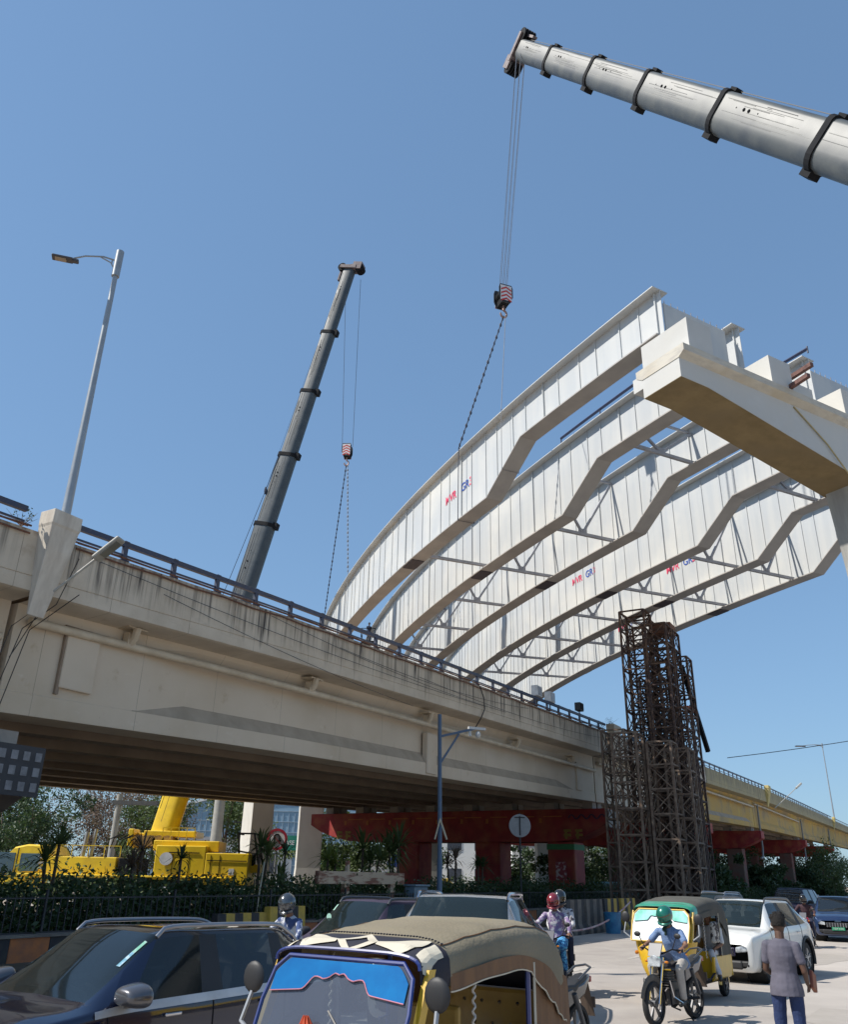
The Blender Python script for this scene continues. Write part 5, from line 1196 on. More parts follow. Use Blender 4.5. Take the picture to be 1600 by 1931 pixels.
# dark hatchback behind
c=Car('parked_car','dark car with reflecting windscreen right of the helmeted rider','car',(-.75,17.0,0),hd(-.62,-.78),paint('dark_paint',(.03,.028,.03),.3,.3),L=4.0,w=.88,H=1.6,belt=1.02,wb=2.5,wr=.32,glass=glassmat('glass_mid',(.02,.03,.03),.4),group='cars queuing in the road')
c.rails(M_alloyd,1,2,.02,.04); c.mirror(M_plas,.82,1.06); c.stdfront(M_plas,'TS 09',white_pl,black_tx); c.lines([int(3.5*NS),5*NS,6*NS]); c.handles([int(4.6*NS),int(5.7*NS)],M_plas)
m=MB(); q=c.off(3*NS+3,7*NR,-1,.012); m.lathe([(0,0),(.06,0)],q,'x',14); m.build('round_sticker',mat('sticker_mint',(.4,.65,.55),.5),c.t)
c.patch('windscreen_sticker',mat('sticker_mint'),3*NS+4,3*NS+5,6*NR+3,7*NR,.006,sides=(-1,))
# silver car behind the rickshaw canopy
c=Car('parked_car','silver car whose roof edge shows above the big rickshaw canopy','car',(.83,15.0,0),hd(-.24,-.97),paint('silver_paint',(.36,.37,.38),.6,.28),L=4.1,w=.92,H=1.62,belt=1.05,wb=2.55,wr=.33,glass=glassmat('glass_mid'),group='cars queuing in the road')
c.rails(M_chrome,1,2,.02,.04); c.mirror(M_plas,.82,1.08); c.stdfront(M_plas); c.lines([int(3.5*NS),5*NS,6*NS]); c.handles([int(4.6*NS),int(5.7*NS)],M_chrome); c.t.scale=(1.08,1.2,1.08)
# white SUV
fwv=Vector((7.886-9.53,21.09-23.05)).normalized()
sidev=Vector((-fwv.y,fwv.x)) # left of forward
# near side is the left-hand (towards camera right) side
mid=Vector(((7.886+9.53)/2,(21.09+23.05)/2)); 
import mathutils
nside=Vector((-fwv.y,fwv.x)); 
ctr=mid-nside*.8*(1 if nside.dot(Vector((.64,-.77)))>0 else -1)
white_suv_c=Vector((ctr.x,ctr.y))+fwv*(.0)
c=Car('white_suv','white SUV with chrome barred grille behind the standing man','car',(white_suv_c.x+fwv.x*-.05,white_suv_c.y+fwv.y*-.05,0),hd(fwv.x,fwv.y),paint('white_paint',(.72,.72,.69),.0,.3),L=4.3,w=.9,H=1.6,belt=1.04,wb=2.7,wr=.35,hood=1.0,glass=glassmat('glass_mid'),clad=M_plas,group='cars queuing in the road')
c.stdfront(mat('grille_violet',(.03,.025,.07),.3),'TS0 3612',white_pl,black_tx); c.rails(M_alloyd,1,2,.02,.05); c.mirror(paint('white_paint',(0,0,0)),.95,1.1); c.lines([int(3.5*NS),5*NS,6*NS]); c.handles([int(4.6*NS),int(5.7*NS)],M_chrome)
c.patch('lower_cladding',M_plas,int(3.0*NS),int(6.2*NS),1*NR,2*NR,.012)
c.t.scale=(1,1,1.035)
for sg in (1,-1):
    m=MB(); m.box((1.95,sg*.5,.25),(.25,.4,.06)); m.build('bumper_lip',M_alloy,c.t,bev=.02)
# far cars
c=Car('silver_car','far silver car parked behind the yellow rickshaw roof','car',(13.6,41.6,0),hd(-.75,-.66),paint('silver_paint',(0,0,0)),L=3.8,w=.85,H=1.62,belt=1.02,wb=2.4,wr=.31,glass=glassmat('glass_mid'),group='cars queuing in the road')
c.stdfront(M_plas,'',None); c.mirror(paint('white_paint',(0,0,0)),.8,1.08); c.rails(M_alloy,1,2,.02,.04); c.lines([5*NS])
c=Car('grey_car','low dark grey car half hidden between the rickshaw and the white SUV','car',(10.2,32.5,0),hd(-.75,-.66),paint('dark_paint',(0,0,0)),L=4.0,w=.86,H=1.45,belt=.98,wb=2.5,wr=.31,glass=glassmat('glass_mid'),group='cars queuing in the road')
c.mirror(M_plas,.8,1.0)
c=Car('dark_jeep','dark boxy jeep far behind the white SUV','car',(19.2,46.5,0),hd(-.62,-.78),paint('dark_paint',(0,0,0)),L=4.2,w=.92,H=1.85,belt=1.15,wb=2.5,wr=.38,hood=1.12,boxy=1,glass=glassmat('glass_dark'),tailslope=.12,group='cars queuing in the road')
c.stdfront(M_plas); c.mirror(M_plas,.9,1.25)
c=Car('blue_electric_suv','dark blue SUV with green number plate at the right edge','car',(17.3,37.9,0),hd(-.42,-.9),paint('blue_paint',(.02,.045,.12),.4,.3),L=4.0,w=.9,H=1.6,belt=1.04,wb=2.5,wr=.34,glass=glassmat('glass_dark'),clad=M_plas,group='cars queuing in the road')
c.stdfront(M_plas,'TS09 4182',green_pl,mat('plate_pale',(.5,.65,.55),.5)); c.mirror(M_plas,.85,1.1); c.rails(M_alloy,1,2,.02,.04)
# ---------------- auto rickshaws ----------------
M_ay=mat('auto_yellow',(.66,.40,.015),.4,c2=(.55,.34,.02),scale=4,coat=.4); M_can=mat('canvas_olive',(.225,.19,.125),.85,c2=(.18,.15,.10),scale=2.2,c3=(.28,.235,.165),sc3=1.1,bump=.35,bsc=35); M_canb=mat('canvas_brown',(.20,.105,.05),.8,c2=(.14,.075,.04),scale=2,st=(5,5,.6),bump=.3,bsc=20)
M_blu=mat('auto_blue',(.01,.028,.17),.35,coat=.5); M_tuft=mat('tufted_gold',(.42,.27,.06),.45,c2=(.34,.21,.05),scale=5,coat=.2); M_cream=mat('cream_cloth',(.62,.56,.44),.8); M_blkcl=mat('black_cloth',(.018,.018,.03),.75)
def auto(label,loc,rz,big=True):
    t=thing('auto_rickshaw',label,'auto rickshaw',loc,rz,'auto rickshaws')
    can=M_can if big else mat('canvas_dark',(.10,.095,.08),.9,c2=(.07,.066,.055),scale=2,bump=.3,bsc=30)
    # front shell
    def ring(z,xf,hw,n=11,ex=.0):
        pts=[]
        for i in range(n):
            a=math.pi*(i/(n-1)-.5); pts.append((.72+(xf-.72)*max(0,math.cos(a))**.55,hw*math.sin(a),z))
        return pts
    secs=[ring(.30,1.10,.28),ring(.36,1.26,.36),ring(.55,1.33,.46),ring(.75,1.31,.54),ring(.93,1.22,.60),ring(1.0,1.16,.62)]
    m=MB(); m.loft(secs,cap=False,closed=False); m.loft([ring(.30,1.1,.28),[(.72,p[1],.30) for p in ring(.3,1.1,.28)]],cap=False,closed=False); m.build('front_shell',M_ay,t,smooth='all')
    # windscreen frame slanted: bottom z 1.0 x1.16, top z 1.52 x .92
    zb,zt2,xb,xt=1.0,1.53,1.17,.93
    fr_m=M_blu if big else M_ay
    fm=MB(); pl=[]
    for (y,q) in ((-.585,0),(-.60,.5),(-.57,.85),(-.48,1),(.48,1),(.57,.85),(.60,.5),(.585,0)):
        pl.append((xb+(xt-xb)*q,y,zb+(zt2-zb)*q))
    fm.tube(pl,.015,7); fm.tube([pl[0],pl[-1]],.015,7); fm.build('windscreen_frame',fr_m,t,smooth=True)
    gl=glassmat('auto_glass',(.09,.10,.13),.28) if big else glassmat('auto_glass_painted_glare',(.75,.78,.78),.08,.3)  # small rickshaw: bright sky reflection painted in as near-white glass colour
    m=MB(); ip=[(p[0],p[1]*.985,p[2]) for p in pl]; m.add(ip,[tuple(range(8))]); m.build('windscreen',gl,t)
    # tinted visor film with scalloped lower edge
    nx=60; vs=[];fs=[]
    ss=lambda a,b,x:(lambda q:q*q*(3-2*q))(max(0,min(1,(x-a)/(b-a))))
    for i in range(nx+1):
        y=-.55+1.10*i/nx; e=abs(i/nx-.5)*2
        zl=1.345+.065*(1-ss(.36,.52,e))+.03*(1-ss(.05,.16,e))+.012*abs(math.sin(e*14))*(e<.45)-.05*max(0,e-.5)
        ztp=1.515 if e<.8 else 1.515-.09*((e-.8)/.2)**1.5
        for z in (zl,ztp):
            q=(z-zb)/(zt2-zb); vs.append((xb+(xt-xb)*q+.012,y,z))
    for i in range(nx): fs.append((2*i,2*i+2,2*i+3,2*i+1))
    m=MB(); m.add(vs,fs); m.build('visor_film',mat('film_blue',(.004,.11,.33),.16,metal=.45,c2=(.01,.22,.5),scale=1.6,coat=.6) if big else mat('film_green',(.03,.40,.27),.2,c2=(.35,.75,.65),scale=2.5,coat=.6),t)
    m=MB(); m.tube([(vs[2*i][0]+.005,vs[2*i][1],vs[2*i][2]) for i in range(nx+1)],.004,4); m.build('visor_border',mat('pink_trim',(.65,.25,.3),.5) if big else M_blkcl,t)
    # canopy: sections along x
    def csec(x,hw,zs,zc,n=13,drop=0):
        pts=[]
        for i in range(n):
            a=math.pi*i/(n-1); c_,s_=math.cos(a),math.sin(a)
            y=hw*(abs(c_)**.42)*(1 if c_>0 else -1); z=zs+(zc-zs)*(abs(s_)**.55); pts.append((x,y,z))
        return pts
    S_=[csec(.93,.60,1.47,1.58),csec(.80,.635,1.45,1.63),csec(.62,.645,1.45,1.66),csec(.3,.65,1.47,1.70),csec(-.1,.655,1.50,1.735),csec(-.5,.66,1.50,1.75),csec(-.85,.66,1.44,1.74),csec(-1.08,.66,1.36,1.70),csec(-1.24,.645,1.25,1.60),csec(-1.32,.62,1.05,1.42)]
    # add a softened slack skirt
    def skirt(sec,dz,i): return [(sec[0][0],sec[0][1]+.012*math.sin(i*2.3),sec[0][2]-dz)]+sec+[(sec[-1][0],sec[-1][1]-.012*math.sin(i*1.7),sec[-1][2]-dz)]
    dzs=[.05,.06,.06,.05,.05,.06,.09,.14,.12,.1]
    S2=[skirt(s_,d,i) for i,(s_,d) in enumerate(zip(S_,dzs))]
    Fr=S2[:3]; Bk=S2[2:]
    # densify back
    def dens(SS,k=5):
        out=[]
        for i in range(len(SS)-1):
            for a in range(k):
                row=[]
                for j in range(len(SS[0])):
                    P=[SS[max(0,i-1)][j],SS[i][j],SS[i+1][j],SS[min(len(SS)-1,i+2)][j]]; p=crom1(P,a/k,.5)
                    sag=.010*math.sin((i+a/k)*math.pi*1.0)*math.sin(math.pi*j/(len(SS[0])-1)); row.append((p[0],p[1],p[2]-abs(sag)))
                out.append(row)
        out.append(SS[-1]); return out
    m=MB(); m.loft(dens(Bk),cap=False,closed=False); m.build('canopy',can,t,smooth='all')
    m=MB(); m.loft(dens(Fr),cap=False,closed=False); m.build('canopy_front_band',M_blkcl if big else mat('green_shell',(.02,.24,.14),.3,coat=.6,c2=(.03,.3,.2)),t,smooth='all')
    if big:
        # cream zigzag motifs on the band
        def bandy(y,g):
            D_=dens(Fr); n=len(D_[0]); u=g*(len(D_)-1.001); i=int(u); a=u-i
            row=[tuple(D_[i][j][k]*(1-a)+D_[i+1][j][k]*a for k in range(3)) for j in range(1,n-1)]
            row=row[::-1]; ys=[q[1] for q in row]; x_=float(np.interp(y,ys,[q[0] for q in row])); z_=float(np.interp(y,ys,[q[2] for q in row]))
            nrm=Vector((.5,y*.6,.9)).normalized(); return Vector((x_,y,z_))+nrm*.010
        def bandp(f,g):  # f along width 0..1 (index space) g 0 front..1 back
            D_=dens(Fr); n=len(D_[0]); u=g*(len(D_)-1.001); i=int(u); a=u-i; v=f*(n-1.001); j=int(v); b=v-j
            A=[np.array(D_[i][j]),np.array(D_[i+1][j]),np.array(D_[i][j+1]),np.array(D_[i+1][j+1])]
            p=A[0]*(1-a)*(1-b)+A[1]*a*(1-b)+A[2]*(1-a)*b+A[3]*a*b; nrm=np.array([.35,(p[1]*.8),.9]); nrm/=np.linalg.norm(nrm); return p+nrm*.008
        def motif(poly,hole=None):
            m=MB(); m.add([tuple(bandp(*q)) for q in poly],[tuple(range(len(poly)))]); m.build('band_motif',M_cream,t,fix=False)
        def strip_(a,b,k=5):
            m=MB(); vs=[];fs=[]
            for i in range(k+1):
                q=i/k; vs.append(tuple(bandp(a[0][0]+(a[1][0]-a[0][0])*q,a[0][1]+(a[1][1]-a[0][1])*q))); vs.append(tuple(bandp(b[0][0]+(b[1][0]-b[0][0])*q,b[0][1]+(b[1][1]-b[0][1])*q)))
            for i in range(k): fs.append((2*i,2*i+1,2*i+3,2*i+2))
            m.add(vs,fs); m.build('band_motif',M_cream,t,fix=False)
        def shape(fn_lo,fn_hi,y0,y1,k=14):
            vs=[];fs=[]
            for i in range(k+1):
                y=y0+(y1-y0)*i/k; a_,b__=fn_lo(abs(y)),fn_hi(abs(y))
                for q in range(5): vs.append(tuple(bandy(y,a_+(b__-a_)*q/4)))
            for i in range(k):
                for q in range(4): fs.append((i*5+q,i*5+q+1,i*5+q+6,i*5+q+5))
            m=MB(); m.add(vs,fs); m.build('band_motif',M_cream,t,fix=False)
        ip_=lambda xs,ys:(lambda y:float(np.interp(y,xs,ys)))
        for sg in (-1,1):
            shape(ip_([0,.17],[.0,.5]),ip_([0,.10,.17],[.2,.5,.52]),.0,sg*.17); shape(ip_([0,.10,.17],[.8,.5,.5]),ip_([0,.17],[.98,.55]),0,sg*.17)
            shape(ip_([.17,.30,.42,.50],[.42,.30,.12,.62]),ip_([.17,.26,.40,.50],[.58,.66,.86,.97]),sg*.17,sg*.50)
            shape(ip_([.53,.62],[.25,.1]),ip_([.53,.62],[.9,.8]),sg*.53,sg*.625,5)
        m=MB()
        for k in range(46):
            p=bandy(-.56+1.12*k/45,1.0); m.ball((p[0]-.02,p[1],p[2]+.004),(.014,.01,.006),5,3)
        m.build('stitching',M_blkcl,t)
        m=MB(); m.tube([tuple(bandp(.1+.8*i/30,0.0)) for i in range(31)],.012,6); m.build('band_piping',M_blu,t)
        D_=dens(Bk); m=MB(); m.tube([(p[0],p[1]+.0,p[2]+.003) for p in [r_[4] for r_ in D_[:-4]]],.005,4); m.build('canopy_seam',M_canb,t)
        m=MB(); m.tube([(p[0],p[1],p[2]+.003) for p in [r_[10] for r_ in D_[:-4]]],.005,4); m.build('canopy_seam',M_canb,t)
    # fringe skirt with brown lower zone on both sides
    for sg in (1,-1):
        m=MB(); D_=dens(Bk); idx=0 if sg>0 else len(D_[0])-1
        P=[r_[idx] for r_ in D_[:-3]]; vs=[];fs=[]
        for i,p in enumerate(P):
            x=p[0]; dz=.03+.005*math.sin(i*.8)+(.0 if x>-.55 else min(.12,.12*(-.55-x)/.3)+.012*math.sin(i*1.9)); vs+= [(x,p[1]+sg*.010,p[2]+.07),(x,p[1]+sg*.014,p[2]-dz)]
        for i in range(len(P)-1): fs.append((2*i,2*i+2,2*i+3,2*i+1))
        m.add(vs,fs); m.build('canopy_skirt',M_canb if big else can,t,smooth='all')
        if big: m=MB(); m.tube([vs[2*i+1] for i in range(len(P))],.006,4); m.build('skirt_piping',M_cream,t)
        # rear side curtain
        vs=[];fs=[]; nn=8
        for i in range(nn+1):
            x=-.62-.70*i/nn; vs+=[(x,sg*(.645+.008*math.sin(i*2.2)),1.46-.05*i/nn*(1 if i<6 else 3)),(x,sg*(.66+.010*math.sin(i*1.9+1)),.72)]
        for i in range(nn): fs.append((2*i,2*i+2,2*i+3,2*i+1))
        m=MB(); m.add(vs,fs); m.build('side_curtain',M_canb if big else can,t,smooth='all')
        m=MB(); m.tube([(-.62,sg*.665,1.46),(-.62,sg*.665,.72)],.012,5); m.build('curtain_edge',M_cream,t)
        # front pillar and lower side
        m=MB(); m.loft([[(1.10,sg*.60,1.0),(1.10,sg*.64,1.0),(1.02,sg*.64,1.0),(1.02,sg*.60,1.0)],[(.88,sg*.60,1.50),(.88,sg*.64,1.50),(.80,sg*.64,1.5),(.80,sg*.60,1.5)]]); m.build('front_pillar',M_ay,t)
        m=MB(); m.loft([[(x,sg*y,z) for y,z in ((.56,.30),(.63,.34),(.655,.50),(.65,.72),(.60,.72))] for x in (-1.28,-.55,-.1)]); m.build('side_panel',M_ay,t,bev=.015)
        m=MB(); m.tube([(-.15,sg*.63,.72),(-.12,sg*.63,.45),(.1,sg*.6,.36),(.7,sg*.45,.34)],.02,6); m.tube([(-.56,sg*.64,.72),(-.56,sg*.64,1.5)],.02,6); m.tube([(-.56,sg*.64,1.0),(-.4,sg*.62,1.0)],.012,5); m.build('side_frame',M_blu if big else M_blkcl,t)
        m=MB(); P=[(.26+.010*math.cos(k*1.3),sg*.62+.010*math.sin(k*1.3),.72+.78*k/60) for k in range(61)]; m.tube(P,.009,5); m.build('twisted_rod',mat('rod_white',(.6,.56,.5),.5),t)
    m=MB(); m.box((-1.3,0,.62),(.04,1.3,.55)); m.box((-1.31,0,1.1),(.03,1.28,.5)); m.build('rear_panel',M_ay if not big else M_blkcl,t,bev=.01)
    m=MB(); m.box((-.2,0,.31),(2.0,1.1,.05)); m.build('floor',M_under,t)
    # seats
    m=MB(); m.box((-.82,0,.62),(.55,1.15,.18)); o=m.build('passenger_seat',M_tuft,t,bev=.05)
    m=MB(); m.box((-1.10,0,.95),(.12,1.18,.54),M=Matrix.Rotation(-.12,3,'Y')); sb=m.build('seat_back',M_tuft,t,bev=.04)
    m=MB(); mg=MB()
    for j in range(7):
        for i in range(3): 
            y=-.5+.165*j+(.08 if i%2 else 0)
            if abs(y)<.57: mg.ball((-1.045+.035*(i-1)*-1,y,1.12-.16*i),.016,6,4)
    mg.build('seat_buttons',M_chrome,sb)
    m=MB(); m.box((.1,0,.72),(.42,.50,.14)); m.box((-.16,0,.98),(.06,.55,.40)); m.build('driver_seat',M_tuft if big else M_blkcl,t,bev=.03)
    m=MB(); m.box((-.25,0,.55),(.05,1.1,.5)); m.build('partition',M_ay,t)
    m=MB(); m.tube([(1.0,0,.5),(.78,0,1.02)],.025,6); m.tube([(.78,-.33,1.04),(.84,0,1.02),(.78,.33,1.04)],.014,6); m.build('handlebar',M_plas,t)
    for sg in (1,-1): m=MB(); m.tube([(.78,sg*.24,1.035),(.78,sg*.35,1.042)],.022,8); m.build('hand_grip',M_plas,t)
    m=MB(); m.box((.98,0,.98),(.2,.95,.06)); m.build('dash_shelf',M_plas,t,bev=.01)
    # wheels
    for c_,sd in (((1.12,0,.21),1),((-.95,.53,.21),1),((-.95,-.53,.21),-1)): wheel(t,c_,.21,.11,sd,M_alloyd,5,20)
    m=MB(); P=[(1.12+math.cos(a)*.27,0,.21+math.sin(a)*.27) for a in [R(q) for q in range(-10,160,17)]]; m.tube(P,.07,6,sq=.25); m.build('front_mudguard',M_ay,t)
    for sg in (1,-1):
        m=MB(); P=[(-.95+math.cos(a)*.27,sg*.55,.21+math.sin(a)*.27) for a in [R(q) for q in range(0,181,20)]]; m.tube(P,.08,6,sq=.25); m.build('rear_mudguard',M_ay,t)
    m=MB(); m.lathe([(0,.06),(.10,.04),(.11,0),(.08,-.08)],(1.30,0,.66),'x',18); m.build('headlight',M_head,t,smooth=True)
    m=MB(); m.lathe([(.095,.03),(.12,.03),(.12,-.03),(.095,-.03)],(1.31,0,.66),'x',18); m.build('headlight_rim',M_plas,t)
    for sg in (1,-1):
        m=MB(); m.ball((1.15,sg*.5,.80),(.05,.04,.035),8,5); m.build('indicator',mat('amber',(.6,.2,.02),.3),t,smooth=True)
        # mirrors
        m=MB(); m.tube([(1.06,sg*.62,1.02),(1.05,sg*.78,1.12),(.98,sg*.76,1.30)],.016,6); m.build('mirror_arm',mat('grey_arm',(.3,.32,.35),.5),t,smooth=True)
        m=MB(); m.ball((.98,sg*.76,1.38),(.03,.095,.10),12,8); m.build('mirror',M_plas,t,smooth=True)
    m=MB(); m.tube([(1.16,.10,1.02),(1.135,.16,1.12),(1.06,-.02,1.24)],.008,5); m.build('wiper',M_blk,t)
    if big:
        m=MB()
        for k in range(7):
            a=k*.9; m.tube([(1.145,-.13,1.13),(1.145+.02*math.cos(a),-.13+.035*math.sin(a),1.17),(1.15+.012*math.cos(a),-.13+.018*math.sin(a),1.215)],[.006,.016,.003],5)
        m.build('red_flower',mat('flower_red',(.6,.08,.02),.5),t)
    return t
auto('large olive canvas auto rickshaw with blue tinted visor in the foreground',(.03,6.95,0),R(-122.5),True).scale=(.97,.97,.98)
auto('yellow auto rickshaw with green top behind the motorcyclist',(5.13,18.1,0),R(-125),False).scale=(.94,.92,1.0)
# ---------------- motorcycles ----------------
def moto(label,loc,rz,c1=(.03,.03,.035),windshield=True,name='motorcycle',boxy=False):
    t=thing(name,label,'motorcycle',loc,rz,'motorcycles in the road')
    P1=paint('moto_'+'%02d%02d%02d'%tuple(int(x*99) for x in c1),c1,.2,.3); ea=M_alloyd
    for x,wd in ((.64,.08),(-.64,.10)):
        r=.30
        m=MB(); m.lathe([(r*.80,-wd/2),(r*.95,-wd/2),(r,-wd/4),(r,wd/4),(r*.95,wd/2),(r*.80,wd/2),(r*.80,-wd/2)],(x,0,r),'y',26); wt=m.build('wheel',M_tyre,t,smooth=True)
        m=MB(); m.lathe([(r*.80,-.02),(r*.74,-.02),(r*.74,.02),(r*.80,.02)],(x,0,r),'y',26)
        for i in range(5):
            a=2*math.pi*i/5+.2
            for da in (-.12,.12): m.beam((x+.03*math.cos(a),0,r+.03*math.sin(a)),(x+math.cos(a+da)*r*.76,0,r+math.sin(a+da)*r*.76),.02,.022,up=(0,1,0))
        m.lathe([(0,-.05),(.05,-.05),(.05,.05),(0,.05)],(x,0,r),'y',12); m.build('rim',ea,wt)
    m=MB()
    for sg in (1,-1): m.tube([(.64,sg*.09,.30),(.46,sg*.09,.80),(.42,sg*.09,.92)],.019,8)
    m.box((.44,0,.86),(.09,.24,.04)); m.build('fork',M_chrome,t,smooth=True)
    m=MB(); P=[(.64+math.cos(a)*.345,0,.30+math.sin(a)*.345) for a in [R(q) for q in range(15,165,15)]]; m.tube(P,.055,6,sq=.3); m.build('front_mudguard',mat('dusty_black',(.10,.09,.08),.6),t,smooth=True)
    m=MB(); m.loft([[(.36,y*.5,.78+z*.6) for y,z in ((-.13,0),(-.15,.12),(-.06,.2),(.06,.2),(.15,.12),(.13,0))],[(.18,y,.76+z) for y,z in ((-.13,0),(-.16,.12),(-.08,.23),(.08,.23),(.16,.12),(.13,0))],[(-.12,y*.6,.74+z*.7) for y,z in ((-.13,0),(-.16,.12),(-.08,.2),(.08,.2),(.16,.12),(.13,0))]]); m.build('fuel_tank',P1,t,smooth='all',bev=.02)
    m=MB(); m.loft([[(-.08,y*.75,.80+z) for y,z in ((-.12,-.05),(-.12,.02),(0,.04),(.12,.02),(.12,-.05))],[(-.45,y*1.1,.78+z) for y,z in ((-.12,-.05),(-.12,.03),(0,.05),(.12,.03),(.12,-.05))],[(-.86,y*.7,.88+z) for y,z in ((-.12,-.05),(-.12,.02),(0,.04),(.12,.02),(.12,-.05))]]); m.build('seat',M_plas,t,bev=.02,smooth=True)
    m=MB(); m.loft([[(-.2,y,z) for y,z in ((-.13,.55),(-.13,.76),(.13,.76),(.13,.55))],[(-.7,y,z) for y,z in ((-.12,.68),(-.12,.82),(.12,.82),(.12,.68))],[(-.95,y,z) for y,z in ((-.07,.84),(-.07,.90),(.07,.90),(.07,.84))]]); m.build('tail_fairing',P1,t,bev=.02,smooth=True)
    m=MB(); m.tube([(-.55,.12,.86),(-.9,.11,.98),(-.98,0,1.0),(-.9,-.11,.98),(-.55,-.12,.86)],.014,6); m.build('grab_rail',M_alloyd,t,smooth=True)
    m=MB(); m.box((-.97,0,.84),(.05,.14,.07)); m.build('tail_light',M_tail,t,bev=.01)
    m=MB(); m.add([(-.86,-.09,.80),(-.86,.09,.80),(-1.02,.08,.42),(-1.02,-.08,.42)],[(0,1,2,3)]); m.tube([(-.7,0,.65),(-.9,0,.72),(-1.02,0,.45)],.03,6,sq=.5); m.box((-1.0,0,.58),(.015,.2,.12)); m.build('rear_mudguard',mat('dusty_brown',(.14,.10,.075),.7),t)
    m=MB(); m.box((.1,0,.42),(.38,.24,.30)); m.box((.2,0,.62),(.2,.18,.2))
    for k in range(6): m.box((.24,0,.50+.035*k),(.26,.24,.012))
    m.tube([(.1,-.17,.38),(.1,.17,.38)],.09,10); m.build('engine',mat('engine_grey',(.09,.08,.07),.6,c2=(.16,.14,.12),scale=8),t,bev=.02)
    m=MB(); m.tube([(.40,0,.82),(.30,0,.35),(0,0,.22),(-.3,0,.3),(-.45,0,.7)],.024,6); m.tube([(-.2,.1,.32),(-.64,.1,.3)],.022,6); m.tube([(-.2,-.1,.32),(-.64,-.1,.3)],.022,6); m.tube([(.33,.12,.55),(.33,.13,.25),(.2,.2,.2)],.014,6); m.build('chassis',M_gun,t)
    m=MB(); m.tube([(.28,.05,.5),(.32,-.12,.3),(.0,-.16,.22),(-.35,-.17,.28)],.022,8); m.tube([(-.3,-.17,.27),(-.85,-.18,.42)],[.045,.055],10); m.build('exhaust',M_chrome,t,smooth=True)
    for sg in (1,-1): m=MB(); m.tube([(-.42,sg*.13,.72),(-.62,sg*.13,.36)],.03,8); m.build('shock_absorber',M_alloyd,t)
    m=MB(); m.tube([(.30,.36,1.02),(.38,.24,1.04),(.42,.08,.97),(.42,-.08,.97),(.38,-.24,1.04),(.30,-.36,1.02)],.012,7); m.build('handlebar',M_gun,t)
    for sg in (1,-1):
        m=MB(); m.tube([(.27,sg*.37,1.015),(.33,sg*.29,1.03)],.02,8); m.build('hand_grip',M_plas,t)
        m=MB(); m.tube([(.37,sg*.24,1.04),(.38,sg*.32,1.2)],.008,5); m.ball((.38,sg*.35,1.23),(.02,.06,.04),10,6); m.build('mirror',M_plas,t,smooth=True)
        m=MB(); m.ball((.46,sg*.17,.86),(.03,.035,.02),8,5); m.tube([(.45,sg*.09,.86),(.46,sg*.17,.86)],.008,5); m.build('indicator',mat('amber'),t)
    m=MB(); m.loft([[(.44,y*.6,.88+z*.6) for y,z in ((-.12,-.08),(-.14,.05),(0,.11),(.14,.05),(.12,-.08))],[(.55,y,.88+z) for y,z in ((-.10,-.09),(-.12,.03),(0,.08),(.12,.03),(.10,-.09))]]); m.build('headlight',M_head,t,bev=.015)
    m=MB(); m.loft([[(.54,-.11,.93),(.54,.11,.93),(.50,.11,.96),(.50,-.11,.96)],[(.44,-.12,1.12),(.44,.12,1.12),(.42,.12,1.12),(.42,-.12,1.12)]]); m.build('fly_screen',mat('tinted_screen',(.03,.035,.06),.4),t,bev=.02)
    if windshield: m=MB(); m.tube([(.5,.22,.62),(.46,.25,.4),(.2,.25,.3)],.012,5); m.tube([(.5,-.22,.62),(.46,-.25,.4),(.2,-.25,.3)],.012,5); m.build('crash_guard',M_chrome,t)
    for sg in (1,-1):
        m=MB(); m.tube([(0.05,sg*.1,.3),(0.05,sg*.26,.3)],.016,6); m.build('foot_peg',M_plas,t)
    m=MB(); m.tube([(-.05,.12,.25),(-.15,.22,.03)],.012,5); m.build('side_stand',M_gun,t)
    return t
# ---------------- people ----------------
def fold(o,st,size):
    tx=bpy.data.textures.get('cloth_folds_%d'%int(size*100)) or bpy.data.textures.new('cloth_folds_%d'%int(size*100),'CLOUDS'); tx.noise_scale=size; tx.noise_depth=2
    d=o.modifiers.new('folds','DISPLACE'); d.texture=tx; d.strength=st; d.mid_level=.5; d.texture_coords='LOCAL'

def skinm(n,c): return mat(n,c,.6,c2=tuple(x*.85 for x in c),scale=9)
M_sk=skinm('skin_brown',(.22,.11,.065)); M_skd=skinm('skin_dark',(.10,.05,.032))
M_hair=mat('black_hair',(.009,.007,.006),.9,bump=.6,bsc=90)
def cap(m,a,b,r0,r1,n=10,k=.0):
    a=Vector(a);b=Vector(b); d=(b-a); L=d.length; d.normalize()
    m.tube([a-d*r0*.7,a-d*r0*.35,a,a.lerp(b,.35),a.lerp(b,.7),b,b+d*r1*.35,b+d*r1*.7],[r0*.5,r0*.9,r0,r0*(1+k)*.65+r1*.35*(1+k),r1*.65*(1+k*.5)+r0*.35,r1,r1*.9,r1*.5],n)
def ell(m,secs,n=14):   # secs: (center, rx, ry, xaxis, yaxis)
    S=[]
    for c,rx,ry,X,Y in secs:
        c=Vector(c);X=Vector(X).normalized();Y=Vector(Y).normalized(); S.append([tuple(c+X*math.cos(2*math.pi*k/n)*rx+Y*math.sin(2*math.pi*k/n)*ry) for k in range(n)])
    m.loft(S)
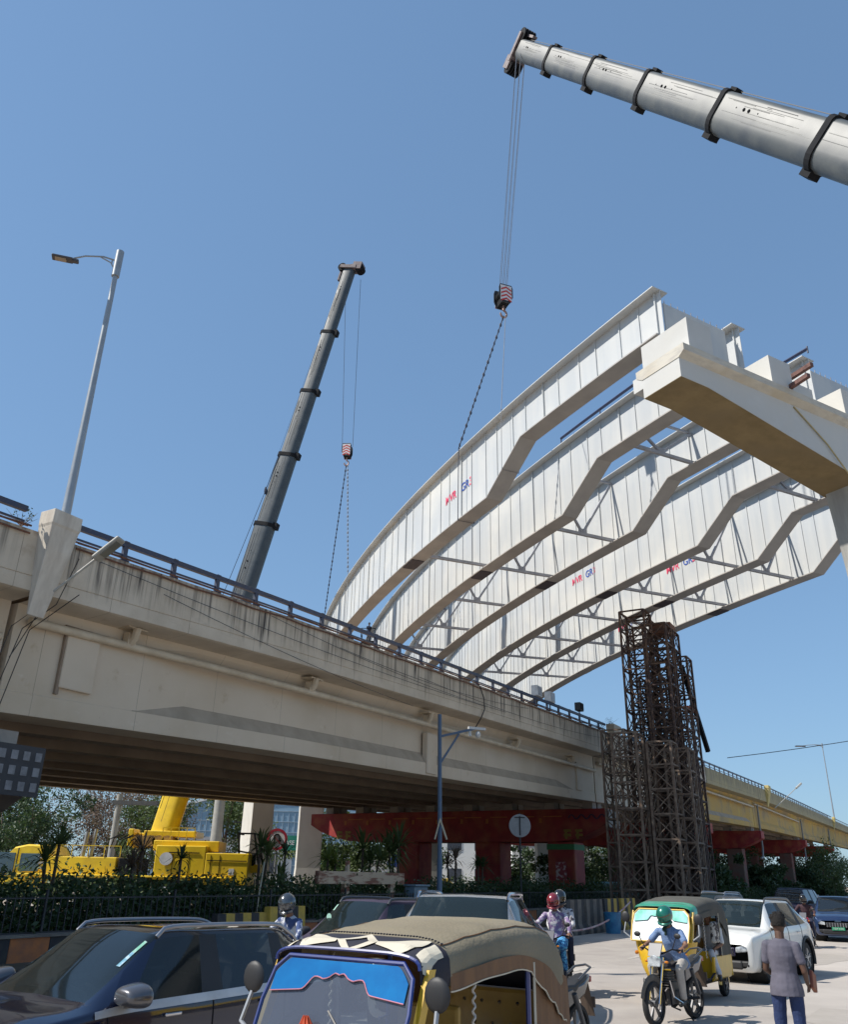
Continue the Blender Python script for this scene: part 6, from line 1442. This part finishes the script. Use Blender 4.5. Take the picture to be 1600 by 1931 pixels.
def hand(m,wr,d,pn,curl=.5,sc=1.,side=1):
    # wr wrist, d direction of palm, pn palm normal
    wr=Vector(wr);d=Vector(d).normalized();pn=Vector(pn); pn=(pn-d*pn.dot(d)).normalized(); sd=d.cross(pn)*side
    P=wr+d*.085*sc
    ell(m,[(wr-d*.01,.026*sc,.02*sc,sd,pn),(wr+d*.03*sc,.036*sc,.018*sc,sd,pn),(P,.040*sc,.015*sc,sd,pn),(P+d*.008,.034*sc,.010*sc,sd,pn)],10)
    for i,L in enumerate((.068,.078,.072,.056)):
        q=P+sd*(.029-.0195*i)*sc; a=curl; p1=q+(d*math.cos(a*.5)+pn*math.sin(a*.5))*L*.45*sc; p2=p1+(d*math.cos(a*1.3)+pn*math.sin(a*1.3))*L*.32*sc; p3=p2+(d*math.cos(a*2)+pn*math.sin(a*2))*L*.25*sc
        m.tube([q-d*.01,p1,p2,p3],[.0095*sc,.009*sc,.0085*sc,.006*sc],7)
    q=wr+d*.025*sc+sd*.03*sc; p1=q+(d*.6+sd*.7+pn*.35).normalized()*.04*sc; p2=p1+(d*.85+sd*.2+pn*.5*curl).normalized()*.032*sc; m.tube([q-sd*.01,p1,p2],[.013*sc,.011*sc,.008*sc],7)
def person(label,loc,rz,J,shirt,trouser,skin=M_sk,hair='short',helmet=None,sleeve=.5,group='people in the road',shoes=None,shirtlen=1.,vox=.011,face=True,turn=0,extra=None,handc=.6,sc=1.0,pn=None,bust=1.0,kurta=None):
    t=thing('person',label,'person',loc,rz,group); t.scale=(sc,sc,sc)
    g=lambda k:Vector(J[k])
    pel,ch,nk,hdp=g('pelvis'),g('chest'),g('neck'),g('head')
    sd=(g('shL')-g('shR')).normalized(); hs=(g('hipL')-g('hipR')).normalized()
    fwd=sd.cross((nk-pel).normalized()).normalized(); fh=hs.cross((ch-pel).normalized()).normalized()
    if fwd.x<0 and J.get('ff',1): fwd=-fwd
    if fh.x<0 and J.get('ff',1): fh=-fh
    m=MB()
    ell(m,[(pel-(ch-pel)*.3,.13,.10,hs,fh),(pel,.165,.115,hs,fh),(pel.lerp(ch,.45),.14,.10,sd,fwd),(ch,.165,.115,sd,fwd),(ch.lerp(nk,.6),.16,.095,sd,fwd),(nk-(nk-ch)*.08,.07,.06,sd,fwd)],16)
    cap(m,nk-(hdp-nk)*.3,hdp,.055,.055)
    hu=(hdp-nk).normalized(); hf=Matrix.Rotation(turn,3,'Z')@fwd; hf=(hf-hu*hf.dot(hu)).normalized(); hs_=hf.cross(hu)
    H=hdp+hu*.09
    ell(m,[(H-hu*.115+hf*.03,.03,.03,hs_,hf),(H-hu*.095+hf*.02,.05,.06,hs_,hf),(H-hu*.05+hf*.01,.064,.085,hs_,hf),(H,.073,.094,hs_,hf),(H+hu*.05,.073,.093,hs_,hf),(H+hu*.09,.058,.075,hs_,hf),(H+hu*.112,.03,.04,hs_,hf)],14)
    # face: nose, brow, lips, ears
    m.tube([H+hf*.088+hu*.012,H+hf*.108-hu*.025,H+hf*.085-hu*.035],[.008,.014,.008],6); m.ball(H+hf*.086-hu*.058,(.02,.012,.009),8,5)
    for s_ in (1,-1): m.ball(H+hs_*s_*.074-hu*.005,(.012,.018,.028),8,5); m.ball(H+hf*.083+hs_*s_*.03+hu*.022,(.018,.01,.006),6,4)
    sl=[];
    for s_ in 'LR':
        sh,el,wr=g('sh'+s_),g('el'+s_),g('wr'+s_); cap(m,sh,el,.046,.036,10,.05); cap(m,el,wr,.038,.025)
        d=J.get('hd'+s_); d=Vector(d) if d else (wr-el).normalized(); hand(m,wr,d,J.get('pn'+s_,(fwd*-.2-Vector((0,0,1)))),handc,1.0,1 if s_=='L' else -1)
        hp,kn,an,to=g('hip'+s_),g('kn'+s_),g('an'+s_),g('to'+s_); cap(m,hp,kn,.078,.052,12); cap(m,kn,an,.054,.036,12); cap(m,an-Vector((0,0,.02)),to,.036,.028)
    m.build('body',skin,t,rm=vox*.75,sm=2)
    # shirt
    if shirt:
        m=MB(); low=pel-(ch-pel)*.22*shirtlen
        ell(m,[(low,.200,.156,hs,fh),(pel,.190,.144,hs,fh),(pel.lerp(ch,.45),.148,.112,sd,fwd),(ch,.165,.122*bust,sd,fwd),(ch.lerp(nk,.6),.160,.104,sd,fwd),(ch.lerp(nk,.85),.115,.08,sd,fwd),(nk+(nk-ch)*.03,.066,.062,sd,fwd)],18)
        for s_ in 'LR':
            sh,el,wr=g('sh'+s_),g('el'+s_),g('wr'+s_)
            cap(m,nk.lerp(sh,.2)-Vector((0,0,.045)),sh-Vector((0,0,.012)),.05,.05,10)
            if sleeve<=1: cap(m,sh-Vector((0,0,.008)),sh.lerp(el,sleeve),.059,.056,12)
            else: cap(m,sh,el,.054,.046,12); cap(m,el,el.lerp(wr,sleeve-1),.048,.040,12)
        # folds
        for k in range(0):
            a=pel+sd*(-.15+.05*k)+fwd*(-.118 if k%2 else .118); b=ch+sd*(-.12+.04*k+.02*math.sin(k*3))+fwd*(-.125 if k%2 else .12); m.tube([a,a.lerp(b,.5)+sd*.02*math.sin(k*2.3),b],[.012,.009,.004],6)
        so_=m.build('shirt',shirt,t,rm=vox,sm=3); fold(so_,.018,.16)
    if trouser:
        m=MB(); ell(m,[(pel+(ch-pel)*.22,.158,.118,hs,fh),(pel,.178,.130,hs,fh),(pel-(ch-pel)*.25,.165,.125,hs,fh)],16)
        for s_ in 'LR':
            hp,kn,an=g('hip'+s_),g('kn'+s_),g('an'+s_); cap(m,hp,kn,.093,.066,12); cap(m,kn,an.lerp(kn,.06),.068,.052,12)
            for k in range(3): p=kn.lerp(an,.75+.08*k); d=(an-kn).normalized(); m.tube([p-d*.01,p+d*.01],[.054,.058],10)
        to_=m.build('trousers',trouser,t,rm=vox,sm=3); fold(to_,.014,.11)
    if kurta:
        m=MB()
        for s_ in 'LR':
            hp,kn=g('hip'+s_),g('kn'+s_); cap(m,hp,kn+(kn-hp)*.12,.115,.11,12)
        m.build('kurta_skirt',kurta,t,rm=vox,sm=4)
    shm=shoes or mat('shoe_black',(.02,.02,.02),.5)
    for s_ in 'LR':
        an,to=g('an'+s_),g('to'+s_); d=(to-an); m=MB(); ax=Vector((d.x,d.y,d.z)).normalized(); b=an-Vector((0,0,.035)); cap(m,b-ax*.035,to+ax*.01,.045,.036,10); m.build('shoe',shm,t,rm=.009,sm=1)
    if hair=='short' and not helmet:
        m=MB(); ell(m,[(H-hu*.03-hf*.035,.074,.068,hs_,hf),(H+hu*.02-hf*.018,.084,.092,hs_,hf),(H+hu*.07-hf*.006,.082,.096,hs_,hf),(H+hu*.115,.065,.078,hs_,hf),(H+hu*.14,.03,.04,hs_,hf)],16)
        rr=np.random.RandomState(3)
        for k in range(60):
            a=rr.uniform(0,6.28); b=rr.uniform(.1,1.3); n_=(hs_*math.cos(a)*math.cos(b)+hf*math.sin(a)*math.cos(b)*1.0+hu*math.sin(b)); p=H+hu*.045-hf*.01+Vector((n_.x*.08,n_.y*.088,n_.z*.085)); m.tube([p,p+n_*.022+hu*.008],[.012,.004],5)
        m.build('hair',M_hair,t,rm=.008,sm=1)
    if helmet:
        hm,vz=helmet; m=MB(); C=H+hu*.035; Mx=Matrix((hs_,hf,hu)).transposed()
        m.ball(C,(.128,.148,.142),18,12,M=Mx); o=m.build('helmet',hm,t,smooth=True)
        # opening with visor band
        m=MB()
        for a in range(-7,8):
            pass
        vs=[];fs=[]; n=14
        for i in range(n+1):
            a=R(-68+136*i/n); 
            for z in (-.075,.035):
                k=math.sqrt(max(.1,1-(z/.142)**2)); vs.append(tuple(C+hs_*(math.sin(a)*.130*k)+hf*(math.cos(a)*.151*k)+hu*z))
        for i in range(n): fs.append((2*i,2*i+2,2*i+3,2*i+1))
        m.add(vs,fs); m.build('visor',vz,o,fix=False,smooth='all')
        m=MB(); P=[C+hs_*(math.sin(R(a))*.118)+hf*(math.cos(R(a))*.140)-hu*.095 for a in range(-75,76,15)]; m.tube(P,.022,7); m.build('chin_bar',hm,o,smooth=True)
    if face and not helmet:
        for s_ in (1,-1): m=MB(); m.ball(H+hf*.084+hs_*s_*.03+hu*.008,(.013,.008,.008),8,5); m.build('eye',mat('eye',(.05,.04,.04),.2),t)
    return t
def stand(hw=.165):
    return dict(pelvis=(0,0,.95),chest=(0,0,1.27),neck=(0,0,1.46),head=(.01,0,1.53),shL=(0,hw,1.40),shR=(0,-hw,1.40),elL=(.0,hw+.07,1.12),elR=(.0,-hw-.07,1.12),wrL=(.08,hw+.08,.87),wrR=(.08,-hw-.08,.87),hipL=(0,.095,.92),hipR=(0,-.095,.92),knL=(.02,.10,.50),knR=(.02,-.10,.50),anL=(0,.11,.09),anR=(0,-.11,.09),toL=(.15,.13,.035),toR=(.15,-.13,.035))
# man standing, seen from behind
J=stand(); J.update(elL=(.03,.215,1.12),wrL=(.25,.10,1.0),elR=(-.02,-.235,1.12),wrR=(.20,-.22,.97),knL=(.02,.12,.50),knR=(.02,-.10,.50),anL=(-.03,.15,.09),anR=(.02,-.12,.09),toL=(.10,.20,.035),toR=(.17,-.14,.035),hdR=(.8,-.1,-.5),pnR=(0,1,0),pnL=(0,-1,-.2))
man=person('man in grey T-shirt and blue jeans standing in the road, seen from behind',(4.36,11.15,0),hd(.50,.86),J,mat('grey_tshirt',(.115,.108,.14),.85,c2=(.09,.085,.112),scale=4,bump=.4,bsc=14),mat('blue_jeans',(.016,.035,.115),.8,c2=(.012,.026,.085),scale=5,bump=.4,bsc=40),skin=M_skd,sleeve=.66,turn=.15,sc=.965,shirtlen=1.45,vox=.008)
mb=lmat(man); 
m=MB(); m.loft([[(.22,-.28,.93),(.22,-.24,.93),(.30,-.24,1.12),(.30,-.28,1.12)],[(.38,-.30,.86),(.38,-.25,.86),(.46,-.25,1.05),(.46,-.30,1.05)]]); m.xf(mb)
tag(m.build('folder',mat('maroon_leather',(.16,.035,.025),.6,c2=(.25,.08,.03),scale=9),bev=.01),'maroon folder held in the right hand of the man in grey','folder')
m=MB(); m.box((.02,-.07,1.66),(.0,.0,.0)) if 0 else None
def ride(lean=.0,feet='peg',arms='bar',dx=0,kw=.20,up=0.0):
    px=-.22+dx; z=.88+up
    d=dict(pelvis=(px,0,z),chest=(px+.08+lean,0,z+.31),neck=(px+.12+lean*1.5,0,z+.50),head=(px+.15+lean*1.6,0,z+.575),shL=(px+.11+lean*1.4,.19,z+.44),shR=(px+.11+lean*1.4,-.19,z+.44),hipL=(px+.03,.10,z-.02),hipR=(px+.03,-.10,z-.02),
      knL=(px+.42,kw,z-.06),knR=(px+.42,-kw,z-.06),anL=(px+.30,.21,z-.50),anR=(px+.30,-.21,z-.50),toL=(px+.45,.23,z-.55),toR=(px+.45,-.23,z-.55))
    if arms=='bar': d.update(elL=(px+.30,.33,z+.26),elR=(px+.30,-.33,z+.26),wrL=(.20,.33,1.06),wrR=(.20,-.33,1.06),hdL=(1,-.05,-.25),hdR=(1,.05,-.25),pnL=(0,0,-1),pnR=(0,0,-1))
    else: d.update(elL=(px+.18,.25,z+.20),elR=(px+.18,-.25,z+.20),wrL=(px+.36,.15,z+.08),wrR=(px+.36,-.15,z+.08))
    return d
vz_d=mat('visor_dark',(.012,.012,.015),.1,coat=1); 
# motorcyclist with green helmet
a=hd(3.69-4.53,14.67-15.56); L0=((3.69+4.53)/2,(14.67+15.56)/2,0)
moto('black motorcycle with clear headlight ridden by the green helmeted man',L0,a,(.035,.035,.05))
J=ride(.06,kw=.24,up=-.05); 
person('motorcyclist with green helmet, blue shirt and pale grey trousers',L0,a,J,mat('blue_shirt',(.10,.17,.33),.8,c2=(.18,.26,.42),scale=60,lo=.45,hi=.55),mat('pale_trousers',(.42,.39,.35),.85,c2=(.34,.31,.28),scale=6,bump=.3),sleeve=.7,helmet=(paint('helmet_green',(.01,.16,.11),.2,.25),M_sk),group='riders on motorcycles')
m=MB(); m.tube([(-.02,0,1.33),(.06,.02,1.38),(.05,-.06,1.30),(-.05,.05,1.36)],.03,6); m.tube([(.04,-.02,1.36),(.10,0,1.22)],.03,6,sq=.5); m.xf(lmat(bpy.context.scene.objects['person.001'])); tag(m.build('scarf',mat('dark_green_scarf',(.02,.045,.03),.9)),'dark green scarf round the neck of the green helmeted motorcyclist','scarf')
# couple on the motorcycle behind the big rickshaw
moto('riderless looking black motorcycle tail with mudflap right behind the big rickshaw',(1.62,11.55,0),hd(-.62,-.78),(.02,.02,.025),False)
a2=hd(-.42,-.91); L2_=(2.72,18.1,0)
moto('dark motorcycle carrying the two helmeted riders past the silver car',L2_,a2,(.03,.02,.03),False)
J=ride(.02,dx=.05,kw=.2,up=.06); person('rider with dark red helmet and patterned top half hidden by the rickshaw',L2_,a2,J,mat('mauve_top',(.22,.15,.28),.85,c2=(.5,.48,.5),scale=14,lo=.5,hi=.56),mat('blue_print',(.10,.40,.65),.85,c2=(.02,.10,.30),scale=26,lo=.47,hi=.53),helmet=(paint('helmet_maroon',(.22,.02,.03),.2,.25),vz_d),sleeve=1.8,group='riders on motorcycles',kurta=mat('blue_print'))
J=ride(0,dx=-.38,arms='lap',kw=.24,up=.12); person('pillion rider with black helmet and dark jacket behind the red helmet',L2_,a2,J,mat('white_print',(.55,.54,.55),.85,c2=(.04,.04,.06),scale=12,lo=.54,hi=.58),mat('dark_trousers',(.015,.02,.05),.85),helmet=(paint('helmet_black',(.02,.02,.022),.2,.2),vz_d),sleeve=1.8,group='riders on motorcycles')
# rider behind the navy SUV
a3=hd(-.6,-.8); L3=(-1.95,14.2,0); moto('motorcycle hidden behind the navy SUV under the helmeted rider',L3,a3,(.03,.03,.03))
person('rider with grey full face helmet behind the navy SUV',L3,a3,ride(.04,up=.03),mat('white_blue_jacket',(.5,.52,.56),.85,c2=(.04,.07,.18),scale=7,lo=.48,hi=.52),mat('dark_trousers'),helmet=(paint('helmet_grey',(.10,.11,.12),.6,.2),vz_d),sleeve=1.9,group='riders on motorcycles')
# far rider with pink-red scooter
a4=hd(-.55,-.83); L4=(13.9,32.9,0); moto('red scooter style motorcycle between the white and blue SUVs',L4,a4,(.45,.02,.04))
person('far rider in dark clothes and helmet between the two SUVs',L4,a4,ride(.04),mat('maroon_shirt',(.06,.03,.04),.85),mat('dark_trousers'),helmet=(paint('helmet_black',(0,0,0)),vz_d),sleeve=1.8,group='riders on motorcycles',vox=.016)
# rickshaw occupants (sitting)
def sit(x,y,z=.72,lean=0):
    return dict(pelvis=(x,y,z),chest=(x+.02+lean,y,z+.31),neck=(x+.05+lean,y,z+.50),head=(x+.08+lean,y,z+.575),shL=(x+.04+lean,y+.18,z+.44),shR=(x+.04+lean,y-.18,z+.44),hipL=(x+.05,y+.09,z),hipR=(x+.05,y-.09,z),knL=(x+.45,y+.13,z+.03),knR=(x+.45,y-.13,z+.03),anL=(x+.42,y+.13,z-.38),anR=(x+.42,y-.13,z-.38),toL=(x+.56,y+.14,z-.42),toR=(x+.56,y-.14,z-.42),
     elL=(x+.14,y+.24,z+.18),elR=(x+.14,y-.24,z+.18),wrL=(x+.36,y+.15,z+.10),wrR=(x+.36,y-.15,z+.10))
A2=(5.13,18.1,0); r2=R(-125)
J=sit(-.72,.38,.74); J.update(knL=(-.26,.50,.78),anL=(-.14,.66,.42),toL=(-.02,.70,.36))
person('passenger in white sitting in the yellow rickshaw with one leg out',A2,r2,J,mat('white_shirt',(.66,.66,.66),.85),mat('white_cloth',(.60,.60,.62),.85),group='rickshaw occupants',vox=.014,sleeve=.9)
J=sit(.02,0,.80); J.update(wrL=(.66,.30,1.05),wrR=(.66,-.30,1.05),elL=(.34,.33,1.05),elR=(.34,-.33,1.05),hdL=(1,0,0),hdR=(1,0,0)); person('rickshaw driver seen through the open side of the yellow rickshaw',A2,r2,J,mat('khaki_shirt',(.16,.12,.08),.85),mat('dark_trousers'),group='rickshaw occupants',vox=.014,skin=M_skd)
m=MB(); m.loft([[(-.42,.55,.95),(-.42,.66,.95),(-.12,.66,.95),(-.12,.55,.95)],[(-.40,.55,1.32),(-.40,.66,1.32),(-.14,.66,1.32),(-.14,.55,1.32)]]); mt=Matrix.LocRotScale(Vector(A2),__import__('mathutils').Euler((0,0,r2)),Vector((1,1,1))); m.xf(mt); tag(m.build('patterned_bag',mat('bag_print',(.5,.47,.42),.85,c2=(.05,.04,.04),scale=9,lo=.48,hi=.52),bev=.04),'black and white patterned bag hanging at the side of the yellow rickshaw','bag')
# worker on the far girder end
p=gpt(47.5,1); J=stand(); person('worker standing at the far end of the second girder against the sky',(p.x-.6,p.y,p.z-1.4),R(-60),J,mat('dark_work_shirt',(.03,.04,.07),.85),mat('dark_trousers'),skin=M_skd,group='workers on the girders',vox=.02)
pl=thing('work_platform','small dark work platform hung at the far end of the second girder','platform',(p.x-.6,p.y,p.z-1.45),0); m=MB(); m.box((0,0,0),(1.2,1.4,.08)); m.build('deck',M_gun,pl); m=MB()
for a_,b_ in (((-.6,-.7,0),(-.6,-.7,1.1)),((-.6,.7,0),(-.6,.7,1.1)),((-.6,-.7,1.1),(-.6,.7,1.1)),((-.6,-.7,.6),(-.6,.7,.6)),((.6,-.7,0),(.6,-.7,1.1)),((-.6,-.7,1.1),(.6,-.7,1.1))): m.beam(a_,b_,.05,.05)
m.build('guard_rail',M_gun,pl)
# worker under the scaffold with orange vest
J=stand(); P=W(54.8,11.1,12.3)
# blue bonnet edge of someone at the very left bottom
